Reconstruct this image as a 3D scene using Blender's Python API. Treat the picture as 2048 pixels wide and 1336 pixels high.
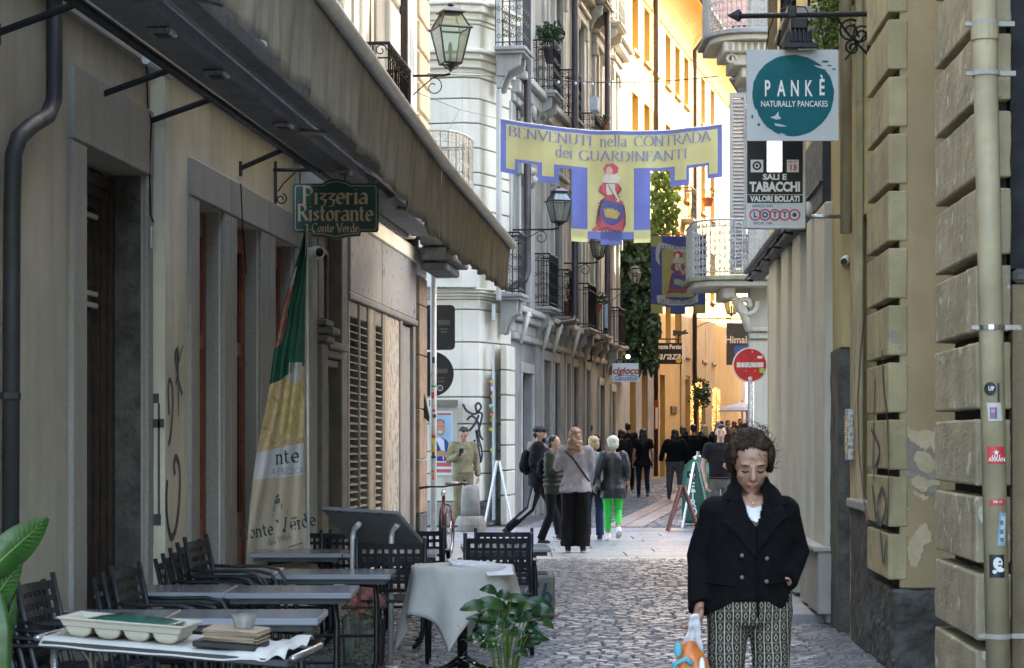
import bpy, bmesh, math, random
from mathutils import Vector, Matrix, noise
random.seed(7)
V = Vector; PI = math.pi; R = math.radians
sc = bpy.context.scene; C = sc.collection
for _o in list(bpy.data.objects): bpy.data.objects.remove(_o)

# ---------------------------------------------------------------- camera, sky, sun, exposure
FP = 4400.0; CX = 1024.0; HY = 875.0; EYE = 1.6
cam = bpy.data.cameras.new('camera'); camo = bpy.data.objects.new('camera', cam); C.objects.link(camo)
camo.location = (0, 0, EYE); camo.rotation_euler = (PI/2, 0, 0)
cam.sensor_width = 36; cam.lens = FP/2048*36; cam.shift_y = (HY-668)/2048
cam.clip_start = .1; cam.clip_end = 2000
cam.dof.use_dof = True; cam.dof.focus_distance = 24; cam.dof.aperture_fstop = 16
sc.camera = camo
SUN = V((.75, .66, .76)).normalized()
w = bpy.data.worlds.new('World'); sc.world = w; w.use_nodes = True
nt = w.node_tree; bg = nt.nodes['Background']; sk = nt.nodes.new('ShaderNodeTexSky')
sk.sky_type = 'NISHITA'; sk.sun_disc = False; sk.dust_density = 2.5; sk.ozone_density = .7
sk.sun_elevation = math.asin(SUN.z); sk.sun_rotation = math.atan2(SUN.x, SUN.y)
nt.links.new(sk.outputs[0], bg.inputs[0]); bg.inputs[1].default_value = .15
sl = bpy.data.lights.new('sun', 'SUN'); sl.energy = 3.0; sl.angle = R(.5); sl.color = (1, .93, .8)
so = bpy.data.objects.new('sun', sl); C.objects.link(so)
so.rotation_euler = SUN.to_track_quat('Z', 'Y').to_euler(); so.location = (20, -20, 40)
sc.view_settings.view_transform = 'Standard'; sc.view_settings.look = 'None'
sc.view_settings.exposure = 3.55; sc.view_settings.gamma = 1; sc.view_settings.use_curve_mapping = False
try:
    sc.view_settings.use_white_balance = True; sc.view_settings.white_balance_temperature = 7050; sc.view_settings.white_balance_tint = 10
except Exception: pass
sc.render.engine = 'CYCLES'

# ---------------------------------------------------------------- helpers
def gz(Y): return 0.0 if Y < 38 else .012*(Y-38)
def P(px, py, Y): return V(((px-CX)/FP*Y, Y, EYE-(py-HY)/FP*Y))
def GX(px, Y): return (px-CX)/FP*Y

class Fr:                       # a vertical facade plane: s runs along it (world Y), d out of it, z up
    def __init__(s, x0, k):
        s.x0 = x0; s.k = k; n = math.hypot(1, k); s.nx = s.sg = 1/n; s.ny = -k/n
    def flip(s): s.nx = -s.nx; s.ny = -s.ny; return s
    def __call__(s, a, d, z): return V((s.x0+s.k*a+d*s.nx, a+d*s.ny, z))
    def sp(s, px, d=0):
        t = (px-CX)/FP; return (s.x0+d*s.nx-t*d*s.ny)/(t-s.k)
    def zp(s, px, py, d=0):
        a = s.sp(px, d); return EYE-(py-HY)/FP*(a+d*s.ny)
class Wd:                       # world axes as a frame
    def __call__(s, x, y, z): return V((x, y, z))
W_ = Wd()
class Mx:
    def __init__(s, m): s.m = m
    def __call__(s, x, y, z): return s.m @ V((x, y, z))

MATS = {}
def nod(nt, t, **k):
    n = nt.nodes.new(t)
    for a, b in k.items(): setattr(n, a, b)
    return n
def mat(name, col, rough=.85, var=.25, scale=3, col2=None, streak=0, bump=.15, bscale=40, metal=0, spec=.5, patch=None,
        trans=0, emit=0, alpha=1, sss=0, coat=0, bz=1, tl=0):
    """procedural surface: two-octave colour noise, vertical weather streaks, fine relief, optional worn patches"""
    if name in MATS: return MATS[name]
    m = bpy.data.materials.new(name); m.use_nodes = True; t = m.node_tree; L = t.links.new
    b = t.nodes['Principled BSDF']; b.inputs['Roughness'].default_value = rough
    b.inputs['Metallic'].default_value = metal; b.inputs['Specular IOR Level'].default_value = spec
    b.inputs['Coat Weight'].default_value = coat
    if trans: b.inputs['Transmission Weight'].default_value = trans; b.inputs['IOR'].default_value = 1.3
    if sss: b.inputs['Subsurface Weight'].default_value = sss; b.inputs['Subsurface Scale'].default_value = .01
    g = nod(t, 'ShaderNodeNewGeometry')
    def ns(sc_, det=4, sx=1, sz=1):
        mp = nod(t, 'ShaderNodeMapping'); mp.inputs['Scale'].default_value = (sx, sx, sz); L(g.outputs['Position'], mp.inputs[0])
        n = nod(t, 'ShaderNodeTexNoise'); n.inputs['Scale'].default_value = sc_; n.inputs['Detail'].default_value = det
        L(mp.outputs[0], n.inputs['Vector']); return n.outputs[0]
    def ramp(src, a, b_, ca=0, cb=1):
        r = nod(t, 'ShaderNodeMapRange'); r.inputs[1].default_value = a; r.inputs[2].default_value = b_
        r.inputs[3].default_value = ca; r.inputs[4].default_value = cb; L(src, r.inputs[0]); return r.outputs[0]
    def mix(fac, a, b_):
        x = nod(t, 'ShaderNodeMix', data_type='RGBA'); L(fac, x.inputs[0])
        for i, c in ((6, a), (7, b_)):
            if isinstance(c, tuple): x.inputs[i].default_value = (*c, 1)
            else: L(c, x.inputs[i])
        return x.outputs[2]
    c = tuple(col); d = col2 or tuple(x*(1-var) for x in c)
    lo = tuple(x*(1-var*.6) for x in c); hi = tuple(min(1, x*(1+var*.35)) for x in c)
    out = mix(ramp(ns(scale), .35, .65), hi, d)
    out = mix(ramp(ns(scale*7), .3, .75, 0, .5), out, lo)
    if streak: out = mix(ramp(ns(9, 3, 1, .06), .5, .8, 0, streak), out, tuple(x*.35 for x in c))
    if patch: out = mix(ramp(ns(patch[1], 6), patch[2], patch[2]+.02), out, patch[0])
    L(out, b.inputs['Base Color'])
    if bump:
        bp = nod(t, 'ShaderNodeBump'); bp.inputs['Strength'].default_value = bump; bp.inputs['Distance'].default_value = .02
        L(ns(bscale, 5, 1, bz), bp.inputs['Height']); L(bp.outputs[0], b.inputs['Normal'])
    if rough > .2 and not trans:
        L(ramp(ns(scale*4), .3, .7, max(0, rough-.12), min(1, rough+.1)), b.inputs['Roughness'])
    if emit: b.inputs['Emission Color'].default_value = (*c, 1); b.inputs['Emission Strength'].default_value = emit
    if tl:
        o = t.nodes['Material Output']; tr = nod(t, 'ShaderNodeBsdfTranslucent'); L(out, tr.inputs[0]); ms = nod(t, 'ShaderNodeMixShader'); ms.inputs[0].default_value = tl
        L(b.outputs[0], ms.inputs[1]); L(tr.outputs[0], ms.inputs[2]); L(ms.outputs[0], o.inputs[0])
    MATS[name] = m; return m
def clear_glass(name, col=(.9,.95,.93), milk=.12):
    m = bpy.data.materials.new(name); m.use_nodes = True; t = m.node_tree; L = t.links.new; o = t.nodes['Material Output']
    a = nod(t, 'ShaderNodeBsdfTransparent'); a.inputs[0].default_value = (*col, 1); g = nod(t, 'ShaderNodeBsdfGlossy'); g.inputs['Roughness'].default_value = .04
    fr = nod(t, 'ShaderNodeFresnel'); fr.inputs[0].default_value = 1.5; ms = nod(t, 'ShaderNodeMixShader'); L(fr.outputs[0], ms.inputs[0]); L(a.outputs[0], ms.inputs[1]); L(g.outputs[0], ms.inputs[2])
    df = nod(t, 'ShaderNodeBsdfTranslucent'); df.inputs[0].default_value = (.6, .62, .58, 1); m3 = nod(t, 'ShaderNodeMixShader'); m3.inputs[0].default_value = milk; L(ms.outputs[0], m3.inputs[1]); L(df.outputs[0], m3.inputs[2]); L(m3.outputs[0], o.inputs[0])
    MATS[name] = m; return m
def flat(name, col, rough=.7, **k): return mat(name, col, rough, var=k.pop('var', .12), bump=k.pop('bump', 0), **k)

BASE = {}
CLOUD = bpy.data.textures.new('chips', 'CLOUDS'); CLOUD.noise_scale = .09; CLOUD.noise_depth = 3
def rough(o, amt=.012, lv=4, bev=.012):
    """worn stone: softened, finely divided and chipped"""
    for m in list(o.modifiers): o.modifiers.remove(m)
    b = o.modifiers.new('b', 'BEVEL'); b.width = bev; b.segments = 2
    s = o.modifiers.new('s', 'SUBSURF'); s.subdivision_type = 'SIMPLE'; s.levels = lv; s.render_levels = lv
    d = o.modifiers.new('d', 'DISPLACE'); d.texture = CLOUD; d.strength = amt; d.mid_level = .5; d.texture_coords = 'GLOBAL'; return o
class MB:
    def __init__(s): s.v = []; s.f = []
    def add(s, vs, fs):
        o = len(s.v); s.v += [V(p) for p in vs]; s.f += [tuple(i+o for i in f) for f in fs]; return s
    def hexa(s, p): return s.add(p, [(0,3,2,1),(4,5,6,7),(0,1,5,4),(1,2,6,5),(2,3,7,6),(3,0,4,7)])
    def box(s, F, a0, a1, b0, b1, z0, z1):
        return s.hexa([F(a0,b0,z0),F(a1,b0,z0),F(a1,b1,z0),F(a0,b1,z0),F(a0,b0,z1),F(a1,b0,z1),F(a1,b1,z1),F(a0,b1,z1)])
    def loft(s, rings, caps=True, closed=False):
        n = len(rings[0]); vs = [p for r in rings for p in r]; fs = []
        m = len(rings)
        for i in range(m if closed else m-1):
            for j in range(n):
                a = i*n+j; b = i*n+(j+1) % n; c = ((i+1) % m)*n+(j+1) % n; d = ((i+1) % m)*n+j
                fs.append((a, b, c, d))
        if caps and not closed: fs += [tuple(range(n))[::-1], tuple((m-1)*n+j for j in range(n))]
        return s.add(vs, fs)
    def tube(s, path, r, n=8, closed=False, fl=1):
        path = [V(p) for p in path]; rings = []; m = len(path); u = None
        for i, p in enumerate(path):
            a = path[(i-1) % m] if (i or closed) else p; b = path[(i+1) % m] if (i < m-1 or closed) else p
            t = (b-a).normalized() if (b-a).length > 1e-9 else V((0,0,1))
            if u is None: u = t.cross(V((0,0,1)) if abs(t.z) < .9 else V((0,1,0))).normalized()
            u = (u-t*u.dot(t)).normalized(); w2 = t.cross(u)
            rr = r[i] if isinstance(r, (list, tuple)) else r
            rx, ry = rr if isinstance(rr, tuple) else (rr, rr*fl)
            rings.append([p+u*math.cos(2*PI*j/n)*rx+w2*math.sin(2*PI*j/n)*ry for j in range(n)])
        return s.loft(rings, closed=closed)
    def lathe(s, c, prof, n=12, F=None):
        c = V(c); return s.loft([[c+V((r*math.cos(2*PI*j/n), r*math.sin(2*PI*j/n), z)) for j in range(n)] for r, z in prof])
    def prism(s, poly, vec):
        n = len(poly); vec = V(vec); vs = [V(p) for p in poly]+[V(p)+vec for p in poly]
        return s.add(vs, [tuple(range(n))[::-1], tuple(range(n, 2*n))]+[(i, (i+1) % n, n+(i+1) % n, n+i) for i in range(n)])
    def ell(s, c, rx, ry, rz, nu=14, nv=9, M=None):
        c = V(c); rings = []
        for i in range(nv+1):
            ph = PI*(i+.02 if i == 0 else (i-.02 if i == nv else i))/nv
            rr = []
            for j in range(nu):
                q = V((rx*math.sin(ph)*math.cos(2*PI*j/nu), ry*math.sin(ph)*math.sin(2*PI*j/nu), -rz*math.cos(ph)))
                rr.append(c+(M @ q if M else q))
            rings.append(rr)
        return s.loft(rings)
    def quad(s, a, b, c, d): return s.add([a, b, c, d], [(0, 1, 2, 3)])
    def build(s, name, m, parent=None, smooth=False, bev=0, kind=None, label=None, base=None, nrm=True):
        me = bpy.data.meshes.new(name); o = bpy.data.objects.new(name, me); C.objects.link(o)
        if parent is not None: off = BASE.get(parent.name, V((0,0,0)))
        elif base is not None: off = V(base)
        else: off = V((0,0,0))
        if parent is None and base is not None: o.location = off
        me.from_pydata([p-off for p in s.v], [], s.f)
        if nrm and len(s.f) < 60000:
            bm = bmesh.new(); bm.from_mesh(me); bmesh.ops.recalc_face_normals(bm, faces=bm.faces); bm.to_mesh(me); bm.free()
        if smooth: me.polygons.foreach_set('use_smooth', [True]*len(me.polygons))
        if m: me.materials.append(m)
        if parent is not None: o.parent = parent
        BASE[o.name] = off
        if bev:
            b = o.modifiers.new('bevel', 'BEVEL'); b.width = bev; b.segments = 1; b.limit_method = 'ANGLE'
        if kind: o['kind'] = kind
        if label: o['label'] = label
        return o
def thing(name, label, cat, loc=(0,0,0), group=None):
    o = bpy.data.objects.new(name, None); C.objects.link(o); o.location = loc; o.empty_display_size = .2
    o['label'] = label; o['category'] = cat; BASE[o.name] = V(loc)
    if group: o['group'] = group
    return o
def solo(mb, name, m, label, cat, group=None, **k):
    c = sum(mb.v, V())/max(1, len(mb.v)); c.z = min(p.z for p in mb.v)
    o = mb.build(name, m, None, base=c, **k); o['label'] = label; o['category'] = cat
    if group: o['group'] = group
    return o
def struct(mb, name, m, **k):
    o = mb.build(name, m, None, **k); o['kind'] = 'structure'; return o
def dup(root, loc, rz=0, label=None, group=None, sc_=None):
    r = root.copy(); C.objects.link(r); r.location = loc; r.rotation_euler = (0, 0, rz)
    if sc_: r.scale = (sc_,)*3
    if label: r['label'] = label
    if group: r['group'] = group
    for ch in root.children:
        c = ch.copy(); C.objects.link(c); c.parent = r
        for g in ch.children:
            d = g.copy(); C.objects.link(d); d.parent = c
    BASE[r.name] = V(loc); return r
def clone(o, delta, parent):                 # a shared-mesh copy of a part moved by delta
    c = o.copy(); C.objects.link(c); c.parent = parent; c.location = o.location+V(delta); return c
def wall(F, s0, s1, z0, z1, ops=(), th=.35, d=0):
    """wall slab with real openings (front face at d)"""
    S = sorted({s0, s1, *[x for o in ops for x in o[:2] if s0 < x < s1]}); Z = sorted({z0, z1, *[x for o in ops for x in o[2:4] if z0 < x < z1]})
    mb = MB()
    def solid(i, j):
        if not (0 <= i < len(S)-1 and 0 <= j < len(Z)-1): return False
        a = (S[i]+S[i+1])/2; b = (Z[j]+Z[j+1])/2
        return not any(o[0] < a < o[1] and o[2] < b < o[3] for o in ops)
    for i in range(len(S)-1):
        for j in range(len(Z)-1):
            if not solid(i, j): continue
            a, b, c, e = S[i], S[i+1], Z[j], Z[j+1]; q = lambda s, dd, z: F(s, d-dd, z)
            mb.quad(q(a,0,c), q(b,0,c), q(b,0,e), q(a,0,e)); mb.quad(q(a,th,c), q(a,th,e), q(b,th,e), q(b,th,c))
            if not solid(i-1, j): mb.quad(q(a,0,c), q(a,0,e), q(a,th,e), q(a,th,c))
            if not solid(i+1, j): mb.quad(q(b,0,c), q(b,th,c), q(b,th,e), q(b,0,e))
            if not solid(i, j-1): mb.quad(q(a,0,c), q(a,th,c), q(b,th,c), q(b,0,c))
            if not solid(i, j+1): mb.quad(q(a,0,e), q(b,0,e), q(b,th,e), q(a,th,e))
    return mb
# ---- lettering
def text(body, size, m, parent, o, right=V((1,0,0)), up=V((0,0,1)), ax='CENTER', sx=1, bold=0, th=.002, name='lettering', shear=0):
    cu = bpy.data.curves.new('t', 'FONT'); cu.body = body; cu.size = size; cu.align_x = ax; cu.align_y = 'CENTER'
    cu.offset = bold*size; cu.shear = shear; cu.resolution_u = 3; cu.fill_mode = 'FRONT'
    ob = bpy.data.objects.new('t', cu); me = bpy.data.meshes.new_from_object(ob)
    bpy.data.objects.remove(ob); mb = MB(); right = V(right).normalized(); up = V(up).normalized(); nrm = right.cross(up)
    mb.add([V(o)+right*(p.co.x*sx)+up*p.co.y+nrm*th for p in me.vertices], [tuple(p.vertices) for p in me.polygons])
    bpy.data.meshes.remove(me)
    return mb.build(name, m, parent, nrm=False)
def arc(cx, cy, rx, ry, a0, a1, n=9): return [(cx+rx*math.cos(R(a0+(a1-a0)*i/n)), cy+ry*math.sin(R(a0+(a1-a0)*i/n))) for i in range(n+1)]
GL = {
 'A': (.74, [[(.03,0),(.36,1)], [(.36,1),(.71,0)], [(.16,.36),(.57,.36)]]),
 'B': (.62, [[(.12,0),(.12,1)], [(.12,1)]+arc(.25,.76,.25,.24,90,-90)+[(.12,.52)], [(.12,.52)]+arc(.27,.26,.3,.26,90,-90)+[(.12,0)]]),
 'C': (.72, [arc(.4,.5,.36,.5,45,315,14)]), 'D': (.74, [[(.12,0),(.12,1)], [(.12,1)]+arc(.3,.5,.4,.5,90,-90,12)+[(.12,0)]]),
 'E': (.58, [[(.12,0),(.12,1)], [(.12,1),(.52,1),(.52,.86)], [(.12,.52),(.42,.52)], [(.12,0),(.54,0),(.55,.16)]]),
 'F': (.54, [[(.12,0),(.12,1)], [(.12,1),(.5,1),(.5,.86)], [(.12,.52),(.4,.52)]]),
 'G': (.76, [arc(.4,.5,.36,.5,45,330,14), [(.68,.05),(.68,.42)]]), 'I': (.28, [[(.14,0),(.14,1)]]),
 'L': (.54, [[(.12,0),(.12,1)], [(.12,0),(.5,0),(.51,.18)]]), 'N': (.78, [[(.12,0),(.12,1)], [(.1,1),(.66,0)], [(.66,0),(.66,1)]]),
 'O': (.82, [arc(.41,.5,.36,.5,90,450,18)]), 'P': (.6, [[(.12,0),(.12,1)], [(.12,1)]+arc(.25,.75,.28,.25,90,-90)+[(.12,.5)]]),
 'R': (.68, [[(.12,0),(.12,1)], [(.12,1)]+arc(.25,.76,.27,.24,90,-90)+[(.12,.52)], [(.3,.52),(.64,0)]]),
 'S': (.56, [[(.5,.84),(.38,1),(.18,.98),(.08,.78),(.2,.58),(.42,.44),(.5,.24),(.38,.03),(.18,0),(.06,.16)]]),
 'T': (.64, [[(.32,0),(.32,1)], [(.03,.86),(.03,1),(.61,1),(.61,.86)]]),
 'U': (.74, [[(.12,1),(.12,.35)]+arc(.37,.3,.25,.3,180,360)+[(.62,1)]]), 'V': (.72, [[(.03,1),(.37,0)], [(.37,0),(.7,1)]]),
 'a': (.52, [arc(.24,.44,.17,.17,150,0,5)+[(.41,.05),(.48,0)], arc(.22,.16,.17,.16,60,360,9)]),
 'd': (.56, [arc(.26,.3,.2,.3,20,340,12), [(.45,1),(.45,0)]]), 'e': (.5, [[(.08,.33),(.44,.33)]+arc(.26,.3,.19,.31,5,315,12)]),
 'i': (.26, [[(.13,0),(.13,.6)], [(.1,.82),(.17,.88)]]), 'l': (.26, [[(.13,0),(.13,1.02)]]),
 'n': (.56, [[(.11,0),(.11,.6)], [(.11,.45)]+arc(.28,.38,.17,.22,150,0,6)+[(.45,0)]]),
 'o': (.52, [arc(.26,.3,.2,.3,90,450,12)]), 'r': (.4, [[(.11,0),(.11,.6)], [(.11,.42),(.24,.6),(.36,.52)]]),
 's': (.42, [[(.36,.5),(.24,.6),(.08,.48),(.34,.18),(.22,0),(.05,.1)]]), 't': (.36, [[(.14,.85),(.14,.1),(.22,0),(.32,.06)], [(.02,.6),(.32,.6)]]),
 'z': (.44, [[(.05,.6),(.4,.6),(.1,.28),(.38,.2),(.3,-.12),(.08,-.2)]]), ' ': (.3, []),
 '1': (.34, [[(.05,.8),(.17,1),(.17,0)]]), '9': (.5, [arc(.25,.7,.18,.28,0,360,10), [(.43,.7),(.4,.2),(.15,0)]]),
 '8': (.5, [arc(.25,.76,.16,.24,90,450,10), arc(.25,.27,.2,.27,90,450,10)]), '6': (.5, [arc(.25,.28,.19,.28,90,450,10), [(.4,1),(.12,.6),(.06,.28)]]),
}
def strokes(body, size, mp, m, parent, nib=(.06, 0), thin=.014, serif=True, name='lettering', track=.02, sx=1):
    """pen lettering: mp(x, y, k) puts glyph coordinates into the world, centred on x"""
    wd = sum(GL[c][0]+track for c in body); x = -wd/2; mb = MB(); k = 0
    for c in body:
        gw, st = GL[c]; st = list(st)
        if serif and c not in 'COGase':
            for q in list(st):
                for e, f in ((q[0], q[1]), (q[-1], q[-2])):
                    if abs(e[0]-f[0]) < .35*abs(e[1]-f[1]) and (abs(e[1]) < .01 or e[1] > .98 or (c in 'nri' and abs(e[1]-.6) < .01)):
                        st.append([(e[0]-.09, e[1]), (e[0]+.09, e[1])])
        for q in st:
            k += 1; L = []; n = len(q)
            for i, p in enumerate(q):
                a = q[max(0, i-1)]; b = q[min(n-1, i+1)]; dx, dy = b[0]-a[0], b[1]-a[1]; l = math.hypot(dx, dy) or 1
                dx /= l; dy /= l; h = max(thin, abs(nib[0]*dy-nib[1]*dx)); L.append((p[0]-dy*h, p[1]+dx*h, p[0]+dy*h, p[1]-dx*h))
            vs = []
            for a in L: vs += [mp((x+a[0])*size*sx, a[1]*size, k), mp((x+a[2])*size*sx, a[3]*size, k)]
            mb.add(vs, [(2*i, 2*i+1, 2*i+3, 2*i+2) for i in range(n-1)])
        x += gw+track
    return mb.build(name, m, parent, nrm=False)
def sp_(pts, n=5):
    out = []; m = len(pts)
    for i in range(m-1):
        a, b, c, d = pts[max(0, i-1)], pts[i], pts[i+1], pts[min(m-1, i+2)]
        for k in range(n):
            u = k/n; out.append(tuple(.5*(2*b[j]+(c[j]-a[j])*u+(2*a[j]-5*b[j]+4*c[j]-d[j])*u*u+(3*b[j]-a[j]-3*c[j]+d[j])*u**3) for j in (0, 1)))
    return out+[tuple(pts[-1])]
def scroll(c, u, v, r, turns=1.3, n=14, a0=0, sgn=1):
    return [V(c)+V(u)*(r*(1-.75*i/n)*math.cos(a0+sgn*2*PI*turns*i/n))+V(v)*(r*(1-.75*i/n)*math.sin(a0+sgn*2*PI*turns*i/n)) for i in range(n+1)]

# frames of the street
FL = Fr(-3.77, .08)        # restaurant side, left
FR = Fr(1.85, .049).flip() # near right building
FM = Fr(-6.62, .16)        # pale palace, mid left
FY = Fr(-10.52, .2187)     # yellow house where the street bends
# ---------------------------------------------------------------- materials
M = {}
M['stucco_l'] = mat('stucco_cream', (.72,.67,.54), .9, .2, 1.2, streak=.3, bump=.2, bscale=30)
M['stucco_shaded'] = mat('stucco_cream_shaded', (.46,.43,.35), .9, .2, 1.2, streak=.3, bump=.2)  # same cream stucco, with the awning's shade put into a darker colour
M['granite'] = mat('granite', (.36,.35,.32), .85, .16, 40, streak=.3, bump=.2, bscale=120)
M['granite_dk'] = mat('granite_dark', (.115,.11,.10), .85, .55, 5, streak=.4, bump=.8, bscale=25)
M['wood_red'] = mat('wood_red', (.27,.07,.035), .5, .4, 6, bump=.2, bscale=30, bz=.1, streak=.4)
M['wood_dk'] = mat('wood_dark', (.045,.028,.02), .5, .4, 6, bump=.2, bscale=30, bz=.1)
M['glass_dk'] = mat('glass_dark', (.015,.018,.022), .07, .2, 2, bump=.02, bscale=3, spec=.8)
M['glass'] = clear_glass('glass_clear')
M['iron'] = mat('iron', (.018,.018,.02), .45, .3, 20, bump=.1, metal=.3)
M['iron_w'] = mat('iron_pale', (.50,.48,.42), .6, .3, 20, bump=.1)
M['steel'] = mat('steel', (.42,.42,.42), .3, .2, 8, bump=.05, metal=.9)
M['alu'] = mat('aluminium_white', (.62,.62,.6), .4, .15, 5, bump=.03, metal=.2)
M['pipe_br'] = mat('pipe_brown', (.06,.042,.042), .5, .3, 5, bump=.1)
M['pipe_cr'] = mat('pipe_cream', (.42,.35,.22), .6, .25, 4, streak=.3, bump=.1)
M['cream'] = mat('stone_cream', (.72,.68,.58), .9, .14, 1.5, streak=.22, bump=.12, bscale=60)
M['pale'] = mat('stone_pale', (.50,.48,.42), .9, .2, 1.2, streak=.35, bump=.15, bscale=50)
M['pale2'] = mat('stone_grey', (.36,.345,.31), .9, .25, 1.5, streak=.4, bump=.25, bscale=40)
M['yellow'] = mat('stucco_yellow', (.61,.39,.125), .9, .15, .6, streak=.2, bump=.1)
M['ochre'] = mat('stucco_ochre', (.50,.36,.18), .9, .15, .8, streak=.2, bump=.1)
M['pink'] = mat('stucco_pink', (.62,.28,.2), .9, .12, .6, bump=.1)
M['mauve'] = mat('stucco_mauve', (.36,.28,.25), .9, .15, .8, streak=.2, bump=.1)
M['r_stucco'] = mat('stucco_right', (.56,.42,.21), .9, .2, 1.0, streak=.2, bump=.18, bscale=40)
M['r_peel'] = mat('stucco_peeling', (.43,.33,.19), .92, .22, 1.0, streak=.1, bump=.2, bscale=40)
M['r_block'] = mat('block_stucco', (.43,.37,.245), .9, .25, 2.5, streak=.5, bump=.35, bscale=50, patch=((.56,.54,.47), 7, .63))
M['r_yel'] = mat('stucco_lemon', (.50,.42,.22), .9, .2, 1.0, streak=.2, bump=.15)
M['r_yel2'] = mat('block_lemon', (.49,.42,.24), .9, .25, 2.2, streak=.5, bump=.3, patch=((.34,.30,.22), 3.2, .64))
M['r_grey'] = mat('stucco_grey', (.40,.38,.34), .9, .15, 1.0, streak=.2, bump=.12)
M['shop_w'] = mat('shopfront_white', (.60,.58,.49), .6, .12, 1.2, streak=.25, bump=.06)
M['joint'] = mat('joint_dark', (.035,.03,.022), .95, .3, 8, bump=.2)
M['plaster_a'] = mat('plaster_pale', (.62,.52,.34), .95, .2, 6, bump=.3)
M['plaster_b'] = mat('plaster_grey', (.33,.30,.24), .95, .25, 9, bump=.4)
M['cobble'] = mat('cobble', (.165,.165,.172), .32, .32, 3, bump=.25, bscale=40, spec=.7)
M['joint_g'] = mat('cobble_joint', (.075,.072,.07), .9, .3, 9, bump=.4)
M['slab'] = mat('slab_stone', (.32,.32,.325), .36, .28, 1.6, bump=.15, bscale=20)
M['slab_p'] = mat('slab_pink', (.36,.27,.25), .5, .25, 2, bump=.15, bscale=20)
M['kerb'] = mat('kerb_stone', (.30,.30,.30), .6, .25, 4, bump=.15)
M['cloth_aw'] = mat('awning_cloth', (.42,.385,.33), .9, .25, 2.5, streak=.8, bump=.15, bscale=20, bz=.15, tl=.3)
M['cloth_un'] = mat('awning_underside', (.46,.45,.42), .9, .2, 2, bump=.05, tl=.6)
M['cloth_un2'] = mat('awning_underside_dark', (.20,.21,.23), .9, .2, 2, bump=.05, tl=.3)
M['aw_metal'] = mat('awning_metal', (.33,.33,.32), .35, .2, 6, bump=.03, metal=.6)
M['aw_beam'] = mat('awning_beam', (.20,.21,.23), .6, .2, 4, bump=.03)
M['white'] = flat('white_paint', (.8,.8,.78), .5); M['black'] = flat('black_paint', (.006,.006,.007), .5)
M['dkgrey'] = flat('dark_grey', (.03,.033,.036), .6)
M['leaf_d'] = mat('leaf_dark', (.03,.075,.022), .5, .5, 7, bump=.05); M['leaf_l'] = mat('leaf_light', (.13,.20,.03), .5, .4, 7, bump=.05, tl=.3)
M['leaf_lily'] = mat('leaf_lily', (.014,.06,.016), .25, .5, 14, bump=.05, tl=.15); M['leaf_big'] = mat('leaf_big', (.022,.075,.012), .33, .5, 9, bump=.12, bscale=9, tl=.2)
M['terra'] = mat('terracotta', (.26,.09,.045), .8, .3, 8, bump=.1)
M['table'] = mat('table_top', (.24,.26,.30), .19, .06, 1.5, bump=0, spec=.8)
M['conc'] = mat('concrete', (.28,.25,.2), .9, .3, 5, streak=.3, bump=.3)
GLYPH_W = flat('print_white', (.78,.78,.75), .6, var=.05); GLYPH_K = flat('print_black', (.02,.02,.022), .6)
INK = flat('spray_ink', (.05,.05,.055), .6, var=.3)

# ---------------------------------------------------------------- ground
def hx(x): return x
mb = MB()
nY = [-20, 0, 8, 38, 60, 90, 140, 400]
for i in range(len(nY)-1):
    a, b = nY[i], nY[i+1]; mb.quad((-60, a, gz(a)-.035), (120, a, gz(a)-.035), (120, b, gz(b)-.035), (-60, b, gz(b)-.035))
street = struct(mb, 'ground', M['joint_g'], nrm=False)
def cob(x, y, w, l, rnd, zz=0):
    """one worn sett: domed top with broken rim"""
    z0 = gz(y)-.05; h = gz(y)+.004*(rnd.random()-.5)+zz; j = lambda a: a*(1+.14*(rnd.random()-.5))
    b = [(-w/2,-l/2),(w/2,-l/2),(w/2,l/2),(-w/2,l/2)]; b = [(x+j(p)+.006*(rnd.random()-.5), y+j(q)+.006*(rnd.random()-.5)) for p, q in b]
    t = [(x+(p-x)*.82, y+(q-y)*.78) for p, q in b]; tx, ty = .04*(rnd.random()-.5), .05*(rnd.random()-.5)
    vs = [(p, q, z0) for p, q in b]+[(p, q, h-.013) for p, q in b]+[(p, q, h+(p-x)*tx*3+(q-y)*ty*3) for p, q in t]
    return vs, [(0,1,5,4),(1,2,6,5),(2,3,7,6),(3,0,4,7),(4,5,9,8),(5,6,10,9),(6,7,11,10),(7,4,8,11),(8,9,10,11)]
rnd = random.Random(3); cobs = []
def rowx(y, i): return .0
Y = 9.5
rows = 0
while Y < 62:
    l = .102*(1+.12*(rnd.random()-.5))
    lw = -3.77+.08*Y+.05 if Y < 31 else (-6.62+.16*Y+.5); rw = 1.85+.049*Y-(.02 if Y < 19 else .35) if Y < 31 else min(5.2+(.2*(Y-42) if Y > 42 else 0), 8.5)
    x = lw+rnd.random()*.08
    while x < rw:
        ww = .128*(1+.4*(rnd.random()-.5)); xx = x+ww/2
        yy = Y+.055*math.sin(xx*2.6+Y*.35)+.03*math.sin(xx*7)
        slabs = (28.9+.25*math.sin(xx*1.1) < yy < 39.2) or (yy >= 39.2 and abs(xx-(1.95+.155*(yy-39))) < .38)
        if not slabs: cobs.append((xx, yy, ww-.016, l-.016))
        x += ww
    Y += l
vis = [c for c in cobs if 15.2 < c[1] and -1.2+.02*c[1] < c[0] < 2.3 and not (c[0] > .75 and c[1] < 17)]
vis = vis[:300]; vs_ = set(vis)
for c in vis:
    v, f = cob(*c, rnd); MB().add([V(p) for p in v], f).build('cobble', M['cobble'], street, nrm=False)
mb = MB()
for c in cobs:
    if c not in vs_:
        v, f = cob(*c, rnd); mb.add(v, f)
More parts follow.
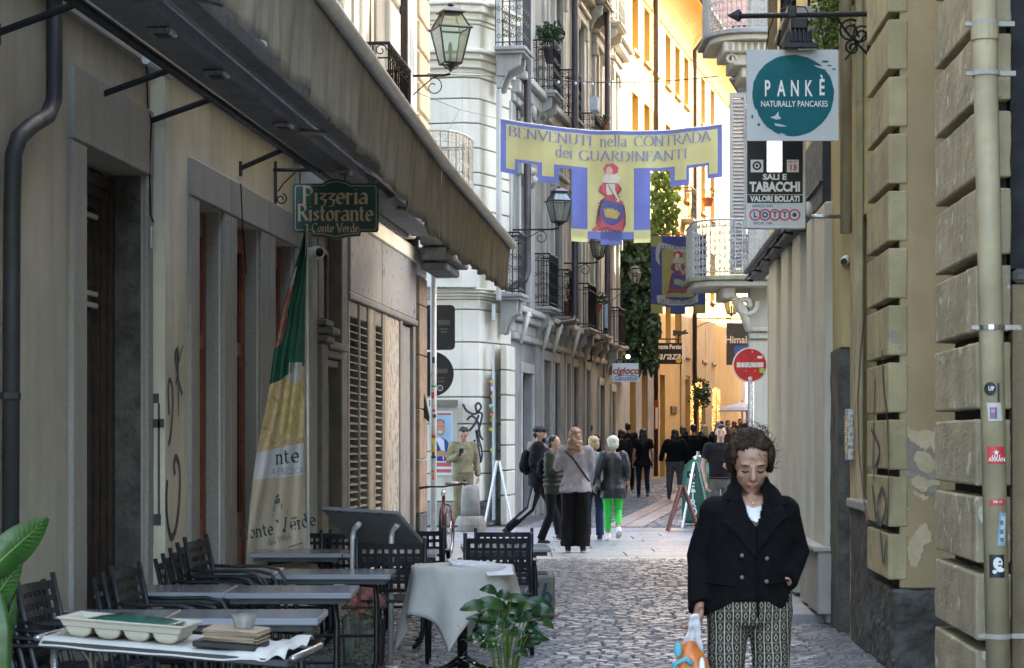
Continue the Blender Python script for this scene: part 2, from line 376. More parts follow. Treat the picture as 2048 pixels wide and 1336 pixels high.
mb.build('cobblestones', M['cobble'], street, kind='stuff', nrm=False)
# large stone slabs of the crossing
rnd = random.Random(5)
y = 28.6; k = 0
while y < 39.0:
    l = rnd.uniform(.75, 1.25); x = -14+rnd.random(); l = min(l, 39.1-y)
    while x < 14:
        ww = rnd.uniform(1.0, 1.9)
        vis_ = -2.2 < x+ww/2 < 4.6
        b = MB(); hh = rnd.uniform(-.004, .004); q = .008
        b.hexa([V((x+q,y+q,-.05)),V((x+ww-q,y+q,-.05)),V((x+ww-q,y+l-q,-.05)),V((x+q,y+l-q,-.05)),
                V((x+q,y+q,hh-.001)),V((x+ww-q,y+q,hh)),V((x+ww-q,y+l-q,hh+.002)),V((x+q,y+l-q,hh))])
        b.build('slab', M['slab'], street, bev=.006)
        x += ww
    y += l
y = 39.2
while y < 66:
    l = rnd.uniform(1.0, 1.7)
    for sx in (-1, 1):
        cx = 1.95+.155*(y+l/2-39)+sx*.19
        o0 = 1.95+.155*(y-39)+sx*.18-.17; o1 = o0+.155*l; z0, z1 = gz(y), gz(y+l)
        b = MB(); b.hexa([V((o0,y+.01,z0-.05)),V((o0+.34,y+.01,z0-.05)),V((o1+.34,y+l-.01,z1-.05)),V((o1,y+l-.01,z1-.05)),
                V((o0,y+.01,z0)),V((o0+.34,y+.01,z0)),V((o1+.34,y+l-.01,z1)),V((o1,y+l-.01,z1))])
        b.build('slab', M['slab_p'] if (rnd.random() < .8) else M['slab'], street)
    y += l
# raised stone kerb / pavement along the right shopfront
mb = MB(); mb.box(FR, 19.2, 28.4, 0, .42, -.05, .06)
struct(mb, 'kerb', M['kerb'], bev=.01)
mb = MB(); mb.box(FL, 4, 31, 0, .3, -.05, .06); struct(mb, 'kerb', M['kerb'], bev=.01)
# ================================================================ generic builders
def balcony(label, F, s0, s1, d1, zf, h=1.0, m='iron', slab='pale2', step=.12, cons=True, group='wrought iron balconies', d0=0, orn=True, th=.12, cur=0):
    c = F((s0+s1)/2, 0, zf); t = thing('balcony', label, 'balcony', c, group)
    mb = MB(); mb.box(F, s0-.06, s1+.06, d0-.02, d1+.06, zf-th*.55, zf); mb.box(F, s0-.02, s1+.02, d0-.02, d1+.02, zf-th, zf-th*.55); mb.build('slab', M[slab], t, bev=.012)
    if cons:
        for s in (s0+.15, s1-.15):
            mb = MB(); n = 7; pts = []
            prof = [(0, -.62), (.08, -.6), (.13, -.45), (.2, -.32), (.36, -.24), (d1*.85, -.2), (d1*.9, 0), (0, 0)]
            a = [F(s-.07, d0+min(p[0], d1*.92), zf-th+p[1]) for p in prof]; mb.prism(a, F(s+.07, 0, 0)-F(s-.07, 0, 0)); mb.build('console', M[slab], t, bev=.01)
    im = M[m]; zt = zf+h; path = []
    pl = [(s0, d0), (s0, d1), (s1, d1), (s1, d0)]
    if cur: pl = [(s0, d0)]+[((s0+s1)/2-(s1-s0)/2*math.cos(PI*i/10), d0+(d1-d0)*(.55+.45*math.sin(PI*i/10))) for i in range(11)]+[(s1, d0)]
    mb = MB(); mb.tube([F(a, b, zt) for a, b in pl], .018, 6); mb.build('top_rail', im, t)
    mb = MB(); mb.tube([F(a, b, zf+.08) for a, b in pl], .01, 4); mb.tube([F(a, b, zt-.14) for a, b in pl], .008, 4); mb.build('rail', im, t)
    mb = MB()
    for (a0, b0), (a1, b1) in zip(pl, pl[1:]):
        L = math.hypot(a1-a0, b1-b0); n = max(1, round(L/step)); u = (F(a1, b1, 0)-F(a0, b0, 0)).normalized(); up = V((0, 0, 1))
        for i in range(n+1):
            q = i/n; a, b = a0+(a1-a0)*q, b0+(b1-b0)*q
            mb.tube([F(a, b, zf), F(a, b, zt)], .009, 4)
            if orn and i < n:
                qm = (i+.5)/n; c0 = F(a0+(a1-a0)*qm, b0+(b1-b0)*qm, 0); r = L/n*.42
                for zc in (zt-.07, zf+.2, zf+h*.62, zf+h*.42):
                    mb.tube([p+V((0, 0, zc)) for p in scroll(c0, u, up, r, 1.2, 9, 0, 1 if i % 2 else -1)], .007, 3)
    mb.build('railing', im, t, nrm=False)
    return t
def lantern(t, c, w, h, m='iron', glassm='glass'):
    """tapered four-sided street lantern hanging round point c (its foot)"""
    c = V(c); wt = w/2; wb = w*.28; z1 = h*.58; z2 = h*.84; wu = w*.26; Rz = Matrix.Rotation(R(20), 3, 'Z')
    def cr(r, z): return [c+Rz @ V((a*r, b*r, z)) for a, b in ((-1,-1),(1,-1),(1,1),(-1,1))]
    A, B, Cc = cr(wb, 0), cr(wt, z1), cr(wu, z2)
    mb = MB(); r = w*.028
    for i in range(4):
        mb.tube([A[i], B[i]], r, 4); mb.tube([B[i], Cc[i]], r, 4)
        for q in (A, B, Cc): mb.tube([q[i], q[(i+1) % 4]], r*1.3, 4)
        mb.ell(B[i]+(B[i]-c-V((0,0,z1)))*.06, r*1.6, r*1.6, r*1.6, 6, 4)
    mb.build('frame', M[m], t)
    for i in range(4):
        j = (i+1) % 4; s = .985
        MB().prism([A[i], A[j], B[j], B[i]], ((c+V((0,0,h*.3)))-(A[i]+B[j])/2).normalized()*.004).build('pane', M[glassm], t)
        MB().prism([B[i], B[j], Cc[j], Cc[i]], ((c+V((0,0,h*.7)))-(B[i]+Cc[j])/2).normalized()*.004).build('pane', M[glassm], t)
    mb = MB(); q = w*.3
    mb.loft([[c+Rz @ V((a*x, b*x, z)) for a, b in ((-1,-1),(1,-1),(1,1),(-1,1))] for x, z in ((q*1.25, z2), (q*1.2, z2+h*.02), (q*.7, z2+h*.08), (q*.25, z2+h*.12))])
    mb.lathe(c+V((0, 0, z2+h*.1)), [(q*.2, 0), (q*.2, .02), (q*.36, h*.035), (q*.3, h*.06), (.003, h*.08)], 8); mb.build('cap', M[m], t, smooth=False)
    mb = MB(); mb.lathe(c, [(wb*.35, 0), (wb*.8, -.01), (wb*.5, -h*.04), (wb*.22, -h*.07), (wb*.2, -h*.12), (.003, -h*.14)], 8)
    for a in range(4): mb.tube([c+V((math.cos(a*PI/2+.7)*wb*x, math.sin(a*PI/2+.7)*wb*x, z)) for x, z in ((1.1, 0), (1.0, -h*.05), (.3, -h*.09))], r*.8, 4)
    mb.build('foot', M[m], t)
    mb = MB(); mb.tube([c+V((0, 0, .02)), c+V((0, 0, h*.12))], w*.06, 8); mb.ell(c+V((0, 0, h*.24)), w*.08, w*.08, h*.13, 8, 7); mb.build('bulb', flat('bulb_glass', (.35, .38, .33), .2), t, smooth=True)
def arm_lamp(label, F, s, z, d, w, h, m='iron', cat='street lamp', off=0):
    t = thing('street_lamp', label, cat, F(s, 0, z), 'wall lanterns on brackets'); im = M[m]
    MB().tube([F(s, 0, z), F(s, d*.85, z), F(s, d, z+.02)], .018, 6).build('arm', im, t)
    mb = MB(); u = (F(s, 1, 0)-F(s, 0, 0)).normalized(); up = V((0, 0, 1))
    mb.tube([F(s, 0, z-.35), F(s, d*.3, z-.18), F(s, d*.6, z-.03), F(s, d*.72, z-.01)], .008, 4)
    mb.tube(scroll(F(s, d*.62, z-.15), u, up, .13, 1.1, 14, 1.5, -1), .008, 4)
    mb.box(F, s-.03, s+.03, 0, .02, z-.4, z+.08); mb.build('brace', im, t)
    lantern(t, F(s, d, z+.06+h*.12), w, h, m); return t
def pipe(label, pts, r, m, F=None, clips=(), cat='drainpipe', group='drainpipes down the facades'):
    t = thing('drainpipe', label, cat, V(pts[-1]), group); MB().tube(pts, r, 10).build('pipe', M[m], t, smooth=True)
    for c in clips:
        a, b = V(pts[0]), V(pts[-1]); MB().lathe((c[0], c[1], c[2]), [(r*1.18, 0), (r*1.22, .005), (r*1.22, .035), (r*1.18, .04)], 10).build('clamp', M[m], t)
    return t
def window(F, s0, s1, z0, z1, d, t, m='wood_dk', fw=.07, bars=1, tr=None, glass='glass_dk'):
    mb = MB(); mb.box(F, s0, s0+fw, d-.05, d, z0, z1); mb.box(F, s1-fw, s1, d-.05, d, z0, z1)
    mb.box(F, s0+fw, s1-fw, d-.05, d, z1-fw, z1); mb.box(F, s0+fw, s1-fw, d-.05, d, z0, z0+fw)
    for i in range(bars):
        c = s0+(s1-s0)*(i+1)/(bars+1); mb.box(F, c-.025, c+.025, d-.045, d-.004, z0+fw, z1-fw)
    if tr: mb.box(F, s0+fw, s1-fw, d-.048, d-.002, tr, tr+.06)
    o = mb.build('window', M[m], t); MB().box(F, s0+fw, s1-fw, d-.035, d-.025, z0+fw, z1-fw).build('pane', M[glass], o); return o

# ================================================================ restaurant building, left
t = LB = thing('restaurant_building', 'cream stuccoed restaurant building on the left with granite door surrounds under the awning', 'building', (-2.5, 16, 0))
D1 = [(16.86, 17.77), (18.26, 19.33), (19.97, 21.0)]
wall(FL, 15.86, 22.0, 0, 4.25, [(a, b, .1, 3.42) for a, b in D1], .4).build('wall', M['stucco_l'], t)
wall(FL, 4.0, 15.86, 0, 4.25, [(14.1, 15.68, .1, 3.47)], .4, d=-.11).build('wall', M['stucco_shaded'], t)
wall(FL, 4.0, 31.3, 4.25, 17, [(s, s+1.1, 5.0, 7.6) for s in (9, 13, 17, 21.5)]+[(s, s+1.1, 9, 11.4) for s in (9, 13, 17, 21.5, 26)], .4, d=-.06).build('wall', M['pale'], t)
MB().box(FL, 4, 29.4, -.02, .14, 4.25, 4.40).build('string_course', M['cream'], t, bev=.02)
MB().box(FL, 4, 31.3, -8, -.45, 0, 17).build('interior', flat('interior_dark', (.02,.018,.015), .9), t)
MB().box(FL, 4, 31.6, -8.2, .5, 17, 17.4).build('roof', M['pale2'], t)
# granite surrounds
def gran(F, ops, z1, ztop, d, jw=.28, name='granite_jamb', m='granite'):
    for a, b in ops:
        for c0, c1 in ((a-jw, a), (b, b+jw)):
            MB().box(F, c0, c1, d-.02, d+.055, 0, z1).build(name, M[m], t, bev=.012)
    return
for i, (a, b) in enumerate(D1):
    jl = .28 if i == 0 else (D1[i][0]-D1[i-1][1])/2-.01; jr = (D1[i+1][0]-b)/2-.01 if i < 2 else .3
    MB().box(FL, a-jl, a, -.02, .03, 0, 3.42).build('granite_jamb', M['granite'], t, bev=.012)
    MB().box(FL, b, b+jr, -.02, .03, 0, 3.42).build('granite_jamb', M['granite'], t, bev=.012)
    MB().box(FL, a-jl, b+jr, -.02, .035, 3.422, 3.72).build('granite_lintel', M['granite'], t, bev=.012)
    for q in (a, b):   # granite reveals
        MB().box(FL, q-.004 if q == b else q-.002, q+.002 if q == b else q+.004, -.3, -.021, .1, 3.42).build('reveal', M['granite'], t)
    # two-leaf red wooden door with glass
    dt = MB(); dt.box(FL, a+.01, a+.14, -.2, -.12, .1, 3.4); dt.box(FL, b-.14, b-.01, -.2, -.12, .1, 3.4); dt.box(FL, a+.14, b-.14, -.2, -.12, 3.2, 3.4); dt.box(FL, a+.14, b-.14, -.2, -.12, 2.3, 2.42)
    dt.box(FL, a+.14, b-.14, -.2, -.12, .1, .95); dt.box(FL, (a+b)/2-.06, (a+b)/2+.06, -.2, -.115, .95, 3.2)
    dd = dt.build('door', M['wood_red'], t, bev=.01)
    MB().box(FL, a+.14, b-.14, -.17, -.15, .95, 3.2).build('pane', M['glass_dk'], dd)
MB().box(FL, 21.72, 22.05, -.02, .06, 0, 3.9).build('granite_jamb', M['granite'], t, bev=.012)
# recessed bay door
Fd = -.11
MB().box(FL, 13.77, 14.1, Fd-.02, Fd+.03, 0, 3.47).build('granite_jamb', M['granite'], t, bev=.012)
MB().box(FL, 15.68, 15.84, Fd-.02, Fd+.03, 0, 3.47).build('granite_jamb', M['granite'], t, bev=.012)
MB().box(FL, 13.77, 15.84, Fd-.02, Fd+.035, 3.472, 3.95).build('granite_lintel', M['granite'], t, bev=.012)
MB().box(FL, 15.672, 15.676, Fd-.26, Fd-.021, 0, 3.468).build('reveal', M['granite_dk'], t)
mb = MB()
for i, (q, dd) in enumerate(((.02, -.2), (.09, -.23), (.17, -.26), (.26, -.29))):
    w0, w1 = 14.1+q, 15.67-q
    mb.box(FL, w0, w0+.08, Fd+dd-.05, Fd+dd, .1, 3.45-q); mb.box(FL, w1-.08, w1, Fd+dd-.05, Fd+dd, .1, 3.45-q); mb.box(FL, w0+.08, w1-.08, Fd+dd-.05, Fd+dd, 3.36-q, 3.45-q)
mb.box(FL, 14.44, 15.33, Fd-.35, Fd-.27, .1, .85); mb.box(FL, 14.44, 15.33, Fd-.35, Fd-.27, 2.52, 2.68)
dr = mb.build('door', M['wood_dk'], t, bev=.008)
MB().box(FL, 14.44, 15.33, Fd-.33, Fd-.31, .85, 2.52).build('pane', M['glass_dk'], dr)
MB().box(FL, 14.44, 15.33, Fd-.33, Fd-.31, 2.68, 3.1).build('pane', M['glass_dk'], dr)
for z in (2.5, 2.58, 3.12): MB().box(FL, 14.42, 15.35, Fd-.27, Fd-.24, z, z+.035).build('transom_rail', M['alu'], dr, bev=.006)
mb = MB(); lace = random.Random(2)
for i in range(26):
    z = .9+i*.062
    for j in range(5): mb.ell(FL(14.5+j*.045+.02*(i % 2), Fd-.36, z), .018, .006, .026, 6, 4)
mb.build('lace_curtain', flat('lace', (.22,.22,.2), .9), dr)
# wooden portal with mouldings
mb = MB(); s0, s1 = 22.05, 24.25
mb.box(FL, s0, s1, -.3, -.14, 0, 4.2); mb.build('portal_back', mat('portal_paint', (.17,.155,.125), .7, .3, 5, streak=.4, bump=.15), t)
pm = MATS['portal_paint']
def block(F, *a, name='moulding', m=pm, bev=.012): return MB().box(F, *a).build(name, m, t, bev=bev)
block(FL, 22.06, 22.45, -.14, .10, 0, 2.55); block(FL, 23.85, 24.24, -.14, .02, 0, 4.2)
for z, e in ((2.56, .06), (2.64, .12), (2.72, .05)): block(FL, 22.02, 22.5, -.14, .1+e, z, z+.07)
block(FL, 22.1, 22.42, -.14, .06, 2.8, 3.75)
for z, e in ((2.35, .0), (2.44, .06), (2.52, .12)): block(FL, 22.6, 23.84, -.139, -.02+e, z, z+.08)
for a, b, c, e in ((22.7, 23.1, .5, 2.2), (23.25, 23.7, .5, 2.2), (22.7, 23.1, 2.75, 3.6), (23.25, 23.7, 2.75, 3.6)):
    for x0, x1, y0, y1 in ((a, a+.05, c, e), (b-.05, b, c, e), (a+.05, b-.05, c, c+.05), (a+.05, b-.05, e-.05, e)): block(FL, x0, x1, -.14, -.1, y0, y1)
# shuttered shop front: polished fascia, louvres, metal panels
sf = mat('shop_wood', (.33,.28,.2), .55, .3, 4, streak=.5, bump=.1, bz=.1); sg = mat('shop_grey', (.22,.21,.19), .45, .25, 3, bump=.05)
block(FL, 24.25, 31.0, -.4, -.16, 0, 4.25, name='wall', m=M['stucco_shaded'], bev=0)
for a, b in ((24.4, 26.9), (26.93, 30.3)):
    block(FL, a, b, -.155, .03, 3.22, 4.0, name='fascia_panel', m=mat('fascia_polished', (.30,.305,.30), .35, .15, 1.2, bump=0, spec=.2))
block(FL, 24.3, 30.45, -.155, .05, 4.0, 4.2, name='fascia_trim', m=M['stucco_l']); block(FL, 24.3, 30.4, -.155, .045, 3.14, 3.215, name='fascia_trim', m=sg)
for a, b, m_ in ((24.3, 24.42, sg), (25.12, 25.2, sg), (25.82, 25.92, sg), (25.93, 26.28, sf), (26.3, 26.42, sg), (27.05, 27.15, sg), (27.18, 27.45, sf), (28.72, 28.95, sg), (30.1, 30.3, sg)):
    block(FL, a, b, -.155, .02, 0, 3.13, name='post', m=m_)
block(FL, 27.46, 28.7, -.155, .0, .0, 3.13, name='metal_panel', m=mat('panel_shiny', (.50,.47,.41), .3, .05, 1.5, streak=.12, bump=.0, metal=.25))
block(FL, 28.96, 30.08, -.155, -.03, .0, 3.1, name='metal_panel', m=mat('panel_dull', (.30,.28,.25), .45, .3, 5, streak=.5, bump=.05, bz=.2))
for (a, b) in ((24.43, 25.11), (25.21, 25.81), (26.43, 27.04)):
    for z0, z1 in ((.1, .75), (2.95, 3.13)): block(FL, a, b, -.155, .0, z0, z1, name='rail', m=sg)
    o = None
    for i in range(25):
        z = .8+i*.086
        if o is None:
            mb = MB(); mb.hexa([FL(a+.005,-.08,z+.028),FL(b-.005,-.08,z+.028),FL(b-.005,.005,z),FL(a+.005,.005,z),FL(a+.005,-.08,z+.038),FL(b-.005,-.08,z+.038),FL(b-.005,.005,z+.014),FL(a+.005,.005,z+.014)])
            o = mb.build('slat', mat('slat_paint', (.21,.195,.17), .6, .25, 6, bump=.1), t)
        else: clone(o, (0, 0, i*.086), t)
    block(FL, a, b, -.158, -.15, .75, 2.95, name='shutter_back', m=M['dkgrey'], bev=0)
# stone pier at the corner, with joints
z = 0
for h in (.55, .75, .7, .75, .7, .4):
    block(FL, 30.46, 31.3, -.4, .06, z, z+h-.012, name='pier_stone', m=(M['granite_dk'] if z == 0 else mat('pier_brown', (.30,.21,.14), .85, .3, 5, streak=.3, bump=.2))); z += h
block(FL, 30.46, 31.3, -.4, .05, z, 4.25, name='wall', m=M['cream'])
# upper floors trim above the awning
def strip(p0, p1, d, z0=4.4, z1=16.9, m='cream', name='pilaster'):
    MB().box(FL, FL.sp(p0, d), FL.sp(p1, d), -.06, d, z0, z1).build(name, M[m], t, bev=.012)
strip(683, 702, .05); strip(708, 722, .02, m='pale2'); strip(726, 748, .06); strip(753, 770, .02, m='pale2')
strip(818, 821.5, .10, m='white'); strip(823, 826.5, .12, m='white'); strip(828, 834, .10, m='white')  # thin corner mouldings, their sunlit glint put into white paint
a0, a1 = FL.sp(772, .03), FL.sp(796, .03)
z = 4.45
while z < 9:
    MB().box(FL, a0, a1, -.06, .09, z, z+1.25).build('pilaster_block', M['cream'], t, bev=.02); z += 1.33
z = 4.4; q0, q1 = FL.sp(838, .08), 31.3
while z < 12:
    MB().box(FL, q0, q1, -.06, .10, z, z+.375).build('quoin', mat('quoin', (.66,.52,.32), .9, .2, 3, streak=.3, bump=.15), t, bev=.015)
    MB().box(FL, q0+.02, q1-.02, -.06, .06, z+.375, z+.425).build('quoin_joint', M['cream'], t); z += .425
window(FL, 21.5, 22.6, 5, 7.6, -.2, t, 'wood_dk'); window(FL, 17, 18.1, 5, 7.6, -.2, t, 'wood_dk')
a, b = FL.sp(674, -.06), FL.sp(682.5, -.06)
MB().box(FL, a, b, -.055, .03, 5.0, 7.6).build('shutter', M['pipe_br'], t)
# downpipe and lamp on the upper wall
s = FL.sp(807, .12)
pipe('dark brown drainpipe between the balcony and the lemon quoins above the awning', [FL(s, .12, 16.5), FL(s, .12, 4.45)], .055, 'pipe_br')
s = FL.sp(740.5, .1); MB_ = MB().tube([FL(s, .1, 12), FL(s, .1, 5.5)], .012, 6); solo(MB_, 'cable', M['pipe_br'], 'thin dark cable running down the pale pilaster above the first balcony', 'cable')
balcony('dark iron balcony just above the awning roller, next to the drainpipe', FL, 21.0, 22.6, .92, FL.zp(785, 96, .92)-1.0, 1.0, step=.15)
balcony('sunlit-pale scrollwork balcony rounding the corner of the restaurant building', FL, 29.9, 31.9, .74, 4.72, 1.05, m='iron_w', step=.11, cons=False, slab='pale2', cur=1)  # sunlight on the balusters is put into the pale iron colour
mb = MB(); bt = thing('balcony_console', 'dark stepped stone console under the corner balcony, above the brown pier', 'console', FL(30.5, 0, 3.9))
for z0, z1, d, a, b in ((4.42, 4.6, .78, 29.6, 31.9), (4.2, 4.4, .7, 29.7, 31.7), (4.0, 4.19, .62, 29.8, 31.6), (3.88, 3.99, .5, 29.9, 31.5)):
    MB().box(FL, a, b, .15, d, z0, z1).build('moulding', M['granite_dk'], bt, bev=.02)
# old street lamp on the corner pilaster
arm_lamp('large black lantern on a scrolled arm beside the lemon quoins', FL, 29.4, EYE+(HY-152)/FP*29.4, .60, .42, .80)
for o in list(C.objects): pass
# drainpipe left, dark, with a swan-neck
pts = [(px, py) for px, py in ((109, -300), (109, 150), (108, 200), (95, 232), (62, 252), (38, 275), (27, 310), (24, 420), (20, 1300))]
q = []
for px, py in pts:
    s = FL.sp(px, -.02); q.append(FL(s, -.02, EYE+(HY-py)/FP*s))
pipe('dark drainpipe with a swan-neck bend at the left edge under the awning', q, .05, 'dkgrey', clips=[q[-1]+V((0,0,1.4))])
# ================================================================ awning
t = thing('awning', 'long weathered beige awning with hanging valance over the restaurant tables', 'awning', FL(16, .5, 3.9))
def zt(s):
    for (a, za), (b, zb) in zip(((5, 4.1), (11.8, 3.94), (17.7, 3.77)), ((11.8, 3.94), (17.7, 3.77), (24.4, 3.72))):
        if a <= s <= b: return za+(zb-za)*(s-a)/(b-a)
def zb(s):
    L = ((5, 3.5), (10, 3.45), (12, 3.386), (14.1, 3.34), (15.7, 3.23), (18.6, 3.15), (23.1, 3.19), (24.4, 3.2))
    for (a, za), (b, zc) in zip(L, L[1:]):
        if a <= s <= b: return za+(zc-za)*(s-a)/(b-a)
for a, b in ((5, 17.66), (17.72, 24.4)):
    n = int((b-a)/.045); mb = MB(); rows = 9; g = []
    for i in range(n+1):
        s = a+(b-a)*i/n; top, bot = zt(s)-.03, zb(s)+.012*math.sin(s*5)+.006*math.sin(s*17); col_ = []
        for j in range(rows):
            q = j/(rows-1); z = top+(bot-top)*q
            d = 1.8+.028*q*(.6*math.sin(s*7.3+1.3*math.sin(s*2.1))+.4*math.sin(s*17+2*math.sin(s*3))+.5*noise.noise(V((s*3, z*2, 0))))-.03*q
            col_.append(FL(s, d, z))
        g.append(col_)
    mb.add([p for c in g for p in c], [(i*rows+j, (i+1)*rows+j, (i+1)*rows+j+1, i*rows+j+1) for i in range(n) for j in range(rows-1)])
    v = mb.build('valance', M['cloth_aw'], t, smooth=True, nrm=False); sm = v.modifiers.new('s', 'SOLIDIFY'); sm.thickness = .004
    mb = MB(); mb.tube([FL(a+(b-a)*i/10, 1.83, zt(a+(b-a)*i/10)) for i in range(11)], .048, 12); mb.build('front_bar', M['alu'], t, smooth=True)
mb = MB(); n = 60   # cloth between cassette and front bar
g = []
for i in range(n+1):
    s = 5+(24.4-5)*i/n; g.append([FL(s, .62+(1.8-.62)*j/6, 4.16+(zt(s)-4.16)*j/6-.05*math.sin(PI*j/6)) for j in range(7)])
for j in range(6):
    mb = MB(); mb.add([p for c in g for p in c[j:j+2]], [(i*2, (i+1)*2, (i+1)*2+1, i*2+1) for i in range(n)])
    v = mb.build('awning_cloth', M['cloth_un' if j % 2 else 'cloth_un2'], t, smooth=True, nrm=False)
MB().box(FL, 5, 26.5, .42, .72, 4.02, 4.2).build('cassette', M['aw_beam'], t, bev=.03)
MB().box(FL, 5, 24.4, 1.08, 1.2, 3.86, 3.97).build('rafter', M['aw_beam'], t, bev=.01)
MB().box(FL, 5, 24.4, .9, .96, 3.98, 4.08).build('rafter', M['aw_metal'], t, bev=.01)
MB().tube([FL(5, .38, 4.0), FL(26.5, .38, 4.04)], .035, 8).build('square_bar', M['dkgrey'], t, smooth=True)
for s in (8.5, 13.1, 14.6, 17, 20.0, 21.2):
    o = MB().box(FL, s-.1, s+.1, .58, .72, 3.985, 4.018).build('spotlight', M['aw_metal'], t, bev=.008)
    MB().box(FL, s-.06, s+.06, .61, .69, 3.978, 3.986).build('lens', M['dkgrey'], o)
for s in (8, 10.4, 12.3, 14.5, 15.75, 18.5, 21.2, 24):
    MB().tube([FL(s, -.1 if s < 15.8 else 0, 3.86), FL(s-.05, .4, 4.02)], .022, 8).build('bracket_arm', M['iron'], t)
    MB().box(FL, s-.03, s+.03, -.12, -.08 if s < 15.8 else .02, 3.8, 3.92).build('bracket_plate', M['iron'], t)
for s in (12.5, 17.7, 23.5):  # folding arms under the cloth
    MB().tube([FL(s, .6, 4.06), FL(s-1.0, 1.15, 3.9), FL(s, 1.78, zt(s)-.02)], .025, 6).build('folding_arm', M['aw_metal'], t)
mb = MB(); p0 = P(292, 118, 14.9); p1 = P(342, 152, 15.3)
mb.tube([p0, p0*.5+p1*.5, p1], [.035, .04, .03], 10); solo(mb, 'light_fitting', flat('clear_plastic', (.5,.5,.48), .15, spec=.8), 'small clear plastic light fitting clipped below the awning cassette', 'lamp')
# cables on the wall corner
mb = MB(); mb.tube([P(293, 130, 15.7), P(296, 220, 15.7), P(303, 240, 15.72), P(299, 330, 15.72), P(301, 430, 15.72), P(307, 445, 15.75)], .006, 5)
solo(mb, 'cable', M['black'], 'black cable dangling down the pale wall corner left of the first granite surround', 'cable')
mb = MB(); mb.tube([P(303, 452, 15.7), P(303, 495, 15.7)], .012, 6); solo(mb, 'thermometer', M['alu'], 'small white plastic strip fixed on the wall corner below the black cable', 'fitting')
mb = MB(); a = FL.sp(465); mb.tube([FL(a, .07, 3.7), FL(a+.06, .07, 3.4), FL(a+.2, .075, 3.0), FL(a+.22, .07, 2.97)], .005, 5)
solo(mb, 'cable', M['black'], 'thin black cable hanging across the granite between the first two red doors', 'cable')
# graffiti on the corner wall
mb = MB()
def ink(F, pts, r=.018, d=.004):
    P_ = [F(F.sp(x, d), d, F.zp(x, y, d)) for x, y in sp_(pts)]
    L = []
    for i, p in enumerate(P_):
        a = P_[max(0, i-1)]; b = P_[min(len(P_)-1, i+1)]; u = (b-a).normalized(); n = u.cross(V((F.nx, F.ny, 0))).normalized(); L += [p+n*r, p-n*r]
    mb.add(L, [(2*i, 2*i+1, 2*i+3, 2*i+2) for i in range(len(P_)-1)])
ink(FL, [(335,960),(333,990),(334,1030),(338,1060),(344,1075),(352,1055),(358,1010),(360,960),(358,930),(352,915),(348,930),(350,950)], .03)
ink(FL, [(337,890),(343,860),(346,800),(344,770),(339,760),(337,780),(338,830)], .02, .006)
ink(FL, [(352,770),(356,740),(354,700),(351,715),(357,760),(365,790)], .02, .008); ink(FL, [(357,690),(357,830)], .012, .010); ink(FL, [(366,690),(356,730)], .012, .012)
solo(mb, 'graffiti', INK, 'black sprayed curls on the cream wall left of the first granite door surround', 'graffiti', nrm=False)
mb = MB(); Y0 = 15.85
for a, b, c, d in ((303, 318, 787, 806), (306, 328, 838, 855), (308, 322, 1028, 1050)): mb.box(W_, GX(a, Y0), GX(b, Y0), Y0-.006, Y0-.001, P(0, d, Y0).z, P(0, c, Y0).z)
mb.box(W_, GX(304, Y0), GX(307, Y0), Y0-.006, Y0-.001, P(0, 1090, Y0).z, P(0, 806, Y0).z)
mb.box(W_, GX(316, Y0), GX(320, Y0), Y0-.006, Y0-.001, P(0, 1028, Y0).z, P(0, 806, Y0).z-.001)
solo(mb, 'graffiti', INK, 'black sprayed bars on the narrow wall corner beside the dark door', 'graffiti')
# ---- hanging sign: Pizzeria Ristorante Conte Verde
Y = 20.0; t = thing('hanging_sign', 'dark green hanging sign with gold blackletter above the feather flag', 'sign', P(670, 478, Y))
sy = lambda px, py, dy=0: P(px, py, Y)+V((0, dy, 0))
out = [(586,372),(588,367),(645,367),(652,362),(672,357),(694,362),(702,367),(754,367),(757,372),(757,460),(754,464),(722,464),(720,472),(700,473),(672,479),(645,473),(624,472),(622,464),(588,464),(586,460)]
MB().prism([sy(x, y) for x, y in out], (0, .035, 0)).build('sign_board', mat('sign_green', (.008,.085,.07), .45, .2, 4, bump=.05), t)
gold = flat('gold_paint', (.72,.58,.36), .5)
cx_, cy_ = 671.5, 418
mb = MB(); n = len(out); inn = [(cx_+(x-cx_)*.955, cy_+(y-cy_)*.92) for x, y in out]; in2 = [(cx_+(x-cx_)*.938, cy_+(y-cy_)*.895) for x, y in out]
mb.add([sy(x, y, -.003) for x, y in inn]+[sy(x, y, -.003) for x, y in in2], [(i, (i+1) % n, n+(i+1) % n, n+i) for i in range(n)]); mb.build('gold_border', gold, t, nrm=False)
def lay(px, py, Y, dy=.003): return lambda x, y, k=0: P(px, py, Y)+V((x, -dy-k*.00015, y))
for body, py, sz in (('Pizzeria', 407, .15), ('Ristorante', 441, .145), ('Conte Verde', 464, .078)):
    strokes(body, sz, lay(671, py, Y), gold, t, nib=(.078, .05), thin=.024, serif=True, track=.03, sx={'Pizzeria': 1.1, 'Ristorante': .98}.get(body, .92))
mb = MB(); a = V((FL(20, 0, 0).x, Y, 0)); zz = P(0, 340, Y).z; mb.tube([V((a.x, Y, zz)), P(700, 340, Y)], .018, 6)
mb.tube([V((a.x+.02, Y, zz+.08)), V((a.x+.02, Y, P(0, 408, Y).z))], .014, 6)
mb.tube(scroll(P(562, 398, Y), V((1,0,0)), V((0,0,1)), .055, 1.3, 16, 1.2, -1), .006, 4); mb.tube([P(556, 383, Y), P(566, 368, Y), P(590, 345, Y)], .006, 4)
mb.tube([P(600, 340, Y), P(600, 367, Y)], .006, 4); mb.tube([P(690, 340, Y), P(690, 362, Y)], .006, 4); mb.build('bracket', M['iron'], t)
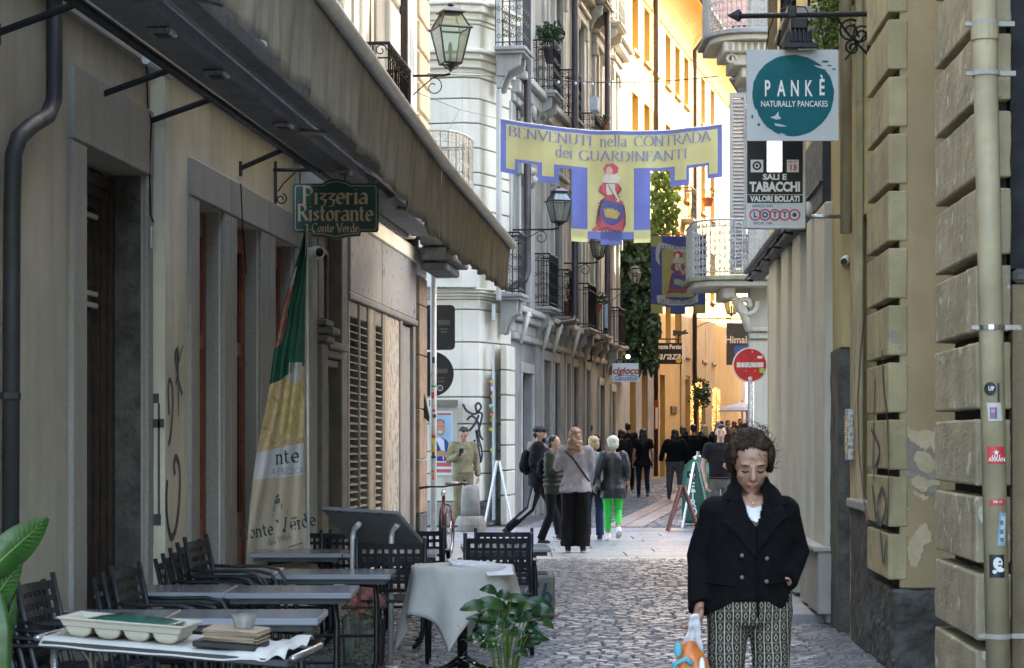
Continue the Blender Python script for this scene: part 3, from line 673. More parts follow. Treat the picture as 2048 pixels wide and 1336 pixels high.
MB().box(W_, GX(601, Y), GX(625, Y), Y-.05, Y+.05, P(0, 334, Y).z, P(0, 322, Y).z).build('light_box', M['alu'], t, bev=.006)
# dome camera on the granite
Y = 20.9; t = thing('security_camera', 'white dome camera on the wall below the green sign', 'camera', P(630, 505, Y), 'security cameras')
MB().lathe(P(624, 519, Y), [(.05, 0), (.075, .02), (.078, .09), (.06, .11)], 16).build('housing', M['white'], t, smooth=True)
mb = MB(); mb.ell(P(634, 506, Y)+V((0, -.02, 0)), .072, .075, .068, 16, 10); mb.build('ball', M['white'], t, smooth=True)
mb = MB(); mb.ell(P(638, 506, Y)+V((.012, -.08, 0)), .042, .025, .042, 14, 8); mb.build('lens', M['black'], t, smooth=True)
# ================================================================ cream corner palace (mid left)
t = PB = thing('corner_palace', 'cream rusticated corner palace beyond the crossing with the long grey facade running down the street', 'building', (-.3, 41, 0))
plan = [(-5.2, 40.6), (GX(925, 39.7), 39.7), (GX(958, 39.8), 39.8), (GX(984, 40.3), 40.3), (FM(41.1, 0, 0).x, 41.1)]
def offp(d):
    out = []
    for i, (x, y) in enumerate(plan):
        n = [(-.03,-1),(-.12,-1),(.25,-1),(.7,-.72),(.99,-.16)][i]; out.append((x+n[0]*d, y+n[1]*d))
    return out
def band(z0, z1, d, name, m, bev=.012, i0=0, i1=5, th=.3):
    a = offp(d)[i0:i1]; b = offp(-th)[i0:i1]
    return MB().prism([V((x, y, z0)) for x, y in a]+[V((x, y, z0)) for x, y in reversed(b)], (0, 0, z1-z0)).build(name, m, t, bev=bev)
def zq(py, Y=39.9): return EYE+(HY-py)/FP*Y
crm = mat('stone_warm_white', (.77,.71,.57), .9, .12, 1.2, streak=.22, bump=.1)
band(-.02, 17, -.03, 'wall', M['pale2'], 0)
jy = [1003, 947, 903, 848, 794.5, 740, 685, 620, 599]
for a, b in zip(jy, jy[1:]):
    for i0, i1 in ((0, 2), (1, 5)):
        band(zq(a)+.012, zq(b)-.012, .02 if i0 == 0 else .026, 'block_course', crm, .01, i0, i1)
band(0, zq(1005), .06, 'base_course', M['pale2'])
for z0, z1, d in ((599, 594, .06), (593.5, 588, .12), (587.5, 582.5, .19), (582, 579, .22)): band(zq(z0), zq(z1), d, 'cornice', crm)
MB().box(W_, -5.4, GX(952, 39.5), 39.42, 39.7, zq(578.5), zq(577)).build('lead_flashing', M['steel'], t)
band(zq(578), zq(520), .02, 'parapet_band', crm)
yy = [519, 470, 421, 372, 347, 298, 249, 200, 158]
for a, b in zip(yy, yy[1:]):
    for i0, i1 in ((0, 2), (1, 5)): band(zq(a)+.012, zq(b)-.012, .02 if i0 == 0 else .026, 'block_course', crm, .01, i0, i1)
for a, b, d in ((157, 150, .05), (149.5, 140, .03), (139.5, 124, .12), (123.5, 112, .2), (111.5, 104, .28), (103, 52, .02), (51, 44, .05), (43.5, 30, .1), (29.5, 16, .2), (15.5, 9, .27), (8, -40, .02), (-41, -90, .02), (-91, -140, .02)):
    band(zq(a), zq(b), d, 'cornice' if d > .04 else 'block_course', crm)
# street name plate
p = MB().box(W_, GX(868, 39.6), GX(901, 39.6), 39.6, 39.62, zq(560), zq(543)).build('street_plate', flat('plate_marble', (.62,.5,.4), .5), t)
text('VIA GARIBALDI'[-3:], .11, flat('plate_text', (.3,.2,.15)), t, (GX(885, 39.6), 39.595, zq(551.5)), sx=1.1)
# long facade: wall with openings
def so(p, d=0): return FM.sp(p, d)
OP = [(1041, 1062, .12, 2.85), (1084, 1099, .2, 3.2), (1106, 1117, .2, 3.2), (1130, 1138, .2, 3.25), (1144, 1154, .2, 3.2), (1169, 1177, .2, 3.2), (1197, 1206, .2, 2.9), (1221, 1228, .2, 2.8)]
ops = [(so(a), so(b), c, d) for a, b, c, d in OP]
fw = [(s, s+1.15, 4.25, 6.9) for s in (42.0, 46.6, 49.8, 53.6, 57.6)]+[(s, s+1.1, 8.7, 11.2) for s in (42.2, 46.8, 50.4, 53.8, 57.4)]+[(s, s+1.1, 12.4, 14.6) for s in (42.2, 46.8, 50.4, 53.8, 57.4)]
wall(FM, 41.1, 60.6, 0, 19, ops+fw, .35).build('wall', M['pale2'], t)
wall(FM, 41.1, 60.6, 0, 19, [], .1, d=-.6).build('interior', M['dkgrey'], t)
MB().box(FM, 41.1, 60.4, -7, -.8, 0, 19.2).build('roof', M['pale2'], t)
for i, (a, b, c, d) in enumerate(ops):
    window(FM, a, b, c, d, -.14, t, 'wood_dk' if i else 'dkgrey', .07, 1 if i else 0, tr=2.5)
    for q0, q1 in ((a-.16, a), (b, b+.16)): MB().box(FM, q0, q1, -.02, .05, 0, d).build('jamb', M['pale'], t, bev=.01)
    MB().box(FM, a-.16, b+.16, -.02, .055, d+.002, d+.2).build('lintel', M['pale'], t, bev=.01)
for (a, b, c, d) in fw:
    window(FM, a, b, c, d, -.12, t, 'wood_dk', .07, 1, tr=d-.6)
    for q0, q1 in ((a-.2, a), (b, b+.2)): MB().box(FM, q0, q1, -.02, .08, c, d).build('jamb', M['pale'], t, bev=.01)
    MB().box(FM, a-.3, b+.3, -.02, .13, d+.002, d+.22).build('window_head', M['pale'], t, bev=.02); MB().box(FM, a-.36, b+.36, -.02, .2, d+.225, d+.33).build('window_head', M['pale'], t, bev=.02)
    for q in (a-.28, b+.12): MB().box(FM, q, q+.15, .0, .15, d-.3, d-.002).build('bracket', M['pale'], t, bev=.02)
# rusticated pilasters of the ground floor
for p0, p1 in ((1014, 1030),):
    a, b = so(p0, .1), so(p1, .1); z = 0
    for h in (.55, .46, .46, .46, .46, .46, .46):
        MB().box(FM, a, b, -.02, .1, z, z+h-.025).build('block', crm, t, bev=.012); z += h
for p in (1076, 1124, 1160, 1185, 1212):
    a = so(p, .05); MB().box(FM, a-.3, a+.3, -.02, .06, 0, 3.5).build('pilaster', M['pale2'], t, bev=.01)
for z0, z1, d in ((3.45, 3.58, .1), (3.585, 3.8, .05), (3.805, 3.95, .16), (3.955, 4.07, .26), (7.9, 8.05, .1), (8.055, 8.3, .2), (8.305, 8.45, .32), (11.9, 12.1, .2), (12.105, 12.2, .3)):
    MB().box(FM, 41.12, 60.58, -.02, d, z0, z1).build('cornice', M['pale'], t, bev=.02)
# flat lesenes upstairs
for p in (1002, 1025, 1030, 1064, 1069, 1092, 1100, 1128, 1133, 1146, 1172, 1178, 1200, 1206, 1226, 1231):
    a = so(p, .05)
    for z0, z1 in ((4.08, 7.88), (8.46, 11.88), (12.21, 18.9)): MB().box(FM, a-.12, a+.12, -.02, .045, z0, z1).build('lesene', M['pale'], t, bev=.01)
for s, z in ((41.7, 4.0), (44.6, 4.0), (46.1, 4.0), (49.0, 4.0), (51.4, 4.0)):   # scrolled corbels
    mb = MB(); u = V((FM.nx, FM.ny, 0)); q = FM(s, .12, z-.3); mb.tube([p_ for p_ in scroll(q+u*.1+V((0,0,.18)), u, V((0,0,1)), .09, 1, 9)], .035, 6); mb.tube([q+V((0,0,.28))+u*.14, q+u*.08, q+V((0,0,-.32))+u*.0], [.06, .05, .03], 8); mb.build('corbel', M['cream'], t, smooth=True)
# carved group under the upper balcony
mb = MB(); rr = random.Random(4)
for i in range(26): mb.ell(FM(42.2+rr.uniform(-.4, .5), .12+rr.random()*.12, 7.9-rr.random()*1.5), rr.uniform(.05,.14), rr.uniform(.05,.12), rr.uniform(.05,.16), 7, 5)
mb.build('carving', M['pale'], t, smooth=True, kind='stuff')
# drainpipes
def bp(label, px, d, z1, z0, tail=None):
    s = so(px, d); pts = [FM(s, d, z1), FM(s, d, z0)]
    if tail:
        dx, dz = tail; pts[-1] = FM(s, d, z0+.15); pts += [FM(s-.25, d-.02, z0-.02), FM(s-dx, .08, z0-.18), FM(s-dx-.1, .06, z0-dz)]
    pipe(label, pts, .07, 'pipe_br')
bp('nearest brown drainpipe on the grey palace, in front of the first balconies', 1055, .3, 18, EYE+(HY-575)/FP*43.4, (.5, .5))
bp('brown drainpipe behind the left part of the banner, bending back above the shop doors', 1150, .45, 18, EYE+(HY-660)/FP*50.8, (1.4, .4))
bp('farthest brown drainpipe of the grey palace, just before the sunlit yellow house', 1215, .35, 18, EYE+(HY-690)/FP*57.5, (1.2, .6))
def bal(label, pn, pf, d, zf, h=1.0, **k):
    return balcony(label, FM, so(pn, d), so(pf, d), d, zf, h, **k)
bal('first iron balcony of the grey palace, just past the awning tip', 1038, 1050, .36, 4.22, 1.1, step=.13)
bal('second iron balcony of the grey palace, under the large wall lantern', 1099, 1115, .34, 4.22, 1.05, step=.12)
bal('balcony with a terracotta pot between the second balcony and the drainpipe', 1139, 1153, .3, 4.2, 1.0, step=.12)
bal('plain barred iron balcony below the second lantern bracket', 1177, 1192, .36, 4.1, 1.0, orn=False, step=.12)
bal('balcony hung with a blue cloth, next to the farthest drainpipe', 1207, 1221, .33, 4.1, .85, orn=False)
bal('last iron balcony of the grey palace, touching the ivy', 1238, 1250, .4, 3.95, .95, orn=False)
bal('ornate upper balcony on a carved console near the rounded corner', 1046, 1060, .5, 8.62, 1.12, step=.12)
bal('upper balcony carrying a bushy green plant in a dark pot', 1107, 1121, .45, 8.5, 1.0)
bal('upper balcony right of the green plant, crossed by the drainpipe', 1149, 1162, .4, 8.5, 1.0)
bal('upper balcony with flower boxes just above the banner', 1190, 1214, .4, 8.3, .8)
bal('dark top floor balcony beside the farthest drainpipe', 1208, 1222, .4, 12.1, 1.1)
bal('sunlit top floor balcony at the end of the grey palace', 1238, 1250, .5, 12.0, 1.2, m='iron_w', slab='cream')  # pale iron and cream slab carry the sunlight in their colour
def leaves(mb, c, r, n, size, rnd, sq=(1, 1, 1), droop=0, shell=.4):
    for _ in range(n):
        while True:
            q = V((rnd.uniform(-1,1), rnd.uniform(-1,1), rnd.uniform(-1,1)))
            if shell < q.length <= 1: break
        p = V(c)+V((q.x*r*sq[0], q.y*r*sq[1], q.z*r*sq[2])); a = V((rnd.gauss(0,1), rnd.gauss(0,1), rnd.gauss(-droop,.8))).normalized(); b = a.cross(V((rnd.gauss(0,1), rnd.gauss(0,1), rnd.gauss(0,1)))).normalized()
        s = size*rnd.uniform(.6, 1.3); mb.add([p-a*s, p+b*s*.45+a*s*.1, p+a*s, p-b*s*.45+a*s*.1], [(0,1,2),(0,2,3)])
def pot(c, r, h, m='terra'):
    return MB().lathe(c, [(.003, 0), (r*.7, 0), (r, h*.85), (r*1.12, h*.86), (r*1.12, h), (r*.9, h), (r*.85, h*.9), (.003, h*.88)], 14)
def potplant(label, c, r, h, pr, ph, n, leaf=.05, m='leaf_d', pm_='terra', stem=True, group=None):
    t = thing('potted_plant', label, 'plant', c, group); c = V(c); rnd = random.Random(hash(label) % 99 if False else len(label))
    pot(c, pr, ph).build('pot', M[pm_], t, smooth=False)
    mb = MB()
    for k in range(5): mb.tube([c+V((0,0,ph*.9)), c+V((rnd.uniform(-r,r)*.6, rnd.uniform(-r,r)*.6, ph+h*.9))], .008, 4)
    mb.build('stem', M['pipe_br'], t)
    mb = MB()
    for k in range(4): leaves(mb, c+V((rnd.uniform(-r,r)*.4, rnd.uniform(-r,r)*.3, ph+h*.5+rnd.uniform(-.15,.15)*h)), r*.8, n//4, leaf, rnd, (1, 1, h/r*.5), shell=.2)
    mb.build('foliage', M[m], t, nrm=False); return t
s = so(1112, .4); potplant('bushy green plant hanging over the rail of the upper balcony', FM(s, .3, 9.15), .33, .55, .15, .3, 600, .05, pm_='pipe_br')
s = so(1146, .25); potplant('leafless plant in a large terracotta pot on the palace balcony', FM(s, .15, 4.25), .2, .5, .2, .32, 60, .04)
s = so(1203, .3); potplant('small sprouting plant beside the blue cloth on the far balcony', FM(s, .2, 4.6), .25, .3, .1, .2, 80, .05)
s = so(1200, .3); potplant('row of greenery in a terracotta box on the balcony above the banner', FM(s, .35, 8.95), .25, .15, .14, .2, 100, .04)
mb = MB(); a, b = so(1206.5, .345), so(1212, .345)
mb.box(FM, a, b, .36, .39, 4.25, 4.85); solo(mb, 'cloth', flat('cloth_blue', (.16,.3,.5), .8), 'pale blue cloth hung over the rail of a far palace balcony', 'cloth')
mb = MB(); mb.box(FM, so(1186, .5), so(1192, .5), .42, .6, 9.0, 9.3); solo(mb, 'cloth', flat('cloth_pale', (.55,.62,.7), .8), 'pale blue cloth draped on the balcony above the banner', 'cloth')
arm_lamp('iron wall lantern on the grey palace left of the banner', FM, so(1023, .02), EYE+(HY-462)/FP*41.4, .92, .38, .66)
arm_lamp('smaller wall lantern of the grey palace below the banner tail', FM, so(1126, .02), EYE+(HY-528)/FP*48.4, .80, .30, .56)
arm_lamp('distant pale lantern in front of the dark ivy', FM, so(1221, .02), EYE+(HY-581)/FP*57.8, .66, .28, .50)
# small wall box and shop glass on the corner
mb = MB(); mb.box(W_, GX(984, 40), GX(991, 40), 39.9, 40.2, zq(640), zq(608)); solo(mb, 'wall_box', M['alu'], 'small white metal box on the palace corner below the cornice', 'box')
# shop window between the two corner pilasters, with stickers
t = thing('shop_door', 'green-framed glass shop door on the palace corner behind the white board', 'door', FM(41.3, 0, 0))
mb = MB(); a, b = so(988, .06), so(1001, .06)
p0, p1 = V((GX(987,40.0),40.0,0)), V((GX(1001,40.9),40.85,0)); dv = (p1-p0)
MB().prism([p0+V((0,-.05,.1)), p1+V((0,-.05,.1)), p1+V((0,-.05,zq(742))), p0+V((0,-.05,zq(742)))], (0,.03,0)).build('glass', flat('glass_green', (.35,.45,.42), .1, spec=.8), t)
MB().box(W_, GX(984,40), GX(989,40), 39.88, 39.96, .1, zq(690)).build('frame_post', M['alu'], t)
stc = [(.7,.6,.05), (.6,.05,.05), (.1,.4,.15), (.7,.7,.68), (.7,.4,.05), (.6,.1,.2)]
rnd = random.Random(12)
for i in range(14):
    y0 = rnd.uniform(760, 900); c = rnd.choice(stc)
    MB().box(W_, GX(979+rnd.random()*3, 39.9), GX(986, 39.9), 39.865-i*.0005, 39.868-i*.0005, zq(y0+6), zq(y0)).build('sticker', flat('stk%d' % stc.index(c), c, .5), t)
# poster board with election-style portrait poster
t = thing('poster_board', 'framed poster board with the portrait poster of a smiling man in a blue suit', 'poster', (GX(890, 39.5), 39.5, 1.0))
Yb = 39.55; g = lambda px, py, dy=0: V((GX(px, Yb), Yb+dy, zq(py, Yb)))
MB().box(W_, GX(860, Yb), GX(914, Yb), Yb, Yb+.08, zq(955, Yb), zq(812, Yb)).build('frame', M['pale'], t)
MB().box(W_, GX(858, Yb), GX(916, Yb), Yb-.06, Yb+.08, zq(812, Yb), zq(800, Yb)).build('header', mat('header_rust', (.2,.17,.13), .7), t)
def card(x0, x1, y0, y1, c, k, nm='poster_print'):
    return MB().box(W_, GX(x0, Yb), GX(x1, Yb), Yb-.004-.002*k, Yb-.0035-.002*k, zq(y1, Yb), zq(y0, Yb)).build(nm, flat('pr_%d%d%d' % tuple(int(v*99) for v in c), c, .5), t)
card(866, 905, 822, 950, (.75,.75,.73), 0, 'poster_paper'); card(868, 903, 830, 922, (.35,.5,.62), 1); card(868, 903, 826, 830, (.55,.15,.1), 2)
card(868, 903, 925, 933, (.6,.12,.12), 2); card(868, 903, 938, 945, (.55,.14,.1), 2)
def pol(pts, c, k, nm='poster_print'):
    return MB().add([g(x, y, -.004-.002*k) for x, y in pts], [tuple(range(len(pts)))]).build(nm, flat('pr_%d%d%d' % tuple(int(v*99) for v in c), c, .5), t, nrm=False)
def oval(cx, cy, rx, ry, n=16): return [(cx+rx*math.cos(2*PI*i/n), cy+ry*math.sin(2*PI*i/n)) for i in range(n)]
pol([(864,922),(864,888),(872,878),(882,874),(893,880),(901,892),(902,922)], (.03,.06,.25), 3); pol([(872,878),(880,874),(888,880),(890,905),(887,922),(882,900)], (.7,.72,.75), 4)
pol(oval(880, 856, 10, 15), (.55,.28,.18), 5); pol(oval(879, 845, 10.5, 7), (.2,.17,.15), 4.5); pol([(872,862),(888,862),(885,871),(875,871)], (.4,.3,.24), 6)
pol(oval(880, 864, 4.5, 1.8), (.72,.68,.62), 7); pol(oval(876, 853, 1.3, .9), (.04,.03,.03), 7); pol(oval(884, 853, 1.3, .9), (.04,.03,.03), 7)
pol([(868,905),(884,900),(896,906),(895,915),(880,912),(868,916)], (.5,.26,.17), 8)
# graffiti on the cream corner
mb = MB()
def ink2(pts, r, k):
    Lp = []; P_ = [V((GX(x, 39.62), 39.655-.004*k-(.0 if x < 958 else 0), zq(y, 39.6))) for x, y in sp_(pts)]
    for i, p in enumerate(P_):
        a = P_[max(0, i-1)]; b = P_[min(len(P_)-1, i+1)]; u = (b-a).normalized(); n = V((-u.z, 0, u.x)); Lp += [p+n*r, p-n*r]
    mb.add(Lp, [(2*i, 2*i+1, 2*i+3, 2*i+2) for i in range(len(P_)-1)])
ink2([(926,808),(934,822),(950,828),(962,815),(957,806),(951,812),(955,824),(964,828),(960,850),(955,865)], .02, 1)
ink2([(958,830),(948,850),(938,862)], .022, 2); ink2([(934,840),(944,832),(956,845),(960,870),(966,880)], .02, 3); ink2([(942,905),(950,880),(946,895),(958,925),(964,905),(952,860),(962,925)], .018, 4)
ink2([(934,925),(946,900),(962,890)], .014, 5)
solo(mb, 'graffiti', INK, 'black sprayed scrawl on the cream rounded corner above the man in beige', 'graffiti', nrm=False)
# ================================================================ yellow house and what follows
t = YB = thing('yellow_house', 'tall yellow house in sunlight closing the view, with a coved eave', 'building', FY(72, 0, .4))
rows = [(12.95, 14.6), (9.75, 11.7), (6.7, 8.5), (4.4, 5.9)]
cols_ = [1264, 1288, 1306, 1331, 1350, 1368, 1402, 1421]
oy = []
for p in cols_:
    s = FY.sp(p)
    for a, b in rows: oy.append((s, s+1.15, a, b))
gf = [(FY.sp(a), FY.sp(b), .2, 3.6) for a, b in ((1256, 1268), (1280, 1292), (1320, 1330), (1368, 1377), (1391, 1408))]
wall(FY, 60.4, 92, .1, 15.1, oy+gf, .4).build('wall', M['yellow'], t)
MB().box(FY, 60.4, 92, -8, -.9, 0, 16).build('interior', M['dkgrey'], t)
for (a, b, c, d) in oy:
    window(FY, a, b, c, d, -.3, t, 'wood_dk', .06, 1); MB().box(FY, a-.06, b+.06, -.02, .1, c-.1, c-.002).build('sill', M['ochre'], t, bev=.01)
for i, (a, b, c, d) in enumerate(gf):
    window(FY, a, b, c, d, -.25, t, 'wood_dk' if i < 3 else 'dkgrey', .08, 1, tr=2.9)
n = 10; prof = [(0, 14.75), (.03, 14.75), (.05, 14.95)]+[(.05+.85*(1-math.cos(PI/2*i/n)), 14.98+.85*math.sin(PI/2*i/n)) for i in range(n+1)]+[(.9, 15.95), (0, 15.95)]
MB().prism([FY(60.4, d, z) for d, z in prof], FY(92, 0, 0)-FY(60.4, 0, 0)).build('eave_cove', M['yellow'], t, smooth=False)
MB().tube([FY(60.4, .98, 15.97), FY(92, .98, 15.97)], .09, 8).build('gutter', M['pipe_br'], t, smooth=True)
MB().hexa([FY(60.4,-8,17.6),FY(92,-8,17.6),FY(92,1.0,16.02),FY(60.4,1.0,16.02),FY(60.4,-8,17.8),FY(92,-8,17.8),FY(92,1.0,16.12),FY(60.4,1.0,16.12)]).build('roof', mat('roof_tiles', (.3,.14,.08), .9, .4, 6, bump=.4), t)
# ground-floor cladding: stone jambs, ochre band, beige stretch
for a, b in ((60.5, FY.sp(1256)-.01), (FY.sp(1268)+.01, FY.sp(1280)-.01), (FY.sp(1292)+.01, FY.sp(1303))): MB().box(FY, a, b, -.02, .06, .1, 3.6).build('stone_jamb', M['pale2'], t, bev=.02)
MB().box(FY, 60.5, FY.sp(1303), -.02, .06, 3.602, 4.0).build('lintel', M['mauve'], t, bev=.02)
a, b = FY.sp(1396), FY.sp(1409)
for q0, q1, z0, z1 in ((FY.sp(1360), FY.sp(1368)-.02, 0, 5.9), (FY.sp(1377)+.02, FY.sp(1391)-.02, 0, 5.9), (FY.sp(1408)+.02, FY.sp(1428), 0, 5.9), (FY.sp(1360), FY.sp(1428), 3.62, 5.88)):
    MB().box(FY, q0, q1, -.02, .05 if z0 == 0 else .045, z0+.1, z1).build('beige_cladding', M['ochre'], t)
MB().box(FY, FY.sp(1341), FY.sp(1352), -.02, .04, 2.4, 2.62).build('plaque', M['pipe_br'], t)
for px, lab in ((1312, 'slim drainpipe crossing the sunlit yellow wall on its left half'), (1390, 'drainpipe with a swan-neck top at the right end of the yellow house')):
    s = FY.sp(px, .12); pipe(lab, [FY(s, .8, 15.9), FY(s, .45, 15.5), FY(s, .12, 15.1), FY(s, .12, .4)], .07, 'pipe_br')
# little iron balcony and dead plant on the yellow house
balcony('small green-shuttered balcony on the yellow house left of the white balcony', FY, FY.sp(1381, .3), FY.sp(1389, .3), .35, EYE+(HY-458)/FP*78, 1.05, group='wrought iron balconies', cons=False)
potplant('dry leafless shrub in a terracotta pot high on the yellow house', FY(FY.sp(1416, .5), .5, EYE+(HY-440)/FP*82), .35, .5, .2, .3, 60, .05)
# mauve house and tall pink wall behind
t = thing('mauve_house', 'narrow mauve house visible between the yellow house and the white balcony', 'building', FY(92.1, 0, .5))
MW = [(93.5, 94.6, 8.5, 10.3), (96.5, 97.6, 8.5, 10.3), (93.5, 94.6, 5, 6.8), (96.5, 97.6, 5, 6.8), (93.5, 94.6, .5, 3), (96.5, 97.6, .5, 3.2)]
wall(FY, 92.02, 103, .2, 14.2, MW, .4).build('wall', M['mauve'], t); MB().box(FY, 92.1, 103, -8, -.8, 0, 14.4).build('interior', M['dkgrey'], t)
for w_ in MW: window(FY, *w_, -.2, t)
balcony('iron balcony on the mauve house behind the distant sign', FY, 95.5, 98, .7, 4.0, 1.1, orn=False)
t = thing('pink_house', 'high salmon-pink blind wall rising behind the yellow eave', 'building', (14, 118, 0))
MB().box(W_, 4, 22, 112, 124, 0, 31).build('wall', M['pink'], t)
t = thing('end_house', 'pale apartment block closing the far end of the street', 'building', (16, 132, 1))
wall(Fr(0, 0) if False else type('F', (), {'__call__': lambda s, a, d, z: V((a, 130-d, z))})(), 10, 26, .5, 20, [(x, x+1.3, z, z+2.2) for x in (11.5, 12.0+2.2, 16.8, 19.5) for z in (2, 5.2, 8.6, 12)], .4).build('wall', M['cream'], t)
MB().box(W_, 10, 26, 130.6, 140, 0, 20).build('interior', M['dkgrey'], t)
# ivy curtain and sunlit trailing vine
def ivy(label, px0, px1, py0, py1, Y, n, leaf, m, rnd, edge=1.0, depth=.5, tier='ivy'):
    t = thing('ivy', label, 'ivy', P((px0+px1)/2, py1, Y)); mb = MB(); st = MB()
    for k in range(9):
        x = px0+(px1-px0)*(k+.5)/9; st.tube([P(x+rnd.uniform(-4,4), py0+(py1-py0)*j/6, Y+rnd.uniform(0,.2)) for j in range(6)], .012, 4)
    st.build('stem', M['pipe_br'], t)
    for _ in range(n):
        u, v = rnd.random(), rnd.random()
        cl = noise.noise(V((u*5, v*11, 3.3)))
        if cl < -.33: continue
        px = px0+(px1-px0)*u+(noise.noise(V((v*9, 1, u*2)))*12+noise.noise(V((v*30, 5, 0)))*6)*edge; py = py0+(py1-py0)*v*(1-.12*abs(noise.noise(V((u*6, 2, 1))))*3)
        p = P(px, py, Y-depth*(.5+cl)*rnd.random()); a = V((rnd.gauss(0,.6), rnd.gauss(-.3,.5), -1)).normalized(); b = a.cross(V((rnd.gauss(0,.5), -1, rnd.gauss(0,.5)))).normalized(); s = leaf*rnd.uniform(.6, 1.3)
        mb.add([p-a*s*.6, p+b*s*.6-a*s*.2, p+a*s, p-b*s*.6-a*s*.2], [(0,1,2),(0,2,3)])
    mb.build('foliage', M[m], t, nrm=False); return t
rnd = random.Random(9)
t_ = ivy('dense dark ivy column hanging between the grey palace and the yellow house', 1243, 1312, 455, 752, 60.2, 11000, .085, 'leaf_d', rnd, 1.4, .8)
MB().box(FM, 60.62, 60.9, -.9, .7, 4.2, 7.0).build('trellis', M['leaf_d'], t_)
ivy('bright green vine trailing in the sun below the banner', 1304, 1352, 335, 470, 58.8, 1100, .09, 'leaf_l', rnd, 1.3, .5)
# ================================================================ far right corner house with white balcony
t = thing('balcony_house', 'cream corner house on the right with the white scrollwork balcony', 'building', (4.6, 42, 0))
RY = 42.4; X0 = GX(1500, RY)
wallR = type('F', (), {'__call__': lambda s, a, d, z: V((a, RY-d, z))})()
wall(wallR, X0, 26, 0, 26, [(X0+.28, X0+1.4, 4.55, 7.2), (X0+.28, X0+1.4, 9.25, 12)], .4).build('wall', mat('stone_ivory', (.62,.55,.42), .9, .12, 1.2, streak=.25, bump=.1), t)  # unseen height and width stretched to keep the sun off the crossing
iv = MATS['stone_ivory']
def rs(s, d, z): return V((X0-.0+.2*(s-RY)-d, s, z))   # street side
wall(rs, RY+.41, 50, 0, 26, [(s, s+1.2, z, z+2.5) for s in (43.2, 47) for z in (4.6, 9.3, 13.6)], .4).build('wall', iv, t)
wall(rs, 50.01, 61.5, 0, 18, [(s, s+1.2, z, z+2.5) for s in (51, 55) for z in (4.6, 9.3, 13.6)], .4).build('wall', iv, t)
MB().hexa([V((X0+.5,RY+.5,0)),V((26,RY+.5,0)),V((26,50,0)),V((X0+2,50,0)),V((X0+.5,RY+.5,25.9)),V((26,RY+.5,25.9)),V((26,50,25.9)),V((X0+2,50,25.9))]).hexa([V((X0+2,50.1,0)),V((26,50.1,0)),V((26,61.5,0)),V((X0+4.3,61.5,0)),V((X0+2,50.1,17.9)),V((26,50.1,17.9)),V((26,61.5,17.9)),V((X0+4.3,61.5,17.9))]).build('interior', M['dkgrey'], t)
def zr(py): return EYE+(HY-py)/FP*RY
for a, b, d in ((zr(850)-.6, zr(680), .05), (zr(678), zr(665), .12), (zr(664), zr(655), .2)): MB().box(W_, X0-.03, X0+1.2, RY-d, RY-.001, a, b).build('pilaster', iv, t, bev=.02)
MB().box(W_, X0-.05, X0+2, RY-.12, RY-.002, 0, zr(855)-.6).build('base_course', M['pale2'], t, bev=.02)
# curved balconies wrapping round the corner (plan points, camera side and street side)
def wrap_balcony(label, zf, h, x0, x1, yb, m, sm, orn=1, group='wrought iron balconies'):
    t = thing('balcony', label, 'balcony', (x0, RY-.5, zf), group)
    pl = [(x1, RY-.02), (x1, yb), (x0+.75, yb)]+[(x0+.75-.75*math.sin(PI/2*i/6), yb+.75-.75*math.cos(PI/2*i/6)) for i in range(1, 7)]+[(x0, RY+1.5)]
    def ring(e): return [(x1+e, RY), (x1+e, yb-e), (x0+.75, yb-e)]+[(x0+.75-(.75+e)*math.sin(PI/2*i/6), yb+.75-(.75+e)*math.cos(PI/2*i/6)) for i in range(1, 7)]+[(x0-e, RY+1.5), (x0+1.6, RY+1.5), (x0+1.6, RY)]
    MB().prism([V((x, y, zf-.09)) for x, y in ring(.1)], (0, 0, .09)).build('slab', M[sm] if isinstance(sm, str) else sm, t, bev=.015)
    MB().prism([V((x, y, zf-.2)) for x, y in ring(.0)], (0, 0, .108)).build('slab_moulding', iv, t, bev=.015)
    mb = MB(); mb.tube([V((x, y, zf+h)) for x, y in pl], .022, 6); mb.build('top_rail', M[m], t)
    MB().tube([V((x, y, zf+.07)) for x, y in pl], .014, 4).build('rail', M[m], t); MB().tube([V((x, y, zf+h-.12)) for x, y in pl], .01, 4).build('rail', M[m], t)
    mb = MB(); up = V((0,0,1))
    for (ax, ay), (bx, by) in zip(pl, pl[1:]):
        L = math.hypot(bx-ax, by-ay); n = max(1, round(L/.13)); u = V((bx-ax, by-ay, 0))/L
        for i in range(n):
            q = V((ax, ay, 0))+u*L*i/n; mb.tube([q+up*zf, q+up*(zf+h)], .012, 4)
            if orn:
                c = q+u*L*.5/n; r = L/n*.46
                for k, f in enumerate((.12, .24, .36, .5, .63, .76, .9)): mb.tube([p+up*(zf+h*f) for p in scroll(c, u, up, r, 1.1, 8, k*1.5, (-1)**(i+k))], .011, 3)
    mb.build('railing', M[m], t, nrm=False); return t
moss = mat('slab_mossy', (.34,.35,.22), .9, .35, 4, bump=.2)
tb = wrap_balcony('white wrought iron balcony with scrolls and a mossy slab above the no-entry sign', zr(556), 1.06, GX(1390, RY-.6), X0+.95, RY-.75, 'iron_w', moss)
for i, (cx2, w2) in enumerate(((X0-.45, .3),)):
    MB().box(W_, cx2-.12, cx2+.12, RY-.5, RY+1, zr(600), zr(566)-.1).build('console', iv, tb, bev=.03)
mb = MB(); u = V((1,0,0)); up = V((0,0,1)); q = V((X0-.12, RY-.4, zr(612)))
for dy in (0, .08, .16): mb.tube([p+V((0,dy,0)) for p in scroll(q, u, up, .22, 1.2, 14, .3, -1)], .05, 6)
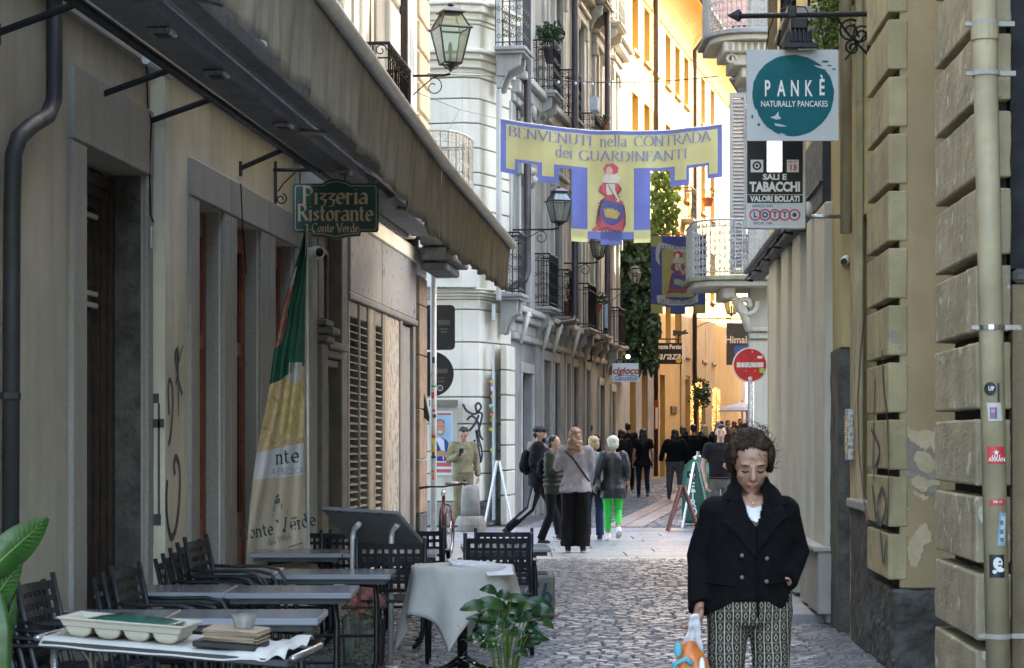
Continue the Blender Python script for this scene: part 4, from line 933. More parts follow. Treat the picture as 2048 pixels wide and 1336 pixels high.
mb.tube([q+V((-.2,.05,.1)), q+V((-.05,.05,-.1)), q+V((.05,.05,-.5))], [.09, .1, .06], 8); mb.build('console', iv, tb, smooth=True)
tb = wrap_balcony('ornate balcony on fluted consoles at the top right beside the hanging sign bar', zr(70), 1.1, GX(1424, RY-.6), X0+1.2, RY-.7, 'iron_w', 'pale2')
for k in range(3): MB().box(W_, X0-.55+k*.18, X0+.9, RY-.5+k*.12, RY+1, zr(70)-.2-.22*(k+1), zr(70)-.2-.22*k-.005).build('console', iv, tb, bev=.02)
mb = MB()
for k in range(12): mb.tube([V((X0-.5+k*.12, RY-.53, zr(70)-.24)), V((X0-.5+k*.12, RY-.53, zr(70)-.4))], .035, 6)
for k in range(3): mb.tube([p for p in scroll(V((X0-.4+k*.4, RY-.4, zr(70)-.53)), u, up, .11, 1.2, 10)], .03, 5)
mb.build('carving', iv, tb, kind='stuff')
balcony('dark balcony lower behind the top right one, above the grey shutter', rs, 46.5, 49, .75, 9.2, 1.1, orn=False, cons=True)
# open louvred shutter
t = thing('shutter', 'grey louvred shutter standing open above the white balcony', 'shutter', (GX(1475, 42), 42, zr(455)))
x0, x1 = GX(1459, 42), GX(1492, 42); z0, z1 = zr(552), zr(192)
for a, b, c, d in ((x0, x0+.07, z0, z1), (x1-.05, x1, z0, z1), (x0+.07, x1-.05, z1-.1, z1), (x0+.07, x1-.05, z0, z0+.1)): MB().box(W_, a, b, 41.98, 42.03, c, d).build('frame', mat('shutter_grey', (.42,.38,.33), .6, .15, 4), t, bev=.006)
o = None; n = int((z1-z0-.22)/.072)
for i in range(n):
    if o is None:
        z = z0+.11; o = MB().hexa([V((x0+.07,41.975,z)),V((x1-.05,41.975,z)),V((x1-.05,42.03,z+.066)),V((x0+.07,42.03,z+.066)),V((x0+.07,41.975,z+.012)),V((x1-.05,41.975,z+.012)),V((x1-.05,42.03,z+.078)),V((x0+.07,42.03,z+.078))]).build('slat', MATS['shutter_grey'], t)
    else: clone(o, (0, 0, i*.072), t)
# unseen far side of the street: keeps the yellow house's foot in shade
t = thing('far_side_house', 'unseen house on the right of the far street, shaped to shade the yellow house', 'building', (9.3, 64, 0))
def rq(s, d, z): return V((X0+.2*(s-RY)+1.2-d, s, z))
wall(rq, 61.6, 100, 0, 13.6, [], .4).build('wall', M['mauve'], t)
MB().hexa([rq(61.6,-9,0),rq(61.6,-.5,0),rq(100,-.5,0),rq(100,-9,0),rq(61.6,-9,13.5),rq(61.6,-.5,13.5),rq(100,-.5,13.5),rq(100,-9,13.5)]).build('interior', M['dkgrey'], t)
# ================================================================ near right building (rusticated)
t = RB = thing('rusticated_building', 'yellow stuccoed building on the right with rusticated piers and dark stone base', 'building', (2.6, 14, 0))
dk = flat('interior_dark', (.02,.018,.015), .9)
def sR(p, d=0): return FR.sp(p, d)
s1n, s1f = sR(1785), sR(1742)      # pier one: street face from s1n (near) to s1f (far)
s2n, s2f = sR(1962), sR(1880)      # pier two
print('piers', s1n, s1f, s2n, s2f)
# pier one core (smooth side facing us) and blocks
MB().box(FR, s1n, s1f+.1, -1.0, -.05, .575, 17).build('pier', M['r_peel'], t, bev=.01)
rough(MB().box(FR, s1n-.02, s1f+.1, -1.0, .0, 0, .57).build('base_stone', M['granite_dk'], t), .05, 5, .02)
def zR(py, s): return EYE+(HY-py)/FP*s
jn = [1150, 1053, 948, 840, 733, 632, 527, 418, 314, 209, 105]
zz = [zR(y, s1f) for y in jn]; h = (zz[-1]-zz[1])/9
zz = [zz[1]-h+.03]+[zz[1]+h*i for i in range(20)]
for a, b in zip(zz, zz[1:]):
    if b > 12: break
    rough(MB().box(FR, s1n-.012, s1f, -.1, .03, a+.05, b).build('block', M['r_yel2'], t), .009, 4, .010)
    MB().box(FR, s1n+.03, s1f-.03, -.1, -.04, a, a+.05).build('joint', M['joint'], t)
# peeled plaster on the side of pier one
def peel(pts, k, m, nm='peeled_plaster'):
    Yp = FR(s1n, 0, 0).y
    Yp = s1n
    poly = [V((GX(x, Yp-.02), Yp-.003-.0012*k-.0, EYE+(HY-y)/FP*Yp)) for x, y in pts]
    rnd = random.Random(len(pts)+k); q = []
    for i, p in enumerate(poly):
        nx = poly[(i+1) % len(poly)]
        for j in range(4): q.append(p.lerp(nx, j/4)+V((rnd.uniform(-1,1)*.008, 0, rnd.uniform(-1,1)*.008)))
    # camera-side face of the pier follows its frame: shift in Y to lie on it
    q = [V((p.x, Yp+(FR(s1n, -(p.x-FR(s1n,0,0).x), 0).y-s1n)-.004-.0015*k, p.z)) for p in q]
    n = len(q); MB().prism(q, (0, .003, 0)).build(nm, m, t)
peel([(1804,852),(1820,862),(1850,862),(1880,872),(1880,985),(1850,992),(1842,965),(1822,975),(1805,940),(1808,900),(1800,880)], 1, M['plaster_b'])
peel([(1803,852),(1812,850),(1830,862),(1860,860),(1880,866),(1880,880),(1868,905),(1862,890),(1850,900),(1835,890),(1822,880),(1812,868)], 2, M['plaster_a'])
peel([(1832,905),(1850,900),(1866,915),(1872,935),(1855,948),(1838,938),(1830,920)], 2, M['plaster_a'])
peel([(1820,960),(1838,950),(1862,962),(1880,955),(1880,970),(1858,972),(1848,985),(1830,975)], 3, M['plaster_a'])
peel([(1824,975),(1838,985),(1858,994),(1848,1000),(1830,988)], 2, M['plaster_a'])
peel([(1842,1050),(1852,1046),(1865,1070),(1860,1085),(1848,1090),(1842,1115),(1832,1135),(1822,1130),(1815,1100),(1825,1075)], 2, M['plaster_a'])
for sx, sy in ((1812, 998), (1815, 1018)): peel([(sx-5, sy), (sx, sy-3), (sx+4, sy), (sx, sy+3)], 2, M['plaster_a'])
# graffiti tags on pier one
mb = MB()
def ink3(pts, r, k):
    P_ = [FR(sR(x, .035), .035+.001*k, zR(y, sR(x, .035))) for x, y in sp_(pts)]; Lp = []
    for i, p in enumerate(P_):
        a = P_[max(0, i-1)]; b = P_[min(len(P_)-1, i+1)]; u_ = (b-a).normalized(); n = V((0, -u_.z, u_.y)); Lp += [p+n*r*1.0, p-n*r*1.0]
    mb.add(Lp, [(2*i, 2*i+1, 2*i+3, 2*i+2) for i in range(len(P_)-1)])
ink3([(1764,700),(1768,780),(1776,860),(1777,1000),(1772,1060)], .018, 1); ink3([(1751,757),(1748,860),(1746,940)], .018, 2); ink3([(1743,858),(1760,900),(1750,940),(1748,960)], .02, 3)
ink3([(1745,970),(1752,1030),(1758,1050)], .018, 4); ink3([(1765,975),(1756,1010),(1762,1050),(1773,1010),(1765,975)], .018, 5); ink3([(1762,1060),(1768,1125),(1775,1080)], .018, 6)
solo(mb, 'graffiti', INK, 'thin black tag scrawled down the yellow blocks of the far pier', 'graffiti', nrm=False)
# pier two
MB().box(FR, s2n+.30, s2f+.05, -.95, -.12, .36, 17).build('pier', M['r_block'], t)
zz2 = [zR(y, s2f) for y in (1253, 1115, 980, 843, 700)]; h2 = (zz2[0]-zz2[3])/-3
z = zz2[0]-h2*1; k = 0
while z < 12:
    a, b = z+.055, z+h2
    if z < 0: a = .36
    rough(MB().box(FR, s2n-.02, s2f, -.15, .03, a, b).build('block', M['r_block'], t), .012, 4, .012)
    # blocks of the side face
    MB().box(FR, s2n+.06, s2f-.04, -.14, -.08, a-.055, a).build('joint', M['joint'], t)
    z += h2
rough(MB().box(FR, s2n-.01, s2f+.05, -.25, .01, 0, .35).build('base_stone', M['granite_dk'], t), .05, 4, .03)
# back walls of the openings, dark portal near us
MB().box(FR, 5.5, s2n+.8, -1.5, -.95, 0, 17).build('inner_wall', M['r_block'], t)
MB().box(FR, s2n-.05, s2n+.29, -1.4, -.152, 0, 2.38).build('portal_jamb', mat('portal_brown', (.25,.19,.11), .9, .25, 3, streak=.4, bump=.3), t)
MB().box(FR, s2n-.08, s2n+.29, -1.4, -.152, 2.385, 2.46).build('portal_cornice', M['granite_dk'], t, bev=.02)
MB().box(FR, s2n+.02, s2n+.29, -1.4, -.152, 2.465, 17).build('portal_opening', flat('portal_dark', (.012,.013,.015), .8), t)  # shadowed opening, its darkness put into a near-black slab
MB().box(FR, s2f, s1n+.4, -1.2, -.7, 0, 17).build('inner_wall', M['r_peel'], t)
# street wall beyond pier one
sW = 28.5
wall(FR, s1f+.1, 19.9, .0, 17, [(s1f+.25, s1f+1.25, 1.05, zR(430, 17.2)), (17.6, 18.6, 5.5, 8)], .4, d=-.06).build('wall', M['r_yel'], t)
MB().box(FR, s1f+.25, s1f+1.25, -.3, -.26, 1.05, zR(430, 17.2)).build('grey_panel', M['r_grey'], t)
rough(MB().box(FR, s1f+.1, s1f+1.25, -.058, .02, 0, 1.05).build('base_stone', M['granite_dk'], t), .03)
MB().box(FR, s1f+.1, s1f+1.3, -.058, .05, 1.05, 1.12).build('sill', M['r_grey'], t, bev=.01)
MB().box(FR, sR(1712), sR(1700), -.058, .0, 0, 6.2).build('pilaster', M['r_yel2'], t, bev=.01)
rough(MB().box(FR, sR(1690), 19.85, -.058, .05, 0, zR(705, 19)).build('base_stone', M['granite_dk'], t), .03)
MB().box(FR, sR(1672), sR(1662), -.058, .08, 0, zR(700, 19)).build('base_stone', M['granite'], t, bev=.02)
MB().box(FR, sR(1690), 19.85, -.058, .03, zR(704, 19), 4.5).build('pilaster', M['r_yel'], t, bev=.01)
MB().box(FR, 19.92, 28.4, -.5, -.08, 0, 17).build('wall', M['r_yel'], t)
MB().box(FR, 5, 28.4, -9, -1.51, 0, 17).build('interior', dk, t); MB().box(FR, 18.6, 28.4, -9, -.51, 0, 17).build('interior', dk, t)
MB().box(FR, 5, 28.5, -9.2, .4, 17, 17.4).build('roof', M['pale2'], t)
# niche + dark shutter above the shop
MB().box(FR, sR(1657, .05), sR(1612, .05), -.07, .1, zR(430, 20), zR(280, 20)).build('shutter', flat('shutter_green', (.018,.03,.035), .6), t, bev=.01)
MB().box(FR, sR(1657, .05), sR(1612, .05), .1, .13, zR(392, 20), zR(388, 20)).build('shutter_rail', M['iron'], t)
mb = MB(); pts = [(1660,455),(1664,400),(1668,345),(1673,320),(1678,345),(1680,400),(1682,455)]
mb.prism([FR(sR(x), -.05, zR(y, sR(x))) for x, y in pts], FR(20, .006, 0)-FR(20, 0, 0)); mb.build('niche', M['granite_dk'], t)
MB().box(FR, sR(1684), sR(1657), -.058, -.03, zR(470, 19.5), zR(285, 19.5)).build('worn_plaster', M['plaster_b'], t)
# drainpipe in front of pier two (slightly leaning), brackets and stickers
Yp = 11.05; px_ = lambda py: 1968+py*.0215
pp = [V((GX(px_(y), Yp), Yp, EYE+(HY-y)/FP*Yp)) for y in (-500, 1500)]
tp = pipe('thick cream drainpipe covered in stickers on the nearest rusticated pier', pp, .062, 'pipe_cr')
for i, y in enumerate((48, 147, 655, 1272)):
    c = V((GX(px_(y), Yp), Yp, EYE+(HY-y)/FP*Yp)); mb = MB()
    mb.lathe(c, [(.064, -.012), (.069, -.012), (.069, .012), (.064, .012)], 16); mb.box(W_, c.x-.1, c.x-.06, Yp-.01, Yp+.01, c.z-.01, c.z+.01); mb.box(W_, c.x+.06, c.x+.15, Yp-.01, Yp+.02, c.z-.012, c.z+.012)
    mb.build('clamp', M['r_grey'] if i != 2 else M['steel'], tp)
c = V((GX(px_(70), Yp), Yp, 0)); MB().lathe((c.x, c.y, EYE+(HY-82)/FP*Yp), [(.064, 0), (.07, .005), (.07, .08), (.064, .09)], 16).build('socket', M['pipe_cr'], tp)
def sticker(y0, y1, a0, a1, c, k=0, nm='sticker', wav=0):
    mb = MB(); n = 8; r = .0645+.0012*k; rows_ = []
    for y, tw in ((y1, 0), (y0, wav)):
        c_ = V((GX(px_(y), Yp), Yp, EYE+(HY-y)/FP*Yp)); rows_.append([c_+V((math.sin(a0+tw+(a1-a0)*i/n)*r, -math.cos(a0+tw+(a1-a0)*i/n)*r, 0)) for i in range(n+1)])
    mb.add(rows_[0]+rows_[1], [(i, i+1, n+2+i, n+1+i) for i in range(n)])
    return mb.build(nm, flat('st_%d%d%d' % tuple(int(v*99) for v in c), c, .45), tp, nrm=False)
def ptext(body, y, size, c, k=3, sx=1, bold=.02, da=0):
    c_ = V((GX(px_(y), Yp)+da, Yp, EYE+(HY-y)/FP*Yp)); return text(body, size, c, tp, c_+V((0, -.064-.0012*k, 0)), sx=sx, bold=bold)
mb = MB(); c_ = V((GX(px_(778), Yp)-.024, Yp, EYE+(HY-778)/FP*Yp))
n = 18; mb.add([c_+V((0, -.0665, 0))]+[c_+V((.028*math.cos(2*PI*i/n), -math.sqrt(max(.0001, .0675**2-(.028*math.cos(2*PI*i/n)-.024)**2)), .034*math.sin(2*PI*i/n))) for i in range(n)], [(0, i+1, (i+1) % n+1) for i in range(n)]); mb.build('sticker', GLYPH_K, tp, nrm=False)
ptext('UP', 778, .03, GLYPH_W, 6, .8, .03, -.022)
sticker(767, 805, .18, .35, (.04,.04,.05)); sticker(806, 842, -.55, .6, (.55,.52,.5), 0, wav=-.15); sticker(815, 838, -.45, .1, (.14,.12,.2), 1); sticker(818, 826, -.35, -.05, (.6,.2,.35), 2)
sticker(893, 927, -.72, .72, (.62,.045,.05), 0); ptext('ARRAN', 919, .028, GLYPH_W, 3, .9, .02)
mb = MB(); c_ = V((GX(px_(906), Yp)-.002, Yp-.069, EYE+(HY-905)/FP*Yp)); st = []
for i in range(10): r_ = .016 if i % 2 == 0 else .007; st.append(c_+V((r_*math.sin(PI*i/5), 0, r_*math.cos(PI*i/5))))
mb.add(st, [tuple(range(10))])
for i in range(4): mb.add([c_+V((-.02+i*.012, .0002, -.012)), c_+V((-.016+i*.012, .0002, -.012)), c_+V((-.021+i*.012, .0002, -.026)), c_+V((-.025+i*.012, .0002, -.026))], [(0,1,2,3)])
mb.build('sticker_emblem', GLYPH_W, tp, nrm=False)
sticker(998, 1010, -.6, .7, (.55,.06,.07), 0, wav=.0); ptext('RIB 10', 1003, .016, GLYPH_W, 3)
sticker(1025, 1090, -.1, .55, (.2,.42,.55), 0, wav=.25); sticker(1032, 1084, .08, .48, (.62,.64,.62), 1, wav=.2)
for y in (1040, 1058, 1074): sticker(y, y+9, .12, .42, (.15,.2,.26), 2)
sticker(1108, 1154, -.75, .45, (.02,.02,.025), 0)
mb = MB(); c_ = V((GX(px_(1130), Yp)-.008, Yp-.0675, EYE+(HY-1130)/FP*Yp))
def disc(mb, c, rx, rz, n=14): mb.add([c+V((rx*math.cos(2*PI*i/n), 0, rz*math.sin(2*PI*i/n))) for i in range(n)], [tuple(range(n))])
disc(mb, c_+V((.002, 0, .012)), .024, .03); disc(mb, c_+V((.014, .0003, -.02)), .02, .012); disc(mb, c_+V((-.014, .0003, -.03)), .012, .01); mb.build('sticker_print', GLYPH_W, tp, nrm=False)
mb = MB(); disc(mb, c_+V((.012, -.0006, .02)), .007, .006, 8); disc(mb, c_+V((.012, -.0006, 0)), .012, .004, 8); mb.build('sticker_print', GLYPH_K, tp, nrm=False)
# intercom with brass buttons, violet cable, fairy camera
t = thing('intercom', 'narrow intercom panel with two rows of brass buttons on the lemon wall', 'intercom', FR(sR(1705), 0, zR(918, 17.4)))
s = sR(1705); MB().box(FR, s-.1, s+.1, -.0, .05, zR(920, s), zR(818, s)).build('panel', M['steel'], t, bev=.004)
mb = MB()
for i in range(13):
    for j in (-.045, .03): mb.box(FR, s+j-.015, s+j+.02, .05, .06, zR(905, s)+i*.023, zR(905, s)+i*.023+.012)
mb.build('button', flat('brass', (.6,.42,.18), .3, metal=.7), t)
mb = MB(); mb.tube([FR(sR(x), .04, zR(y, sR(x))) for x, y in ((1742,620),(1732,700),(1726,800),(1728,900),(1736,980),(1745,1045))], .006, 5); solo(mb, 'cable', flat('cable_violet', (.2,.06,.09)), 'thin violet cable hanging in a loose curve beside the far pier', 'cable')
t = thing('security_camera', 'white bullet camera under the cream pipe end on the right', 'camera', P(1690, 530, 18.2), 'security cameras')
MB().box(W_, GX(1693,18.3), GX(1700,18.3), 18.2, 18.35, P(0,530,18.3).z, P(0,505,18.3).z).build('mount', M['white'], t, bev=.005)
MB().tube([P(1696, 515, 18.2), P(1688, 523, 17.95)], .036, 14).build('housing', M['white'], t, smooth=False, bev=.006)
MB().tube([P(1688, 523.2, 17.95)+V((.001, .002, 0)), P(1687.6, 523.6, 17.93)], .028, 14).build('lens', M['black'], t)
# cream pipes by the signs
tq = pipe('cream drainpipe beside the hanging tobacconist sign', [FR(sR(1692, .1), .1, 17), FR(sR(1692, .1), .1, zR(495, 18.3))], .045, 'pipe_cr')
pipe('thinner cream pipe joining the drainpipe above the tobacconist sign', [FR(sR(1686, .1), .1, 8), FR(sR(1686, .1), .1, zR(240, 18.6)), FR(sR(1690, .1), .1, zR(330, 18.3))], .035, 'pipe_cr')
pipe('grey pipe stump with clamps rising behind the black spotlight', [FR(sR(1545, .3), .3, 17), FR(sR(1545, .3), .3, 4.6)], .05, 'pipe_cr')
# dark balcony above with trailing plant
balcony('dark underside of a balcony at the top edge above the floodlight', FR, 18.6, 20.0, .38, EYE+(HY-45)/FP*19.3, 1.0, cons=True)
t = thing('climbing_plant', 'thin climbing plant with green and reddish leaves above the round sign', 'plant', P(1660, 95, 17.4))
rnd = random.Random(8); mb = MB(); st = MB()
for k in range(7):
    x, y = 1640+k*8, -40; q = []
    for j in range(8): q.append(P(x+rnd.uniform(-6,6), y+j*19, 17.35+rnd.uniform(-.1,.1)))
    st.tube(q, .005, 4)
    for p in q: leaves(mb, p, .09, 12, .035, rnd, shell=0)
st.build('stem', M['pipe_br'], t); mb.build('foliage', M['leaf_l'], t, nrm=False)
mb = MB()
for k in range(30): leaves(mb, P(1672+rnd.uniform(-8,18), 85+rnd.uniform(0,50), 17.3), .04, 3, .025, rnd, shell=0)
mb.build('foliage', flat('leaf_red', (.28,.06,.03), .6), t, nrm=False)
# ================================================================ shopfront with white pilasters and canopy cassette
t = thing('shopfront', 'white panelled shopfront with grey stone base between the crossing and the lemon wall', 'shopfront', FR(24, 0, .1))
MB().box(FR, 20.0, 28.2, -.5, -.06, 0, 3.75).build('back_wall', M['shop_w'], t)
edges = [1535, 1548, 1556, 1571, 1582, 1594, 1606, 1618, 1628, 1650]
for i, (a, b) in enumerate(((1538, 1552), (1562, 1575), (1584, 1600), (1613, 1622), (1628, 1649))):
    q0, q1 = sR(b, .1), sR(a, .1)
    MB().box(FR, q0, q1, -.06, .10, .66, 3.62).build('pilaster', M['shop_w'], t, bev=.015)
    MB().box(FR, q0-.04, q1+.04, -.06, .16, .09, .62).build('plinth', M['r_grey'], t, bev=.01); MB().box(FR, q0-.06, q1+.06, -.06, .2, .622, .67).build('plinth_cap', M['pale'], t, bev=.01)
for a, b, z1 in ((1552, 1562, 3.2), (1575, 1584, 3.1), (1600, 1613, 3.0)):
    q0, q1 = sR(b, .0), sR(a, .0)
    MB().box(FR, q0, q1, -.059, .0, .1, .6).build('panel', M['r_grey'], t, bev=.01); MB().box(FR, q0, q1, -.0595, -.02, .62, z1).build('window', flat('shop_blind', (.42,.41,.36), .4), t); MB().box(FR, q0, q1, -.059, .04, z1, 3.6).build('panel', M['shop_w'], t, bev=.01)
mb = MB(); mb.box(W_, GX(1535, 28.3), GX(1560, 28.3)+.4, 28.22, 28.3, 0, 3.75); mb.build('end_wall', M['r_yel'], t)
MB().box(FR, 21.0, 28.0, .02, .2, 3.60, 3.66).build('canopy_rail', M['dkgrey'], t, bev=.01)
MB().hexa([FR(20.9,.0,3.76),FR(28.0,.0,3.76),FR(28.0,.22,3.67),FR(20.9,.22,3.67),FR(20.9,.0,3.88),FR(28.0,.0,3.88),FR(28.0,.25,3.76),FR(20.9,.25,3.76)]).build('canopy', flat('canopy_grey', (.12,.12,.12), .5), t, bev=.01)
MB().tube([FR(20.9, .24, 3.71), FR(28.0, .24, 3.71)], .03, 8).build('canopy_bar', M['iron'], t)
for s in (21.2, 22.8, 24.4, 26, 27.6): MB().tube([FR(s, .2, 3.66), FR(s, .28, 3.58), FR(s+.05, .18, 3.57)], .018, 6).build('hook', M['iron'], t)
# ================================================================ hanging signs right
Y = 16.3; bz = P(0, 30, Y).z; t = thing('hanging_sign', 'square grey sign with a teal brush circle hanging from an arrow-tipped bar', 'sign', P(1585, 282, Y), 'hanging shop signs')
mb = MB(); mb.tube([P(1738, 28, Y), P(1480, 32, Y)], .020, 8); mb.loft([[P(x, 31, Y)+V((0, r*.3*c, r*s_)) for c, s_ in ((1,0),(0,1),(-1,0),(0,-1))] for x, r in ((1484, .02), (1478, .05), (1455, .004))])
for c, r in (((1700, 62), .09), ((1722, 70), .07), ((1705, 95), .06)): mb.tube(scroll(P(*c, Y), V((1,0,0)), V((0,0,1)), r, 1.5, 18, 1), .008, 4)
mb.tube([P(1672, 32, Y), P(1690, 60, Y), P(1712, 85, Y), P(1737, 110, Y)], .009, 4); mb.tube([P(1738, 5, Y), P(1738, 115, Y)], .016, 6); mb.tube([P(1690, 120, Y), P(1738, 60, Y)], .008, 4)
mb.build('bracket', M['iron'], t)
mb = MB(); mb.tube([P(1532, 101, Y), P(1538, 60, Y), P(1548, 34, Y)], .004, 4); mb.tube([P(1650, 101, Y), P(1640, 34, Y)], .004, 4); mb.build('wire', M['iron'], t)
x0, x1, z0, z1 = GX(1493, Y), GX(1676, Y), P(0, 282, Y).z, P(0, 100, Y).z
MB().box(W_, x0, x1, Y-.015, Y+.015, z0, z1).build('sign_board', flat('sign_grey', (.50,.52,.52), .45, var=.06), t)
teal = flat('teal', (.0,.115,.135), .55, spec=.2); cx, cz = (x0+x1)/2+.003, (z0+z1)/2; mb = MB(); n = 90; rr = .302; rnd = random.Random(1); pts = []
for i in range(n):
    a = 2*PI*i/n; r = rr*(1+.012*math.sin(a*3+.5)+.012*noise.noise(V((math.cos(a)*5, math.sin(a)*5, 0)))+.006*rnd.uniform(-1, 1)); pts.append(V((cx+r*math.cos(a), Y-.0165, cz+r*math.sin(a))))
mb.add(pts, [tuple(range(n))]); mb.build('emblem', teal, t, nrm=False)
sg_ = MATS['sign_grey']; mb = MB()
def blob(pts, k=0): MB().add([P(x, y, Y)+V((0, -.018-.0006*k, 0)) for x, y in pts], [tuple(range(len(pts)))]).build('brush_gap', sg_, t, nrm=False)
blob([(1540,235),(1550,232),(1556,224),(1557,232),(1562,238),(1552,240)]); blob([(1548,247),(1560,249),(1574,253),(1562,254),(1550,252)]); blob([(1626,131),(1645,134),(1660,138),(1672,144),(1650,140),(1636,136)])
blob([(1508,222),(1512,218),(1517,232),(1527,248),(1536,258),(1524,252),(1512,238)]); blob([(1558,266),(1572,270),(1564,273)]); blob([(1628,262),(1640,256),(1636,264)])
mb = MB()
for a in ((1650,124,8,2),(1658,132,5,1.5),(1667,139,4,1.5),(1504,234,2,4),(1517,250,3,3),(1527,242,2,6),(1533,250,2,5)): mb.add([P(a[0]+a[2]*math.cos(PI*i/4), a[1]+a[3]*math.sin(PI*i/4), Y)+V((0,-.0195,0)) for i in range(8)], [tuple(range(8))])
mb.build('brush_fleck', teal, t, nrm=False, kind='stuff')
for i, ch in enumerate('PANK\u00c8'): text(ch, .165, GLYPH_W, t, P((1534, 1562, 1589, 1616, 1643)[i], 179 if i < 4 else 177, Y)+V((0, -.018, 0)), sx=.52, bold=.022)
text('NATURALLY PANCAKES', .062, GLYPH_W, t, P(1588, 209, Y)+V((0, -.018, 0)), sx=.74, bold=.008)
t = thing('floodlight', 'black floodlight clamped on the sign bar above the round teal emblem', 'lamp', P(1597, 95, Y-.02))
q = P(1597, 30, Y)
MB().hexa([P(1566,96,Y-.12),P(1628,96,Y-.12),P(1628,96,Y+.1),P(1566,96,Y+.1),P(1574,62,Y-.08),P(1621,62,Y-.08),P(1621,62,Y+.08),P(1574,62,Y+.08)]).build('head', M['black'], t, bev=.008)
MB().box(W_, GX(1562,Y), GX(1631,Y), Y-.15, Y-.11, P(0,103,Y).z, P(0,92,Y).z).build('rim', M['iron'], t, bev=.006)
MB().box(W_, GX(1580,Y), GX(1614,Y), Y-.07, Y+.07, P(0,61,Y).z, P(0,38,Y).z).build('driver', M['iron'], t, bev=.01)
mb = MB()
for i in range(6): mb.box(W_, GX(1577+i*8,Y), GX(1580+i*8,Y), Y-.13, Y-.08, P(0,88,Y).z, P(0,64,Y).z)
mb.build('fin', M['iron'], t)
mb = MB(); mb.tube([P(1560,60,Y), P(1556,90,Y), P(1572,100,Y)], .008, 4); mb.tube([P(1560,20,Y-.03), P(1575,12,Y-.03), P(1610,14,Y-.03), P(1625,40,Y-.03), P(1600,55,Y-.05)], .005, 4); mb.build('cable', M['iron'], t)
mb = MB(); mb.box(W_, GX(1575,Y), GX(1592,Y), Y-.04, Y+.04, P(0,36,Y).z, P(0,14,Y).z); mb.build('clamp', M['iron'], t, bev=.006)
# tobacconist sign
Y = 17.5; t = thing('hanging_sign', 'black and white illuminated tobacconist sign with a lottery strip on steel arms', 'sign', P(1550, 458, Y), 'hanging shop signs')
b = lambda x0, x1, y0, y1, d0, d1: MB().box(W_, GX(x0, Y), GX(x1, Y), Y+d0, Y+d1, P(0, y1, Y).z, P(0, y0, Y).z)
b(1490, 1610, 215, 458, -.045, .045).build('casing', M['alu'], t, bev=.006)
b(1493, 1604, 220, 390, -.049, -.0455).build('black_panel', M['black'], t); b(1493, 1604, 391.5, 407, -.049, -.0455).build('black_panel', M['black'], t)
b(1493, 1604, 408, 452, -.049, -.0455).build('white_panel', flat('panel_white', (.62,.64,.64), .3, emit=.0), t)
e_ = mat('led_white', (.9,.95,1), .5, emit=.7, var=0, bump=0); b(1533, 1562, 280, 345, -.052, -.0495).build('led_strip', e_, t)
tt = lambda s, x, y, sz, m=GLYPH_W, sx=1, bd=.03: text(s, sz, m, t, P(x, y, Y)+V((0, -.0505, 0)), sx=sx, bold=bd)
tt('SALI E', 1548, 356, .062, sx=1.15, bd=.04); tt('TABACCHI', 1548.5, 376, .102, sx=.80, bd=.05); tt('VALORI BOLLATI', 1548.5, 399.5, .062, sx=.83, bd=.045)
blue = flat('print_blue', (.03,.05,.22)); red = flat('print_red', (.55,.04,.05)); tt('GIOCO DEL', 1524, 413.5, .03, blue, 1.05, .01); tt('RIC.N\u00b0 149', 1524, 448, .028, blue, 1.1, .01)
for i, ch in enumerate('LOTTO'):
    cx = 1509+i*19.6; mb = MB(); n = 20; c = P(cx, 431, Y)+V((0, -.0505-.0003*(i % 2), 0)); r0, r1 = .036, .047
    mb.add([c+V((r*math.cos(2*PI*j/n), 0, r*math.sin(2*PI*j/n))) for r in (r0, r1) for j in range(n)], [(j, (j+1) % n, n+(j+1) % n, n+j) for j in range(n)]); mb.build('ring', red, t, nrm=False)
    if i == 4 or i == 1:
        mb = MB(); disc(mb, c+V((0,-.0006,0)), .017 if i == 4 else .024, .017 if i == 4 else .024); mb.build('dot', blue, t, nrm=False)
        if i == 1: mb = MB(); disc(mb, c+V((0,-.0012,0)), .012, .012); mb.build('dot', MATS['panel_white'], t, nrm=False)
    else: tt(ch, cx, 431, .062, blue, 1, .03)
for x0, x1, y0, y1 in ((1500, 1525, 321, 346), (1572, 1596, 321, 346)): b(x0, x1, y0, y1, -.0505, -.0495).build('label_plate', GLYPH_W, t)
tt2 = lambda s, x, y, sz, m: text(s, sz, m, t, P(x, y, Y)+V((0, -.0515, 0)), bold=.03)
tt2('RIV. N\u00b0', 1584, 325.5, .022, red); tt2('13', 1584, 337, .062, red)
mb = MB(); c = P(1512.5, 333, Y)+V((0,-.052,0)); n = 12
mb.add([c+V((r*math.cos(2*PI*j/n), 0, r*math.sin(2*PI*j/n))) for r in (.022, .036) for j in range(n)], [(j, (j+1) % n, n+(j+1) % n, n+j) for j in range(n)])
mb.add([c+V(((.018 if i % 2 == 0 else .008)*math.sin(PI*i/5), -.0004, (.018 if i % 2 == 0 else .008)*math.cos(PI*i/5))) for i in range(10)], [tuple(range(10))]); mb.build('emblem', GLYPH_K, t, nrm=False)
mb = MB()
for y in (228, 433): MB().tube([P(1608, y, Y), P(1706, y, Y+.05)], .016, 8).build('arm', M['steel'], t, smooth=True)
mb = MB(); mb.ell(P(1616, 418, Y), .04, .04, .06, 10, 7); mb.build('flasher', M['alu'], t, smooth=True)
